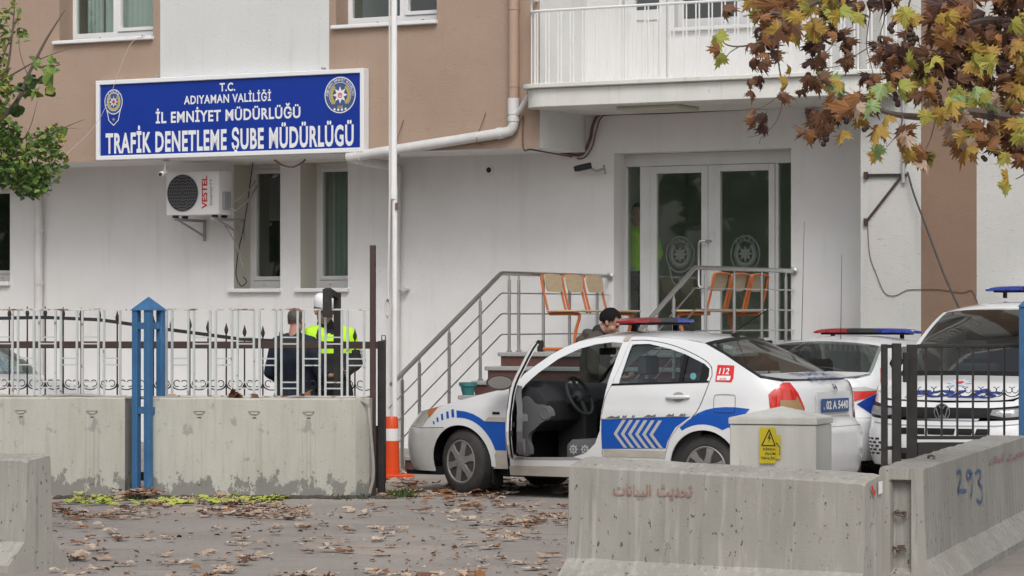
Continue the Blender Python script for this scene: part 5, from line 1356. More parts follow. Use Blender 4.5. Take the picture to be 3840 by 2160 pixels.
kp = MB(); kp.prism(chaikin([(1.43, .86), (1.50, .91), (1.55, .89), (1.60, .83), (1.70, .83), (1.765, .78), (1.77, .71), (1.66, .67), (1.61, .62), (1.52, .56), (1.52, .48), (1.545, .44), (1.545, .36), (1.43, .36)], 1), lambda a, b, d: (a, d, b), -.745, -.68); kp.lathe([(.055, -.748), (.05, -.752), (.035, -.746), (.001, -.744)], (1.70, 0, .75), 'y', 16); kp.build('kick_panel', M_intg, acc, CF, smooth=40)
sw = MB(); swc = Vector((1.84, -.37, .90)); ax_ = Vector((.86, 0, .42)).normalized(); e1 = Vector((0, 1, 0)); e2 = ax_.cross(e1)
ringp = [swc + (e1 * math.cos(q) + e2 * math.sin(q)) * .185 for q in [2 * pi * k / 28 for k in range(29)]]
sw.tube(ringp, .016, 8, cap=False); sw.sphere(swc - ax_ * .02, .06, 12, 8)
for q in (0, pi, 1.5 * pi, .5 * pi): sw.bar(swc, swc + (e1 * math.cos(q) + e2 * math.sin(q)) * .18, .035, .016)
sw.tube([swc, swc - ax_ * .3], .03, 8); sw.build('steering_wheel', M_inter, acc, CF)
tg_ = MB(); tg_.box(1.66, 1.70, -.40, -.394, .76, .86); tg_.tube([(1.68, -.397, .86), (1.68, -.39, .90)], .004, 5); tg_.build('key_tag', M_signwhite, acc, CF)
def seat(x, y0, y1, back=True, tilt=.2, zc=.30):
    s_ = MB(); yc = (y0 + y1) / 2
    s_.loft([[(x + a, y, zc + b) for a, b in ((0, .0), (.0, .17), (.05, .22), (.40, .20), (.5, .14), (.5, 0))] for y in (y0, y0 + .05, y1 - .05, y1)])
    o = s_.build('seat', M_seat, acc, CF, bevel=.03, seg=2)
    b_ = MB(); b_.loft([[(x + .45 + tilt * (z - zc), y, z), (x + .56 + tilt * (z - zc), y, z)] + [(x + .56 + tilt * (z - zc - .6), y, z - .6), (x + .42 + tilt * (z - zc - .6), y, z - .6)] for y, z in ((y0 + .02, zc + .68), (y0 + .08, zc + .76), (y1 - .08, zc + .76), (y1 - .02, zc + .68))])
    b_.build('backrest', M_seat, o, CF, bevel=.03, seg=2)
    if y1 - y0 > 1: return o
    h = MB(); h.box(x + .56 + tilt * .5, x + .65 + tilt * .5, yc - .13, yc + .13, zc + .80, zc + .97); h.build('headrest', M_seat, o, CF, bevel=.03, seg=2)
    return o
s1 = seat(1.86, -.64, -.14); seat(1.86, .14, .64); seat(2.95, -.66, .66, tilt=.25, zc=.34)
bd_ = MB()
for yy in (-.55, -.40):
    police_star(bd_, 0, 0, .045, lambda a, b, y_=yy: (1.975 - .01, y_ + a, .40 + b), 0, .6)
# badge stars on the seat base facing the open door
bd_ = MB()
for xx in (1.94, 2.06): police_star(bd_, xx, .43, .05, lambda a, b: (a, -.646, b), 0, .62); ring(bd_, xx, .43, .02, .02, .006, lambda a, b: (a, -.65, b), 1, 10)
bd_.build('seat_cover_stars', [M_chev, M_trim], s1, CF, fixn=False, smooth=None)
rm_ = MB(); rm_.box(1.90, 1.94, -.13, .13, 1.27, 1.335); rm_.build('inner_mirror', M_trim, acc, CF, bevel=.015, seg=2); MB().tube([(1.88, 0, 1.40), (1.91, 0, 1.30)], .01, 6).build('mirror_stalk', M_trim, acc, CF)
# open front door
DH = Vector((1.375, -.815, 0)); D_ANG = 58
DM = CF @ Matrix.Translation(DH) @ Matrix.Rotation(R(-D_ANG), 4, 'Z') @ Matrix.Translation(-DH)
fd_out = [(1.375, .40), (1.385, .75), (1.40, .95), (1.455, 1.02), (1.54, 1.05), (1.65, 1.14), (1.82, 1.265), (2.0, 1.352), (2.17, 1.393), (2.33, 1.408), (2.445, 1.405), (2.405, 1.15), (2.37, .99), (2.335, .74), (2.325, .62), (2.27, .50), (2.18, .415), (2.04, .378), (1.45, .372)]
fd_win = [(1.62, 1.05), (1.70, 1.135), (1.83, 1.235), (2.0, 1.318), (2.17, 1.358), (2.33, 1.372), (2.40, 1.368), (2.37, 1.15), (2.345, 1.02), (1.63, .992)]
o = panel(fd_out, SH.S, .06, 0, [fd_win], thick=.0)
fl = o.n[0].y > 0
o = panel(fd_out, SH.S, .06, 0, [fd_win], flip=fl, thick=.045)
fdo = o.build('front_door', M_paint, acc, DM, fixn=False, smooth=180)
inner = [(1.40, .42), (1.42, .72), (1.45, .985), (1.62, 1.01), (2.34, 1.02), (2.33, .74), (2.31, .62), (2.25, .52), (2.17, .44), (2.03, .40), (1.45, .39)]
o = panel(inner, lambda a, b: SH.S(a, b) + Vector((0, .045 + .045 * (1 - ss(.75, 1.0, b)), 0)), .06, 0, thick=.05, flip=fl); o.build('door_trim', M_intg, fdo, DM, fixn=False, smooth=40)
ar = MB(); ar.box(1.62, 2.22, -.76, -.66, .70, .76); ar.box(1.5, 2.1, -.76, -.68, .42, .54); ar.lathe([(.075, .0), (.07, .012), (.001, .012)], (1.56, -.735, .56), 'y', 18); ar.build('armrest', M_intg, fdo, DM, bevel=.02)
sl_ = MB(); e_ = dens(fd_out, .08); sl_.tube([SH.S(a, b) + Vector((0, .03, 0)) for a, b in e_ + e_[:1]], .010, 6, cap=False); sl_.build('door_seal', M_trim, fdo, DM)
panel(fd_win, lambda a, b: SH.S(a, b) + Vector((0, .02, 0)), .08).build('side_window', M_cglass, fdo, DM, fixn=False, smooth=180)
lc = MB(); lc.box(2.325, 2.342, -.80, -.775, .66, .70); lc.box(2.325, 2.343, -.805, -.79, .58, .63); lc.build('door_latch', M_trim, fdo, DM)
mm = MB(); mc = Vector((1.57, -.905, 1.03))
mm.loft([[mc + Vector((dx, .125 * sx * math.cos(q) - .0, .072 * sx * math.sin(q))) for q in [2 * pi * k / 20 for k in range(20)]] for dx, sx in ((-.09, .35), (-.07, .75), (-.02, .97), (.04, 1.0), (.05, .97))]); mm.bar(mc + Vector((0, .10, -.03)), (1.56, -.81, 1.0), .05, .03)
mo = mm.build('door_mirror', mat('dark_mirror_shell', (.05, .03, .028), .4), fdo, DM, smooth=50)
mg = MB(); disc(mg, mc.y, mc.z, .106, .056, lambda a, b: (mc.x + .0525, a, b)); mg.build('mirror_glass', M_mirror, mo, DM, fixn=False, smooth=None)
# light bar, aerial
LBM = CF @ Matrix.Translation((2.42, 0, 1.555)); lightbar(acc, LBM, 1.12)
stp = MB(); stp.n = None; stp.loft([[SH.S(2.46, z) + Vector((dx, -.006, .004)) for z in (1.40, 1.42, 1.442)] + [roof(2.46, v) + Vector((dx, 0, .006)) for v in (-.95, -.85, -.75)] for dx in (-.03, .03)], cap=False, closed=False); stp.build('bar_strap', M_dusty, acc, CF)
an = MB(); an.loft([[(3.24 + dx, dy, roof(3.24, 0).z - .006 + h) for dx, dy in ((-.05 * s_, -.03 * s_), (.03 * s_, -.03 * s_), (.03 * s_, .03 * s_), (-.05 * s_, .03 * s_))] for h, s_ in ((0, 1), (.03, .6), (.045, .2))]); an.tube([(3.25, 0, 1.50), (3.42, 0, 1.60), (3.56, 0, 1.68)], .005, 6); an.build('roof_aerial', M_trim, acc, CF)
# ---------- other cars in the yard
def patrol_car(F, label, bar=True, dark=True, zsc=1.0, stripe=True):
    Z = F @ Matrix.Diagonal((1, 1, zsc, 1))
    t = thing('police_car' if bar else 'parked_car', label, 'police car' if bar else 'car', F @ Matrix.Translation((2.1, 0, 0)))
    gm = M_tglass if dark else M_cglass
    def two(name, poly, m, parent=None, off=0., res=.07, holes=()):
        for k, fn in enumerate((SH.S, SH.Fz)):
            o = panel(poly, fn, res, off, holes); yy = sum(n.y for n in o.n)
            fl = (yy > 0) if k == 0 else (yy < 0)
            if fl: o = panel(poly, fn, res, off, holes, flip=True)
            r_ = o.build(name, m, parent or t, Z, fixn=False, smooth=180)
        return r_
    two('fender', fender, M_paint); two('body_side', body, M_paint, holes=[wF, wR]); two('front_bumper', [(SH.s_min, .20), (.50, .20)] + arcp(*AF, .335, 194, 109, 8) + [(.55, .60), (.37, .593), (.2, .60), (SH.s_min, .63)], M_paint)
    two('headlight', [(-.02, .60), (.2, .603), (.368, .596), (.455, .70), (.58, .79), (.40, .758), (.05, .70)], M_head, off=.002); two('grille', [(SH.s_min, .635), (-.03, .605), (-.03, .69), (SH.s_min, .695)], M_trim, off=-.002)
    panel(hp, hood, .1).build('bonnet', M_paint, t, Z, fixn=False, smooth=180)
    panel([(1.985, -1), (1.955, 0), (1.985, 1), (2.6, 1), (3.1, 1), (3.255, 1), (3.33, 0), (3.255, -1), (3.1, -1), (2.6, -1)], roof, .15).build('roof', M_paint, t, Z, fixn=False, smooth=180)
    sheet(wscreen, 8, 10, v0=-.95, v1=.95).build('windscreen', M_cglass, t, Z, fixn=False, smooth=180)
    sheet(rscreen, 8, 10, v0=-.95, v1=.95).build('rear_window', gm, t, Z, fixn=False, smooth=180)
    for w_ in (wF, wR): two('side_window', w_, gm, off=-.004)
    panel([(x, y) for x, y in de] + [(x, -y) for x, y in de[::-1][1:]] + sb, deck, .08).build('boot_lid', M_paint, t, Z, fixn=False, smooth=180)
    two('rear_bumper', [(3.66, .22), (SH.s_max, .22), (SH.s_max, .655), (3.76, .655), (3.74, .62)] + arcp(*AR, .335, 62, -12, 8), M_paint, off=.004)
    two('boot_panel', [(3.975, .66), (SH.s_max, .66), (SH.s_max, 1.062), (4.10, 1.062), (3.95, .95)], M_paint, off=-.001)
    tl = two('tail_light', [(3.80, .93), (4.0, .97), (4.40, .95), (4.48, .90), (4.2, .82), (4.0, .86)], M_tail, off=.008); two('clear_lens', [(3.80, .935), (4.0, .975), (4.40, .955), (4.44, .93), (4.0, .93)], M_head, tl, off=.011)
    if stripe: two('blue_band', [(2.2, .48), (2.2, .75), (3.55, .90), (3.80, .915), (3.98, .86), (4.12, .80), (3.95, .70), (3.70, .63), (3.58, .68)] + arcp(*AR, .40, 62, 130, 8) + [(3.0, .48)], M_pblue2, off=.005)
    wheel(t, F, AF[0], -.79, .298); wheel(t, F, AR[0], -.79, .298)
    for x in (AF[0], AR[0]): wheel(t, F @ Matrix.Translation((x, .79, 0)) @ Matrix.Rotation(pi, 4, 'Z'), 0, 0, .298)
    it = MB(); it.box(.4, 4.1, -.6, .6, .17, .55); it.box(1.2, 3.75, -.7, .7, .3, .6); it.box(3.65, 4.0, -.6, .6, .55, 1.0); it.box(1.25, 1.6, -.66, .66, .55, .95)
    for y0, y1 in ((-.6, -.15), (.15, .6)): it.box(2.35, 2.5, y0, y1, .5, 1.05); it.box(2.42, 2.52, y0 + .1, y1 - .1, 1.07, 1.24)
    it.box(3.2, 3.4, -.6, .6, .5, 1.02); it.build('cabin', M_inter, t, Z, bevel=.03)
    if bar:
        lightbar(t, F @ Matrix.Translation((2.12, 0, 1.56 * zsc - .045)), 1.14)
        o = MB(); o.tube([(3.1, .1, 1.45 * zsc), (3.12, .12, 2.25)], [.004, .002], 6); o.tube([(3.05, -.35, 1.45 * zsc), (3.1, -.3, 2.6)], [.004, .002], 6); o.build('whip_aerials', M_trim, t, F)
        o = MB(); o.tube([(4.0, .05, 1.05 * zsc), (4.0, .05, 1.28 * zsc)], .012, 8); o.tube([(4.0, -.3, 1.05 * zsc), (4.0, -.3, 1.15 * zsc)], .01, 8); o.build('boot_aerials', M_trim, t, F)
    return t
cor = Vector(((2186 - CXP) / FP * 28.7, 28.7, 0)); A2 = -118.5
M2 = Matrix.Rotation(R(A2), 4, 'Z'); c2 = M2 @ Vector((4.02, .77, 0))
PC2 = patrol_car(frame(cor.x - c2.x, cor.y - c2.y, 0, A2), 'white police saloon with tinted rear window parked behind the open one', zsc=.955)
st2 = MB(); F2 = frame(cor.x - c2.x, cor.y - c2.y, 0, A2) @ Matrix.Diagonal((1, 1, .955, 1))
q = panel([(3.58, 1.0), (3.50, 1.14), (3.60, 1.16), (3.72, 1.02)], SH.Fz, .05, .006)
if sum(n.y for n in q.n) < 0: q = panel([(3.58, 1.0), (3.50, 1.14), (3.60, 1.16), (3.72, 1.02)], SH.Fz, .05, .006, flip=True)
q.build('emergency_sticker', M_red, PC2, F2, fixn=False, smooth=180)
patrol_car(frame(-4.45, 31.4, 0, 151.5), 'white car glimpsed through the white fence at the far left, facing right', bar=False, dark=False, stripe=False)
# ---------- white van facing the viewer on the right
VF = frame(4.06, 27.8, 0, 61.5)
van = thing('police_van', 'white police van facing forward behind the black iron gate, blue light bar on its roof', 'van', VF @ Matrix.Translation((2.2, 0, 0)))
VS = Shell([(0, 0), (.008, .3), (.035, .56), (.10, .73), (.24, .835), (.5, .885), (1.0, .897), (2.5, .90), (4.0, .89), (4.3, .84), (4.38, .6), (4.4, 0)], 1.2,
           [(.15, .06), (.3, .03), (.5, .005), (.7, .0), (.9, .015), (1.06, .04), (1.3, .09), (1.6, .17), (1.75, .25), (1.82, .40)],
           [(.15, .09), (.25, .03), (.40, .0), (.52, .01), (.6, .035), (.72, .06), (.80, .13), (.92, .3), (1.1, .5), (1.8, 1.)],
           [(.15, .05), (.5, 0), (1.0, .03), (1.8, .12)], (.1, .6), (3.9, 4.3))
VZ = spline([(-.9, .80), (-.3, .80), (0.1, .815), (.3, .86), (.6, .935), (.95, 1.0), (1.1, 1.04)])
def v2(name, poly, m, parent=van, off=0., res=.07, holes=(), only=None):
    for k, fn in enumerate((VS.S, VS.Fz)):
        if only is not None and only != k: continue
        o = panel(poly, fn, res, off, holes); s_ = sum(n.y for n in o.n) * (1 if k else -1) + sum(-n.x for n in o.n) * (1 if max(p[0] for p in (poly if not isinstance(poly[0][0], tuple) else poly[0])) < .6 else 0)
        if s_ < 0: o = panel(poly, fn, res, off, holes, flip=True)
        r_ = o.build(name, m, parent, VF, fixn=False, smooth=180)
    return r_
sm = VS.s_min; vAF = (.86, .31); vAR = (3.55, .31)
v2('front_bumper', [(sm, .20), (.50, .20)] + arcp(*vAF, .36, 196, 112, 8) + [(.45, .66), (.30, .66), (-.05, .64), (-.35, .63), (sm, .63)], M_paint)
v2('fender', [(.33, .665), (.46, .66), (.70, .65)] + arcp(*vAF, .36, 112, -10, 12) + [(1.24, .22), (1.34, .22), (1.34, 1.05), (1.1, 1.045)] + [(x, VZ(x)) for x in (.95, .8, .6, .45, .34)], M_paint)
v2('grille', [(sm, .655), (-.20, .665), (-.20, .745), (sm, .755)], M_trim, off=.004)
vh = v2('headlight', [(-.27, .665), (-.05, .645), (.30, .672), (.36, .72), (.40, .80), (.20, .78), (-.05, .765), (-.24, .752)], M_trim, off=.004)
v2('lens', [(-.20, .69), (-.05, .665), (.28, .69), (.33, .76), (.0, .745), (-.18, .735)], glass('clear_lens', (.6, .62, .64), fres=1.7, solid=.5, dark=(.42, .43, .44)), vh, off=.010)
v2('lamp_bowl', [[(.0, .675), (.12, .68), (.13, .735), (.01, .735)], [(-.14, .69), (-.04, .68), (-.04, .73), (-.13, .73)]], M_chrome, vh, off=.007, res=.04)
v2('nose_panel', [(sm, .757), (-.22, .757), (.0, .768), (.34, .80), (.34, .866), (.1, .82), (sm, .80)], M_paint)
v2('lower_grille', [[(sm, .50), (sm, .56), (sm + .14, .56), (sm + .13, .50)], [(sm + .16, .50), (sm + .17, .56), (sm + .32, .56), (sm + .30, .50)], [(sm + .33, .50), (sm + .35, .56), (sm + .48, .56), (sm + .45, .50)], [(sm + .02, .26), (sm + .02, .37), (-.2, .36), (-.25, .26)]], M_trim, off=.004, res=.05)
slots = [[(-.1 + .035 * (j % 2) + .08 * i, .30 + .035 * j), (-.05 + .035 * (j % 2) + .08 * i, .30 + .035 * j), (-.05 + .035 * (j % 2) + .08 * i, .318 + .035 * j), (-.1 + .035 * (j % 2) + .08 * i, .318 + .035 * j)] for i in range(4) for j in range(5)]
v2('vent_slots', slots, M_trim, off=.004, res=.05); v2('bumper_insert', [(sm, .635), (-.32, .635), (-.30, .655), (sm, .652)], M_chrome, off=.007)
v2('bumper_step', [(sm, .575), (-.15, .58), (.1, .60), (.1, .612), (-.15, .594), (sm, .588)], M_grey, off=.003)
def vhood(x, y):
    xx = max(-.05, min(1.1, x)); zb = VZ(xx); yb = max(.3, abs(VS.S(max(x, .03), zb).y)) if x > .3 else lerp(.55, abs(VS.S(.3, VZ(.3)).y), max(0, x / .3))
    return Vector((x, y, zb + .06 * (1 - min(1, abs(y) / yb) ** 2.4) * ss(0.05, .6, x)))
edge = []
for tt in [lerp(sm, .5, k / 14) for k in range(15)] + [.65, .8, .95, 1.08]:
    v = VS.S(tt, VZ(tt)); edge.append((v.x, v.y))
hood_poly = edge + [(1.10 - .16 * (1 - (y / .74) ** 2), y) for y in (-.7, -.4, 0, .4, .7)] + [(x, -y) for x, y in edge[::-1]][:-1]
panel(hood_poly, vhood, .08).build('bonnet', M_paint, van, VF, fixn=False, smooth=180)
vp = [Vector((1.06, 1.04)), Vector((1.22, 1.16)), Vector((1.42, 1.31)), Vector((1.62, 1.45)), Vector((1.85, 1.59)), Vector((2.0, 1.655))]
def vscreen(t, v):
    e = pl(vp, t); s_ = VS.S(e.x, e.y); b = 1 - abs(v) ** 2.4
    return Vector((s_.x - lerp(.17, .07, t) * b, -s_.y * v, s_.z + lerp(.0, .05, t) * b))
sheet(vscreen, 10, 14, v0=-.94, v1=.94).build('windscreen', glass('van_windscreen', (.66, .74, .72), fres=1.75), van, VF, fixn=False, smooth=180)
for sgn in (-1, 1): sheet(lambda t, v: vscreen(t, sgn * v) + Vector((-.002, 0, .002)), 8, 2, None, 0, 0, 1.02, .935, 1.0).build('pillar', M_paint, van, VF, fixn=False, smooth=180)
f_ = MB(); sheet(lambda t, v: vscreen(t, v) + Vector((-.004, 0, .004)), 1, 14, f_, 0, 0.0, .07, -.94, .94); f_.build('wiper_panel', M_trim, van, VF, fixn=False, smooth=180)
vrz = spline([(1.9, 1.60), (2.0, 1.655), (2.3, 1.70), (2.8, 1.72), (4.0, 1.71), (4.3, 1.67)])
def vroof(x, v):
    z = vrz(x); return Vector((x, -VS.S(x, z).y * v, z + .07 * (1 - abs(v) ** 2.6)))
panel([(2.0, -1), (1.95, -.5), (1.93, 0), (1.95, .5), (2.0, 1), (2.5, 1), (3.2, 1), (4.2, 1), (4.2, -1), (3.2, -1), (2.5, -1)], vroof, .14).build('roof', M_paint, van, VF, fixn=False, smooth=180)
vside = [(1.345, .22), (3.15, .22)] + arcp(*vAR, .36, 194, -12, 14) + [(3.95, .22), (4.35, .22), (4.35, 1.6), (4.2, 1.675), (3.2, 1.72), (2.6, 1.715), (2.3, 1.70), (2.0, 1.655), (1.85, 1.59), (1.62, 1.45), (1.42, 1.31), (1.22, 1.16), (1.08, 1.05)]
vwin = [(1.42, 1.08), (1.55, 1.24), (1.75, 1.40), (1.98, 1.54), (2.25, 1.56), (2.3, 1.07)]
v2('body_side', vside, M_paint, holes=[vwin]); v2('side_window', vwin, M_tglass, off=-.004)
o = MB(); o.add([VS.S(4.32, .25), VS.Fz(4.32, .25), VS.Fz(4.32, 1.6), VS.S(4.32, 1.6)], [(0, 1, 2, 3)]); o.build('rear_panel', M_paint, van, VF, smooth=None)
wheel(van, VF, vAF[0], -.82, .31); wheel(van, VF, vAR[0], -.82, .31)
for x in (vAF[0], vAR[0]): wheel(van, VF @ Matrix.Translation((x, .82, 0)) @ Matrix.Rotation(pi, 4, 'Z'), 0, 0, .31)
o = MB(); o.box(.3, 4.2, -.6, .6, .2, .6); o.box(1.0, 1.35, -.75, .75, .6, 1.02); o.box(1.3, 4.2, -.8, .8, .3, .5)
for y0, y1 in ((-.65, -.15), (.15, .65)): o.box(2.0, 2.15, y0, y1, .5, 1.15); o.box(2.05, 2.15, y0 + .12, y1 - .12, 1.17, 1.38)
o.box(2.9, 2.95, -.8, .8, .5, 1.6); o.build('cabin', M_inter, van, VF, bevel=.03)
lg = MB(); LF = lambda k: (lambda a, b: (-.052 - .002 * k + .00, a, b))
lgx = VS.S(sm, .70).x - .004
lf_ = lambda k: (lambda a, b: (lgx - .008 - .0015 * k, -a, b))
disc(lg, 0, .715, .082, .082, lf_(0), 1); ring(lg, 0, .715, .082, .082, .011, lf_(1), 0)
def vstroke(a, b): 
    d = Vector((b[0] - a[0], b[1] - a[1])); n_ = Vector((-d.y, d.x)).normalized() * .0065; f = lf_(2)
    lg.quad(f(a[0] + n_.x, a[1] + n_.y), f(b[0] + n_.x, b[1] + n_.y), f(b[0] - n_.x, b[1] - n_.y), f(a[0] - n_.x, a[1] - n_.y), 0)
for a, b in (((-.032, .782), (0, .735)), ((0, .735), (.032, .782)), ((-.058, .755), (-.026, .652)), ((-.026, .652), (0, .705)), ((0, .705), (.026, .652)), ((.026, .652), (.058, .755))): vstroke(a, b)
lg.build('emblem', [M_chrome, M_trim], van, VF, fixn=False, smooth=None)
tx = MB(); vf_ = lambda a, b: (lambda p: p + Vector((-.004, 0, .006)))(vhood(b + .0, -a)); 
text_fit(tx, 'POLİS', -.44, .44, .20, .36, lambda a, b: vf_(a + (b - .2) * .5, b), .05, 0, 'H'); tx.build('bonnet_lettering', M_pblue2, van, VF, fixn=False, smooth=None)
tx = MB(); police_star(tx, 0, .54, .15, lambda a, b: vf_(a, b), 0); disc(tx, 0, .54, .04, .04, lambda a, b: Vector(vf_(a, b)) + Vector((0, 0, .003)), 1, 10); tx.build('bonnet_star', [M_silver, M_red], van, VF, fixn=False, smooth=None)
lightbar(van, VF @ Matrix.Translation((3.0, 0, 1.885)), 1.15)
for sgn in (-1, 1):
    o = MB(); o.box(1.42, 1.52, sgn * .98 - .11, sgn * .98 + .11, 1.02, 1.20); o.bar((1.45, sgn * .88, 1.06), (1.46, sgn * .98, 1.08), .06); o.build('door_mirror', M_trim, van, VF, bevel=.03, seg=2)
# ------------------------------------------------------------------ people
M_skin = mat('skin', (.42, .235, .165), .6, col2=(.36, .18, .12), nscale=9, namt=.5); M_skin2 = mat('ruddy_skin', (.44, .22, .16), .6, col2=(.37, .16, .11), nscale=9, namt=.5)
M_hair = mat('black_hair', (.008, .007, .007), .8, col2=(.018, .015, .013), nscale=60, bump=.5, bscale=80, spec=.15); M_hair2 = mat('greying_hair', (.06, .05, .045), .7, col2=(.14, .12, .11), nscale=60, bump=.3, bscale=80)
M_hiv = mat('hi_vis_yellow', (.50, .92, .02), .7, col2=(.42, .80, .02), nscale=7, bump=.3, bscale=14); M_navy = mat('navy_jacket', (.012, .018, .036), .8, col2=(.022, .03, .055), nscale=6, bump=.4, bscale=16)
M_blackj = mat('black_jacket', (.014, .014, .016), .8, col2=(.03, .03, .033), nscale=6, bump=.4, bscale=16); M_olive = mat('olive_jacket', (.075, .062, .05), .85, col2=(.045, .038, .03), nscale=9, bump=.5, bscale=16)
M_cap = mat('white_cap', (.80, .80, .82), .7); M_eye = mat('dark_eye', (.02, .015, .012), .3)
def remesh(mb, vox, smooth=4):
    me = bpy.data.meshes.new('tmp'); me.from_pydata(mb.v, [], mb.f)
    bm = bmesh.new(); bm.from_mesh(me); bmesh.ops.recalc_face_normals(bm, faces=bm.faces); bm.to_mesh(me); bm.free()
    o = bpy.data.objects.new('tmp', me); COL.objects.link(o)
    m = o.modifiers.new('r', 'REMESH'); m.mode = 'VOXEL'; m.voxel_size = vox
    m = o.modifiers.new('s', 'SMOOTH'); m.factor = .5; m.iterations = smooth
    dg = bpy.context.evaluated_depsgraph_get(); r = bpy.data.meshes.new_from_object(o.evaluated_get(dg))
    out = MB(); out.v = [v.co.copy() for v in r.vertices]; out.f = [list(p.vertices) for p in r.polygons]; out.m = [0] * len(out.f)
    bpy.data.objects.remove(o); bpy.data.meshes.remove(r); bpy.data.meshes.remove(me); return out
def limb(mb, pts, rs, n=10, flat=1.0):
    for (a, b, ra, rb) in zip(pts, pts[1:], rs, rs[1:]):
        a = Vector(a); b = Vector(b)
        mb.tube([lerp(a, b, 0) if False else a.lerp(b, k / 4) for k in range(5)], [lerp(ra, rb, k / 4) for k in range(5)], n)
        mb.sphere(a, ra, n, 8); mb.sphere(b, rb, n, 8)
def hand(mb, w, d, up, s=1.0):
    """palm and five curled fingers from wrist w along d, curling towards up"""
    w = Vector(w); d = Vector(d).normalized(); up = Vector(up); up = (up - d * up.dot(d)).normalized(); sd = d.cross(up)
    p1 = w + d * .085
    for k in (-1.2, -.4, .4, 1.2): mb.tube([w + sd * (.011 * k), p1 + sd * (.017 * k)], [.017, .013], 8)
    for k, L in ((-1.5, .062), (-.5, .075), (.5, .07), (1.5, .055)):
        a = p1 + sd * (.016 * k); b = a + (d * .75 + up * .5) * L * .55; c = b + (d * .1 + up * .95) * L * .5
        limb(mb, [a, b, c], [.0098, .009, .0078], 8)
    a = w + d * .03 - sd * .025; b = a - sd * .025 + d * .03 + up * .012; limb(mb, [a, b, b + d * .028 + up * .02], [.013, .011, .009], 8)
def person(name_label, M, H, hip_w=.09, turn=0, head_yaw=0, head_pitch=0, rarm=None, larm=None, jacket=M_navy, trousers=M_blackj, skin=M_skin, lean=0.0, stance=.10, side=0.0):
    """stands on the frame origin looking to local -y; arms given as (elbow, wrist, hand direction)"""
    t = thing('person', name_label, 'person', M); s = H / 1.75
    V = lambda x, y, z: Vector((x * s + side * ss(1.38, 1.62, z), y * s - lean * max(0, z - .95) * s, z * s))
    S = 1.43; sh = .185; neck = V(0, .01, 1.50); hc = V(0, -.015, 1.63) if side == 0 else V(0, -.015, 1.63)
    if rarm is None: rarm = ((-.27, .03, 1.13), (-.28, -.06, .88), (0, -.15, -1))
    if larm is None: larm = ((.27, .03, 1.13), (.28, -.06, .88), (0, -.15, -1))
    HR = Matrix.Translation(neck) @ Matrix.Rotation(R(head_yaw), 4, 'Z') @ Matrix.Rotation(R(head_pitch), 4, 'X') @ Matrix.Translation(-neck)
    h = lambda x, y, z: HR @ (hc + Vector((x, y, z)) * s)
    b = MB(); arms = []
    tors = [(V(0, 0, .93), .135), (V(0, 0, 1.06), .125), (V(0, .01, 1.22), .135), (V(0, .01, 1.36), .13)]
    for (a, ra), (c, rc) in zip(tors, tors[1:]):
        for dx in (-.055, 0, .055): limb(b, [a + Vector((dx * s, 0, 0)), c + Vector((dx * s * 1.15, 0, 0))], [ra * s * .82, rc * s * .82], 12)
    for sg, arm in ((-1, rarm), (1, larm)):
        shp = V(sg * sh, .01, S - .03); el = V(*arm[0]); wr = V(*arm[1]); arms.append((shp, el, wr))
        limb(b, [V(sg * .07, .01, S + .015), shp, el, wr], [.055 * s, .055 * s, .042 * s, .028 * s], 10); hand(b, wr, arm[2], (-sg * .5, -.6, .6) if arm[1][2] > .95 else (-sg, -.2, 0))
        hp_ = V(sg * hip_w, 0, .92); kn = V(sg * stance, -.02, .50); an_ = V(sg * stance, .02, .09)
        limb(b, [hp_, kn, an_], [.085 * s, .058 * s, .042 * s], 12); limb(b, [an_ + Vector((0, 0, -.04)), an_ + Vector((sg * .02, -.15 * s, -.055))], [.045 * s, .035 * s], 10)
    limb(b, [V(0, .015, 1.43), neck, h(0, .01, -.05)], [.065 * s, .056 * s, .058 * s], 12)
    b.sphere(h(0, .012, .035), .096 * s, 16, 12, (.80, 1.0, .98)); b.sphere(h(0, -.022, -.03), .074 * s, 14, 10, (.86, 1.0, 1.05)); b.sphere(h(0, -.045, -.085), .034 * s, 12, 8, (1.1, .9, .8))
    limb(b, [h(0, -.094, .012), h(0, -.112, -.022)], [.011 * s, .015 * s], 8); b.sphere(h(0, -.088, -.062), .018 * s, 8, 6, (1.4, .7, .6)); b.sphere(h(0, -.082, .028), .03 * s, 8, 6, (1.9, .6, .5))
    for sg in (-1, 1): b.sphere(h(sg * .078, .012, -.005), .03 * s, 10, 8, (.42, .75, 1.15)); b.sphere(h(sg * .04, -.055, -.03), .03 * s, 8, 6)
    body = remesh(b, .0085, 3); body.build('body', skin, t, M, fixn=False, smooth=180)
    e = MB()
    for sg in (-1, 1): e.sphere(h(sg * .032, -.082, .008), .011 * s, 8, 6)
    e.build('eyes', M_eye, t, M)
    j = MB()
    for (a, ra), (c, rc) in zip([(V(0, 0, .86), .165)] + tors, tors):
        for dx in (-.07, 0, .07): limb(j, [a + Vector((dx * s, 0, 0)), c + Vector((dx * s * 1.1, 0, 0))], [(ra + .012) * s * .92, (rc + .012) * s * .92], 12)
    for (shp, el, wr), sg in zip(arms, (-1, 1)): limb(j, [V(sg * .06, .012, S + .0), shp, el, el.lerp(wr, .88)], [.085 * s, .082 * s, .064 * s, .048 * s], 12)
    j = remesh(j, .016, 3); nz = []
    for v in j.v:
        q = noise.noise(Vector((v.x * 9, v.y * 9, v.z * 14 + turn))) * .011; nz.append(v + Vector((v.x, v.y, 0)).normalized() * q if v.xy.length > 1e-6 else v)
    j.v = nz; jo = j
    tr_ = MB()
    for sg in (-1, 1): limb(tr_, [V(sg * .075, 0, .93), V(sg * stance, -.02, .50), V(sg * stance, .02, .10)], [.115 * s, .082 * s, .075 * s], 12)
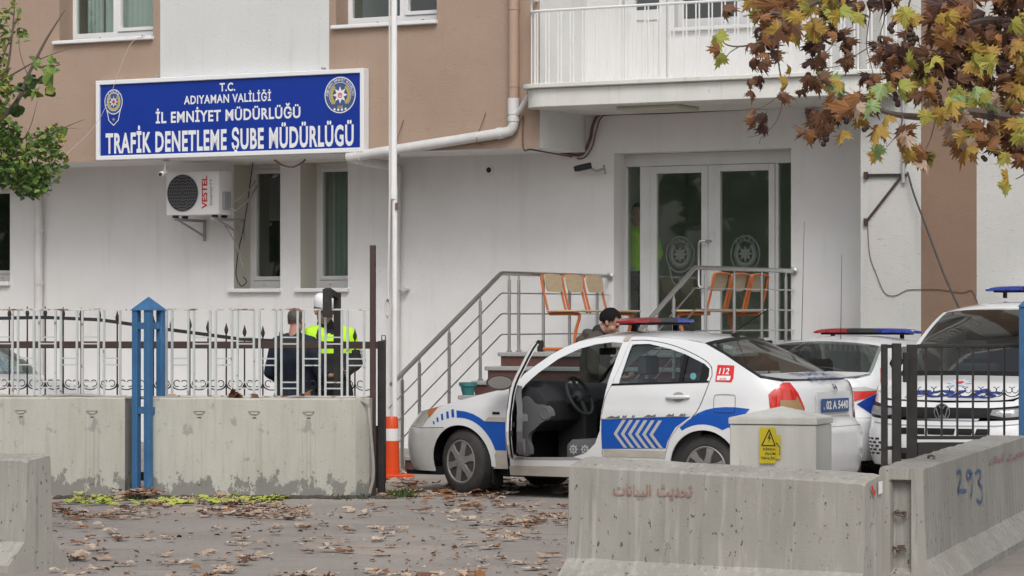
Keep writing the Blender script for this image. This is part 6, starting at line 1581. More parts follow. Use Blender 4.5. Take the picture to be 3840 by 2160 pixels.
    remesh(tr_, .018, 3).build('trousers', trousers, t, M, fixn=False, smooth=180)
    sh_ = MB()
    for sg in (-1, 1): limb(sh_, [V(sg * stance, .05, .05), V(sg * stance + sg * .02, -.13, .042)], [.055 * s, .048 * s], 12)
    sho = remesh(sh_, .016, 2); 
    for v in sho.v: v.z = max(v.z, .003)
    sho.build('shoes', M_trim, t, M, fixn=False, smooth=180)
    return t, V, h, s, jo, arms
def jacket(t, jo, M, mats, rule):
    """one jacket mesh; rule(point) picks the cloth colour of each face"""
    for i, f in enumerate(jo.f):
        c = sum((jo.v[k] for k in f), Vector()) / len(f); jo.m[i] = rule(c)
    return jo.build('jacket', mats, t, M, fixn=False, smooth=180)
def hair(t, h, s, M, m, front=-.045, low=-.05, k=1.0, bald=False):
    o = MB(); c0 = h(0, .018, .035)
    Rm = (h(1, 0, 0) - h(0, 0, 0)).normalized(), (h(0, 1, 0) - h(0, 0, 0)).normalized(), (h(0, 0, 1) - h(0, 0, 0)).normalized()
    pts = {}; n, mm = 26, 16; vs = []; keep = []
    for i in range(mm + 1):
        th = pi * i / mm - pi / 2
        for j in range(n):
            q = 2 * pi * j / n; d = Vector((math.cos(th) * math.cos(q) * .80, math.cos(th) * math.sin(q) * 1.0, math.sin(th) * .98))
            rr = (.096 * s + .010 * k) * (1 + .07 * noise.noise(d * 6) + .06 * noise.noise(d * 17)); x, y, z = d * rr
            vs.append(c0 + Rm[0] * x + Rm[1] * y + Rm[2] * z); keep.append((x / s, y / s, z / s))
    fs = []
    for i in range(mm):
        for j in range(n):
            f = (i * n + j, i * n + (j + 1) % n, (i + 1) * n + (j + 1) % n, (i + 1) * n + j); cx, cy, cz = [sum(keep[a][r] for a in f) / 4 for r in range(3)]
            lim = low - .0 if cy > .02 else lerp(low, .045, ss(.02, front - .02, cy))
            if cz > lim and not (cy < front and cz < .062) and not (bald and cz > .055 and cy < .05): fs.append(f)
    o.add(vs, fs); return o.build('hair', m, t, M, fixn=False, smooth=180)
# officer with the white cap
p = at(829, 800, 28.0); M1 = frame(p.x, 28.0, 0, 22)
hw = 1.03
t, V, h, s, jo, arms = person('officer in white cap and yellow jacket looking down at his hands behind the fence', M1, 1.80, head_yaw=10, head_pitch=14, side=-.085, rarm=((-.27, -.02, 1.15), (-.09, -.27, 1.03), (.75, -.6, .1)), larm=((.27, .0, 1.15), (.06, -.27, 1.05), (-.6, -.7, .1)), jacket=M_hiv)
def rule1(c):
    z = c.z / s
    if abs(c.x) > .20 * s and z < 1.27: return 1
    if z > 1.415 and abs(c.x) < .075 * s: return 1
    if z > 1.24: return 0
    return 1
jk = jacket(t, jo, M1, [M_hiv, M_blackj], rule1)
o = MB()
for k in range(5):
    el = arms[1][0].lerp(arms[1][1], .45 + .13 * k); n_ = Vector((.068 - .003 * k, -.03, 0))
    c = el + n_ * 1.05
    o.add([c + Vector((-.03, -.035, .03)), c + Vector((.01, 0, .0)), c + Vector((.035, .04, .03)), c + Vector((.035, .04, .008)), c + Vector((.01, 0, -.022)), c + Vector((-.03, -.035, .008))], [(0, 1, 4, 5), (1, 2, 3, 4)])
o.build('sleeve_chevrons', M_chev, jk, M1, smooth=None)
cl = MB(); limb(cl, [V(0, .03, 1.44), V(0, .0, 1.50)], [.088 * s, .082 * s], 14); remesh(cl, .014, 2).build('collar', M_blackj, jk, M1, fixn=False, smooth=180)
hair(t, h, s, M1, M_hair2, low=-.06)
cp = MB(); Rm = [(h(*e) - h(0, 0, 0)).normalized() for e in ((1, 0, 0), (0, 1, 0), (0, 0, 1))]
cpt = lambda x, y, z: h(0, .015, .04) + Rm[0] * x * s + Rm[1] * y * s + Rm[2] * z * s
cp.loft([[cpt(.09 * r_ * math.cos(q), .108 * r_ * math.sin(q), z) for q in [2 * pi * k / 24 for k in range(24)]] for r_, z in ((1.0, .005), (1.03, .03), (1.05, .06), (.98, .095), (.75, .118), (.3, .128), (.02, .13))]); cpo = cp.build('cap', M_cap, t, M1, smooth=60)
bm_ = MB(); bm_.loft([[cpt(.088 * math.cos(q), -.02 - .10 * math.sin(q) - d * .075 * math.sin(q) ** .7, .012 - d * .03 - z) for q in [pi * .06 + pi * .88 * k / 12 for k in range(13)]] for d, z in ((0, 0), (1, 0), (1, .006), (0, .006))], cap=False, closed=False); bm_.build('cap_peak', M_blackj, cpo, M1, smooth=60)
ph = MB(); pc_ = (arms[0][2] + arms[1][2]) * .5 + Vector((0, -.10, .03)); ph.box(pc_.x - .04, pc_.x + .04, pc_.y - .06, pc_.y + .06, pc_.z - .006, pc_.z + .006)
tag(ph.build('phone', M_trim, None, M1, bevel=.004), 'small dark phone held by the officer in the white cap', 'phone')
# man in navy seen from behind
p = at(742, 800, 27.75); M2_ = frame(p.x, 27.75, 0, 180 - 28)
t, V, h, s, jo, arms = person('balding man in a navy jacket with his back turned behind the white fence', M2_, 1.70, head_yaw=4, head_pitch=10, skin=M_skin2, rarm=((-.29, .0, 1.12), (-.2, -.2, 1.0), (.5, -.8, 0)), larm=((.29, .0, 1.12), (.2, -.2, 1.0), (-.5, -.8, 0)))
jacket(t, jo, M2_, [M_navy], lambda c: 0); hair(t, h, s, M2_, M_hair2, low=-.05, front=-.02, k=.3, bald=True)
# young man behind the car
p = at(1488, 800, 28.3); M3 = frame(p.x, 28.3, 0, 76)
t, V, h, s, jo, arms = person('young dark haired man in an olive hooded jacket looking down behind the open police car', M3, 1.72, head_pitch=32, lean=.16, rarm=((-.26, -.04, 1.14), (-.12, -.28, 1.05), (.5, -.8, 0)), larm=((.26, -.04, 1.14), (.12, -.28, 1.05), (-.5, -.8, 0)))
jk = jacket(t, jo, M3, [M_olive], lambda c: 0); hair(t, h, s, M3, M_hair, low=-.065, k=1.7, front=-.055)
hd_ = MB(); pts_ = [V(.11 * math.cos(q), .035 + .10 * math.sin(q), 1.455 + .035 * math.sin(q)) for q in [2 * pi * k / 14 for k in range(14)]]
limb(hd_, pts_ + pts_[:1], [.045 * s] * 15, 8); limb(hd_, [V(-.05, .15, 1.40), V(.05, .15, 1.40)], [.075 * s, .075 * s]); remesh(hd_, .014, 3).build('hood', M_olive, jk, M3, fixn=False, smooth=180)
il = MB(); limb(il, [V(0, .02, 1.44), V(0, .01, 1.50)], [.085 * s, .075 * s], 14); remesh(il, .014, 2).build('collar', M_blackj, jk, M3, fixn=False, smooth=180)
# officer inside the entrance
q4 = BF @ Vector((bp(1606, 600, .70)[0], .70, LAND)); M4 = Matrix.Translation(q4) @ Matrix.Rotation(R(-40), 4, 'Z')
t, V, h, s, jo, arms = person('officer in a bright yellow green jacket standing behind the glass of the entrance door', M4, 1.76, head_yaw=-10, larm=((.30, .0, 1.16), (.30, -.14, .95), (0, -.5, -.8)))
jacket(t, jo, M4, [M_hiv, M_blackj], lambda c: 0 if c.z > .95 * s else 1); hair(t, h, s, M4, M_hair, low=-.04)
bl = MB(); bl.lathe([(.19, .955), (.19, 1.0)], (0, 0, 0), 'z', 18); bl.v = [Vector((v.x, v.y * .75, v.z)) for v in bl.v]; bl.build('belt', M_chev, t, M4)
# ------------------------------------------------------------------ trees and leaves
rnd = random.Random(21)
def leafmat(n, c, c2): return mat(n, c, .6, col2=c2, nscale=5, namt=.8, spec=.3)
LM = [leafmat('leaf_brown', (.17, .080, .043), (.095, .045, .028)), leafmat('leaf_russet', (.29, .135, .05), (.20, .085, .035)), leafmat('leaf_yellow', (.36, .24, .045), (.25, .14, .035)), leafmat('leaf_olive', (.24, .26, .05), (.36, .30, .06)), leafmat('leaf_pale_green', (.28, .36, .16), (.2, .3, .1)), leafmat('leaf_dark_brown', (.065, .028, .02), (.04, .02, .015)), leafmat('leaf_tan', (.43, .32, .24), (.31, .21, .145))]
M_bark = mat('tree_bark', (.17, .14, .11), .9, col2=(.09, .075, .06), nscale=9, stretch=(1, 1, .3), bump=.6, bscale=14); M_twig = mat('twig_bark', (.13, .10, .085), .9)
PL = [(0, -.05), (.10, .02), (.27, -.03), (.22, .10), (.46, .13), (.33, .22), (.52, .36), (.34, .36), (.36, .50), (.20, .45), (.20, .58), (.13, .56), (.18, .76), (.07, .72), (0, 1.0)]
PL = PL + [(-x, y) for x, y in PL[-2:0:-1]]
def plane_leaf(mb, M, size, curl, fold, mi):
    b = len(mb.v)
    def tr(x, y):
        z = -fold * abs(x) * 1.2 - curl * (x * x + (y - .35) ** 2) * 1.3 + .05 * math.sin(9 * x + 7 * y)
        return M @ Vector((x * size, y * size, z * size))
    mb.v.append(tr(0, .3)); mb.v += [tr(*p) for p in PL]
    n = len(PL)
    for i in range(n): mb.f.append([b, b + 1 + i, b + 1 + (i + 1) % n]); mb.m.append(mi)
    mb.v += [tr(0, -.05), tr(.012, -.05), tr(.012, -.38), tr(0, -.38)]; k = len(mb.v); mb.f.append([k - 4, k - 3, k - 2, k - 1]); mb.m.append(mi)
def small_leaf(mb, M, size, mi, wd=.42):
    b = len(mb.v)
    for x, y, z in ((0, 0, 0), (wd * .8, .25, .10), (wd, .5, .13), (wd * .6, .78, .08), (0, 1, -.08), (-wd * .6, .78, .08), (-wd, .5, .13), (-wd * .8, .25, .10), (0, .5, -.0)): mb.v.append(M @ Vector((x * size, y * size, z * size)))
    for i in range(8): mb.f.append([b + 8, b + i, b + (i + 1) % 8]); mb.m.append(mi)
def rot(a, b, c): return Matrix.Rotation(c, 4, 'Z') @ Matrix.Rotation(b, 4, 'Y') @ Matrix.Rotation(a, 4, 'X')
# --- plane tree on the right
pt = thing('plane_tree', 'plane tree with hanging brown and yellow autumn leaves at the upper right', 'tree', frame(5.6, 17.6, 0))
MB().tube(curve3([(5.6, 17.6, -.1), (5.55, 17.55, 1.2), (5.62, 17.5, 2.6), (5.5, 17.5, 4.2), (5.35, 17.45, 6.0), (5.4, 17.4, 8.5)], 4), [.26, .245, .235, .23, .225, .22, .215, .21, .20, .195, .19, .18, .17, .16, .15, .14, .13, .12, .10, .08, .05], 12).build('trunk', M_bark, pt, I4)
lv = MB(); tw = MB(); sb_ = MB()
def dleaf(px, py, Y, size, mi, hang):
    p = at(px, py, Y)
    if hang > .5: M = Matrix.Translation(p) @ rot(pi / 2 + rnd.uniform(-.5, .5), rnd.uniform(-.6, .6) + pi * (1 if rnd.random() < .85 else 0) * 0, 0) @ Matrix.Identity(4)
    else: M = Matrix.Translation(p)
    # tip points down for hanging leaves, face roughly to the road with a wide scatter
    yaw = rnd.uniform(-1.25, 1.25); tilt = rnd.uniform(-.75, .45); roll = pi + rnd.gauss(0, .55 if hang > .5 else 1.1)
    M = Matrix.Translation(p) @ Matrix.Rotation(yaw, 4, 'Z') @ Matrix.Rotation(tilt, 4, 'X') @ Matrix.Rotation(roll, 4, 'Y') @ Matrix.Rotation(pi / 2, 4, 'X')
    plane_leaf(lv, M, size, rnd.uniform(.5, 1.5) if mi in (0, 1, 5) else rnd.uniform(0, .8), rnd.uniform(.2, 1.0) if mi in (0, 1, 5) else rnd.uniform(0, .55), mi)
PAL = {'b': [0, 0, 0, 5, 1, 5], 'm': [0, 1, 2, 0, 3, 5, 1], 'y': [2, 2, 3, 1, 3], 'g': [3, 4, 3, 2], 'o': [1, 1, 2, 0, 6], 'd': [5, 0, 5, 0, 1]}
CL = [  # px0, px1, py0, py1, count, palette, depth, size
    (1895, 2020, -25, 55, 26, 'm', 16.6, .17), (2020, 2110, -25, 60, 22, 'y', 16.4, .18), (2040, 2170, -30, 40, 20, 'm', 16.8, .17), (2160, 2260, -40, 25, 16, 'b', 16.9, .16),
    (1880, 1960, 40, 175, 36, 'b', 16.5, .14), (1950, 2010, 10, 90, 10, 'o', 16.3, .19), (2040, 2075, 90, 160, 16, 'b', 16.5, .13), (2080, 2110, 60, 100, 5, 'b', 16.5, .12), (2120, 2155, 95, 170, 14, 'b', 16.6, .12), (2205, 2235, 100, 195, 15, 'b', 16.6, .12), (2260, 2300, 60, 190, 22, 'b', 16.7, .13),
    (1955, 2010, 80, 130, 5, 'y', 16.2, .18), (2030, 2060, 20, 90, 8, 'g', 16.2, .18), (2105, 2160, 25, 65, 5, 'y', 16.1, .19), (2150, 2180, 0, 60, 6, 'd', 16.5, .14), (2240, 2300, 25, 50, 5, 'y', 16.1, .19),
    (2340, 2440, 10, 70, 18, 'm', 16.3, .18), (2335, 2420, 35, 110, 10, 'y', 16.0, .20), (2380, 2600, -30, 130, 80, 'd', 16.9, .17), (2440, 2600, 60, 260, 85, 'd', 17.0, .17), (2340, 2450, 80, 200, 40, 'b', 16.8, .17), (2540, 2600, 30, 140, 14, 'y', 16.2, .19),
    (2430, 2490, 120, 200, 14, 'y', 16.2, .18), (2470, 2500, 120, 165, 4, 'g', 16.0, .19), (2240, 2330, 135, 200, 20, 'b', 16.6, .17), (2310, 2375, 150, 160, 3, 'g', 16.0, .18), (2255, 2320, 170, 220, 7, 'y', 16.1, .20), (2290, 2345, 200, 260, 12, 'o', 16.6, .16),
    (2025, 2060, 190, 235, 8, 'b', 16.5, .14), (2060, 2125, 190, 235, 8, 'g', 16.1, .20), (1972, 1995, 190, 225, 3, 'o', 16.2, .16), (2085, 2170, 240, 310, 18, 'o', 16.4, .18), (2100, 2140, 235, 270, 4, 'y', 16.1, .19), (2170, 2210, 190, 280, 18, 'd', 16.7, .14), (2195, 2240, 220, 270, 8, 'g', 16.2, .17),
    (1895, 1935, 285, 330, 9, 'b', 16.4, .13), (1885, 1925, 205, 245, 6, 'b', 16.4, .11), (1965, 2020, 230, 255, 5, 'b', 16.4, .11), (2030, 2060, 295, 345, 8, 'b', 16.5, .13), (2065, 2110, 285, 350, 9, 'b', 16.5, .15), (2090, 2125, 335, 360, 3, 'o', 16.3, .16), (2020, 2050, 325, 350, 2, 'o', 16.3, .14),
    (2195, 2250, 295, 330, 4, 'o', 16.1, .20), (2230, 2290, 330, 370, 6, 'o', 16.2, .17), (2195, 2225, 375, 405, 3, 'g', 16.1, .18), (2255, 2350, 370, 420, 11, 'y', 16.2, .17), (2300, 2345, 385, 410, 4, 'o', 16.2, .18),
    (2375, 2440, 225, 290, 9, 'g', 16.2, .19), (2430, 2500, 225, 280, 14, 'g', 16.2, .18), (2330, 2370, 270, 320, 6, 'y', 16.2, .18), (2380, 2490, 295, 385, 40, 'o', 16.5, .17), (2395, 2440, 330, 380, 6, 'y', 16.1, .19), (2500, 2590, 250, 330, 26, 'o', 16.6, .18), (2495, 2570, 320, 390, 24, 'b', 16.6, .17), (2535, 2590, 300, 370, 9, 'y', 16.1, .19), (2530, 2590, 160, 260, 20, 'm', 16.5, .18), (2500, 2530, 385, 400, 2, 'g', 16.2, .17), (2550, 2580, 395, 410, 3, 'b', 16.3, .17),
    (2525, 2580, 445, 480, 4, 'y', 16.1, .19), (1790, 1815, 70, 105, 3, 'g', 16.0, .17), (1805, 1845, 125, 165, 3, 'y', 16.0, .19), (1800, 1830, 10, 30, 3, 'b', 16.2, .15)]
for x0, x1, y0, y1, n, pal, Y, sz in CL:
    n = max(2, int(n * (.60 if pal in 'yg' else .95))); sz *= .70
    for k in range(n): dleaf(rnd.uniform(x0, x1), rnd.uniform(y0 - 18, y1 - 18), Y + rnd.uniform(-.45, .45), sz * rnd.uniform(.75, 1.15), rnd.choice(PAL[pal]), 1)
# crown beyond the frame
for k in range(520):
    q = rnd.uniform(0, 2 * pi); r = rnd.uniform(.6, 3.3); z = rnd.uniform(3.6, 7.5); x = 5.3 + r * math.cos(q); y = 17.4 + r * math.sin(q)
    M = Matrix.Translation((x, y, z)) @ Matrix.Rotation(rnd.uniform(0, 6.3), 4, 'Z') @ Matrix.Rotation(rnd.uniform(-.7, .7), 4, 'X') @ Matrix.Rotation(pi, 4, 'Y') @ Matrix.Rotation(pi / 2, 4, 'X')
    if x / y < .265 and (z - 1.6) / y < .11: continue
    plane_leaf(lv, M, rnd.uniform(.15, .22), rnd.uniform(.2, 1.2), rnd.uniform(.1, .8), rnd.choice(PAL['m']))
def twig(pts, r0, r1, Y):
    P3 = curve3([at(a, b, Y + (c if len(q_) > 2 else 0)) if False else at(a, b, Y) for q_ in pts for a, b in [q_[:2]]], 6); n = len(P3)
    tw.tube(P3, [lerp(r0, r1, k / (n - 1)) for k in range(n)], 6)
for a in [([(2900, -200), (2700, -120), (2440, -60), (2200, -40), (2065, 0), (1990, 33), (1938, 30), (1905, 15)], .035, .006, 16.6), ([(2065, -5), (2010, 35), (1960, 75), (1905, 107), (1860, 116), (1825, 110), (1808, 85)], .010, .003, 16.3), ([(1860, 116), (1838, 130), (1825, 145)], .004, .002, 16.1),
          ([(2990, 330), (2760, 300), (2576, 300), (2438, 281), (2355, 293), (2272, 290), (2205, 273), (2125, 230)], .05, .006, 16.4), ([(2990, 120), (2760, 80), (2600, 60), (2480, 50), (2400, 80), (2340, 150)], .045, .006, 16.8), ([(2800, 240), (2620, 240), (2540, 270), (2490, 330), (2470, 380)], .02, .004, 16.6),
          ([(1985, 32), (1960, 80), (1958, 150), (1966, 200), (1970, 232), (1960, 290), (1935, 325), (1905, 340)], .006, .002, 16.4), ([(1968, 232), (1930, 262), (1900, 275)], .003, .0015, 16.4), ([(1935, 325), (1915, 345), (1910, 362)], .003, .0015, 16.4), ([(1905, 340), (1880, 345)], .002, .001, 16.4),
          ([(2300, -40), (2285, 20), (2278, 90), (2282, 160), (2300, 205)], .007, .003, 16.6), ([(2215, -40), (2225, 40), (2212, 100), (2215, 190)], .005, .002, 16.6), ([(2200, 110), (2150, 140), (2110, 165), (2070, 170)], .004, .002, 16.5), ([(2110, -20), (2105, 60), (2095, 110), (2060, 150)], .005, .002, 16.5), ([(2190, 20), (2180, 110), (2192, 165), (2198, 195)], .004, .002, 16.6),
          ([(2272, 290), (2262, 330), (2230, 370)], .005, .002, 16.2), ([(2355, 293), (2340, 350), (2320, 395)], .005, .002, 16.2), ([(2125, 230), (2100, 290), (2080, 340)], .004, .002, 16.4), ([(2700, 420), (2600, 430), (2555, 450)], .008, .003, 16.1), ([(2438, 281), (2420, 320), (2410, 370)], .005, .002, 16.4), ([(2640, 200), (2560, 130), (2520, 60)], .012, .004, 16.7), ([(2600, 60), (2500, 140), (2460, 200)], .012, .004, 16.6)]: twig(*a)
for a, b in (((5.55, 17.5, 3.0), at(2990, 330, 16.4)), ((5.6, 17.5, 3.4), at(2990, 120, 16.8)), ((5.5, 17.5, 4.1), at(2900, -200, 16.6)), ((5.6, 17.5, 3.2), at(2800, 240, 16.6)), ((5.55, 17.5, 2.7), at(2700, 420, 16.1))):
    m_ = Vector(a).lerp(b, .5) + Vector((0, 0, .15)); tw.tube(curve3([a, m_, b], 5), [.09 - .006 * k for k in range(11)], 8)
for k in range(7):
    q = k * .9; tw.tube(curve3([(5.45, 17.45, 4.6 + .5 * k), (5.45 + math.cos(q) * 1.4, 17.45 + math.sin(q) * 1.4, 5.2 + .45 * k), (5.4 + math.cos(q) * 2.9, 17.4 + math.sin(q) * 2.9, 5.4 + .4 * k)], 4), [.07, .065, .06, .05, .045, .04, .03, .025, .015], 7)
tw.build('branches', M_twig, pt, I4, kind='stuff')
for px, py0, py1, n in ((2245, 48, 78, 5), (2290, 50, 135, 8), (2300, 85, 120, 4), (2360, 210, 250, 6), (2255, 235, 262, 5), (2125, 295, 305, 3), (2395, 205, 225, 4), (2030, 165, 210, 3), (2176, 320, 325, 2), (2078, 350, 362, 2), (2270, 215, 235, 4), (1950, 100, 130, 3), (2480, 395, 400, 2), (2365, 245, 262, 3)):
    for k in range(n): sb_.sphere(at(px + rnd.uniform(-7, 7), lerp(py0, py1, k / max(1, n - 1)), 16.4), .0135 + rnd.uniform(0, .004), 8, 6)
sb_.build('seed_balls', leafmat('seed_ball', (.075, .045, .035), (.05, .03, .022)), pt, I4, kind='stuff')
lv.build('foliage', LM, pt, I4, fixn=False, smooth=None, kind='stuff')
# --- green tree on the left
gt = thing('green_tree', 'green leafy tree reaching in at the left edge beside the blue sign', 'tree', frame(-4.9, 21.5, 0))
MB().tube(curve3([(-4.9, 21.5, -.1), (-4.85, 21.5, 1.2), (-4.95, 21.5, 2.2), (-4.8, 21.5, 3.6), (-4.9, 21.5, 5.5)], 4), [.13 - .006 * k for k in range(17)], 10).build('trunk', M_bark, gt, I4)
GMt = [leafmat('leaf_green', (.10, .17, .035), (.065, .125, .028)), leafmat('leaf_dark_green', (.05, .095, .026), (.035, .072, .022)), leafmat('leaf_light_green', (.17, .25, .05), (.12, .2, .04)), leafmat('leaf_yellow_green', (.30, .30, .06), (.2, .24, .05))]
gl = MB(); gtw = MB()
def sleaf(p, sz, mi, droop=.6):
    M = Matrix.Translation(p) @ rot(rnd.gauss(.3, .7), rnd.gauss(0, .6), rnd.uniform(0, 2 * pi)); small_leaf(gl, M, sz, mi)
GCL = [(-60, 165, 345, 470, 420, .065, [0, 0, 1, 2, 0, 3]), (-40, 60, 300, 380, 130, .06, [0, 1, 0, 2]), (60, 170, 325, 375, 80, .055, [0, 2, 0, 3, 1]), (30, 135, 420, 500, 200, .062, [0, 1, 1, 0, 2]), (-50, 60, 400, 470, 150, .065, [1, 1, 0]), (-40, 30, 150, 300, 130, .07, [0, 2, 3, 0]), (-40, 28, 20, 150, 70, .06, [2, 3, 0, 0]), (20, 50, -10, 60, 16, .05, [2, 0, 3]),
       (30, 60, 60, 110, 12, .05, [0, 2]), (75, 110, 140, 175, 9, .07, [2, 0]), (100, 145, 150, 190, 10, .10, [2, 0, 2]), (70, 100, 190, 215, 5, .10, [0, 1]), (95, 145, 210, 245, 7, .11, [2, 4 - 1, 0]), (30, 70, 205, 240, 8, .10, [0, 1]), (10, 55, 255, 300, 16, .09, [1, 0]), (40, 75, 80, 110, 8, .06, [2, 0]), (120, 175, 315, 345, 22, .05, [2, 0, 3])]
for x0, x1, y0, y1, n, sz, pal in GCL:
    if n > 60: n = int(n * 1.6); sz *= .82
    for k in range(n):
        # rounded clumps rather than boxes
        a = rnd.uniform(0, 2 * pi); r = rnd.random() ** .6
        px = (x0 + x1) / 2 + (x1 - x0) / 2 * r * math.cos(a) * rnd.uniform(.8, 1.1); py = (y0 + y1) / 2 + (y1 - y0) / 2 * r * math.sin(a)
        sleaf(at(px, py, 21.0 + rnd.uniform(-.5, .5)), sz * rnd.uniform(.6, 1.15), rnd.choice(pal))
for k in range(900):
    q = rnd.uniform(0, 2 * pi); r = rnd.uniform(.2, 1.5); z = rnd.uniform(2.6, 5.8); p = Vector((-5.2 + r * math.cos(q), 21.5 + r * math.sin(q), z))
    if p.x / p.y > -.178: continue
    sleaf(p, rnd.uniform(.06, .10), rnd.choice([0, 1, 2, 0, 1]))
def gtwig(pts, r0, r1, Y=21.0):
    P3 = curve3([at(a, b, Y) for a, b in pts], 5); n = len(P3); gtw.tube(P3, [lerp(r0, r1, k / (n - 1)) for k in range(n)], 6)
for pts, a, b in (([(-160, 420), (-60, 330), (0, 300), (45, 250), (70, 190), (110, 110), (140, 60), (163, 25)], .028, .003), ([(-60, 330), (0, 215), (60, 170), (120, 140), (180, 120)], .012, .0015), ([(45, 250), (85, 215), (120, 195)], .006, .002), ([(-80, 400), (0, 400), (60, 380), (130, 335), (210, 300)], .018, .002), ([(130, 335), (170, 322), (205, 325)], .004, .001), ([(-60, 250), (10, 190), (30, 90), (38, -10)], .014, .004), ([(0, 160), (35, 70), (50, 20)], .006, .0015), ([(-60, 460), (20, 455), (80, 470), (125, 490)], .012, .002), ([(40, 380), (75, 320), (95, 250)], .005, .0015), ([(70, 190), (50, 130), (45, 60)], .004, .001), ([(85, 150), (105, 160), (118, 170)], .003, .001)): gtwig(pts, a, b)
for z0, e in ((2.2, at(-160, 420, 21.0)), (2.6, at(-80, 400, 21.0)), (2.9, at(-60, 250, 21.0)), (2.1, at(-60, 460, 21))): gtw.tube([(-4.88, 21.5, z0), Vector((-4.88, 21.5, z0)).lerp(e, .5) + Vector((0, 0, .05)), e], [.05, .04, .028], 7)
gtw.build('branches', M_twig, gt, I4, kind='stuff'); gl.build('foliage', GMt, gt, I4, fixn=False, smooth=None, kind='stuff')
# --- fallen leaves
fl = MB(); FLM = [LM[6], LM[1], LM[0], LM[5], leafmat('leaf_pale_tan', (.52, .42, .33), (.42, .31, .23)), leafmat('leaf_lime', (.42, .47, .09), (.36, .40, .08))]
def ground_leaf(px, py, sz, mi, lift=0.0):
    Y = 1.6 * FP / (py - HZP); p = at(px, py, Y); p.z = .004 + lift
    M = Matrix.Translation(p) @ Matrix.Rotation(rnd.uniform(0, 2 * pi), 4, 'Z') @ Matrix.Rotation(rnd.gauss(0, .09), 4, 'X') @ Matrix.Rotation(rnd.gauss(0, .09), 4, 'Y')
    k = rnd.random(); c = rnd.uniform(-.40, .05) if k < .85 else rnd.uniform(.1, .6)
    p0 = len(fl.v); plane_leaf(fl, M, sz, c, rnd.uniform(-.22, .1), mi)
    low_ = min(v.z for v in fl.v[p0:])
    if low_ < .003:
        for v in fl.v[p0:]: v.z += .003 - low_
def blocked(px, py): return (py > 1140 and px < 190 and py < 1449 and px < 60 + (py - 1140) * .45) 
TAN = [0, 0, 4, 4, 0, 4, 1, 2]; DRK = [2, 1, 2, 3, 0, 0]
def scatter(n, x0, x1, y0, y1, pal, s0=.10, s1=.19):
    for k in range(n):
        # clumpy: accept by a noise field
        for _ in range(8):
            px = rnd.uniform(x0, x1); py = rnd.uniform(y0, y1)
            if noise.noise(Vector((px * .006, py * .03, 2.2))) + rnd.uniform(-.35, .35) > 0: break
        ground_leaf(px, py, rnd.uniform(s0, s1), rnd.choice(pal))
scatter(170, 130, 760, 1266, 1306, DRK + TAN, .08, .13); scatter(115, 120, 1440, 1275, 1449, TAN, .08, .13); scatter(42, 150, 1430, 1310, 1449, TAN + [4, 4], .09, .15); scatter(60, 60, 1440, 1440, 1600, TAN)
scatter(240, 975, 1430, 1172, 1248, [0, 4, 4, 0, 1, 2], .10, .17); scatter(70, 1130, 1430, 1250, 1330, TAN + DRK, .08, .13); scatter(35, 930, 1300, 1240, 1290, DRK, .08, .13); scatter(160, 1000, 2300, 1100, 1180, [0, 4, 0, 1], .10, .17); scatter(60, -200, 120, 1262, 1300, DRK)
for k in range(900):                    # crumbs of broken leaves
    px = rnd.uniform(120, 1440); py = 1262 + 190 * rnd.random() ** 1.3; Y = 1.6 * FP / (py - HZP); p = at(px, py, Y); p.z = .004
    if noise.noise(Vector((p.x * 1.1, p.y * 1.1, 7))) + rnd.uniform(-.3, .3) < 0: continue
    small_leaf(fl, Matrix.Translation(p) @ rot(rnd.gauss(0, .25), rnd.gauss(0, .25), rnd.uniform(0, 6.3)), rnd.uniform(.015, .055), rnd.choice([0, 2, 2, 3, 1, 4]), .35)
for k in range(90): ground_leaf(rnd.uniform(185, 720) if k % 3 else rnd.choice([260, 480, 560, 690]) + rnd.gauss(0, 35), 1262 + rnd.gauss(0, 6), rnd.uniform(.10, .17), 5 if rnd.random() < .8 else 0, .01)
for k in range(40): ground_leaf(rnd.gauss(345, 25), 1250 + rnd.gauss(0, 4), rnd.uniform(.09, .15), rnd.choice([1, 2, 0]), .02 + .04 * rnd.random())
for px, py, w_, mi in ((590, 993, .05, 1), (585, 995, .10, 2), (655, 1001, .06, 2), (755, 996, .1, 0), (762, 999, .08, 1), (448, 1003, .03, 0)):
    u, z = onplane(px, py, FF, .12); M = FF @ Matrix.Translation((u, .12, .895)) @ rot(rnd.uniform(.4, 1.1), rnd.uniform(-.4, .4), rnd.uniform(0, 6)); plane_leaf(fl, M, .13, .8, .5, mi)
fl.build('fallen_leaves', FLM, None, I4, fixn=False, smooth=None, kind='stuff', origin=I4)
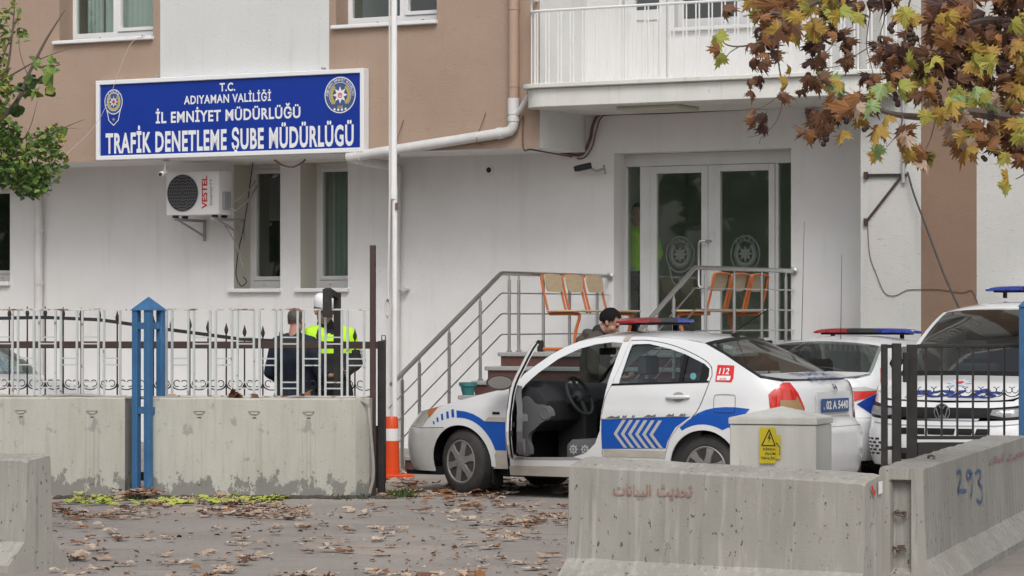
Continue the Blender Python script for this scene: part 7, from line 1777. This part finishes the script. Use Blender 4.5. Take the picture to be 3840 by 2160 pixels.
# crumbled soil and weeds along the block foot
sl = MB()
for k in range(420):
    px = rnd.uniform(140, 990); Y = 1.6 * FP / (1250 - HZP) + rnd.gauss(-.05, .06) - .0; p = at(px, 1252, Y); p.z = 0; r = rnd.uniform(.012, .04); sl.sphere(p, r, 6, 4, (1.3, 1.0, .6))
sl.build('crumbled_soil', mat('dark_soil', (.055, .048, .042), .95, col2=(.12, .10, .085), nscale=30), None, I4, smooth=None, kind='stuff', origin=I4)
gs = MB()
for k in range(230):
    px = rnd.gauss(1012, 20) if k < 130 else rnd.choice([345, 690, 860, 905]) + rnd.gauss(0, 14); py = (1247 if k < 130 else 1252) + rnd.gauss(0, 3); Y = 1.6 * FP / (py - HZP); p = at(px, py, Y); p.z = 0
    q = rnd.uniform(0, 2 * pi); L = rnd.uniform(.03, .09) if k < 130 else rnd.uniform(.02, .06); d = Vector((math.cos(q) * .6, math.sin(q) * .6, 1)) * L; s_ = Vector((-math.sin(q), math.cos(q), 0)) * .006
    gs.add([p - s_, p + s_, p + d * .6 + s_ * .8, p + d + Vector((0, 0, -.3 * L)), p + d * .6 - s_ * .8], [(0, 1, 2, 3, 4)], rnd.choice([0, 1, 1]))
gs.build('weeds', GMt, None, I4, fixn=False, smooth=None, kind='stuff', origin=I4)
# --- street trees across the road (they show as reflections in the panes)
sm_ = MB()
def streetleaf(mb):
    for k in range(850):
        q = rnd.uniform(0, 2 * pi); t_ = rnd.random(); r = 2.9 * math.sin(pi * (.12 + .8 * t_)) * rnd.uniform(.35, 1); p = Vector((r * math.cos(q), r * math.sin(q), 2.2 + 6.5 * t_))
        M = Matrix.Translation(p) @ rot(rnd.uniform(-1, 1), rnd.uniform(-1, 1), rnd.uniform(0, 6.3)); small_leaf(mb, M, rnd.uniform(.45, .8), rnd.choice([0, 1]), .5)
root = None
for k, (x, y) in enumerate([(-27, -2), (-28, 4.5), (-26.5, 11), (-28, 17), (-27, 23), (-28.5, 29), (-20, -10), (-12, -14), (-3, -15), (4, -13), (11, -15)]):
    F_ = frame(x, y, 0, 37 * k)
    if root is None:
        root = thing('street_tree', 'dark leafy street tree across the road', 'tree', F_, 'street trees across the road'); MB().tube([(0, 0, 0), (0, 0, 2.5), (.1, 0, 6)], [.22, .18, .06], 10).build('trunk', M_bark, root, F_); streetleaf(sm_); sm_.build('crown', [leafmat('street_leaf', (.12, .17, .07), (.09, .13, .05)), leafmat('street_leaf_dark', (.08, .11, .05), (.06, .09, .04))], root, F_, fixn=False, smooth=None, kind='stuff')
    else: copy_tree(root, F_)
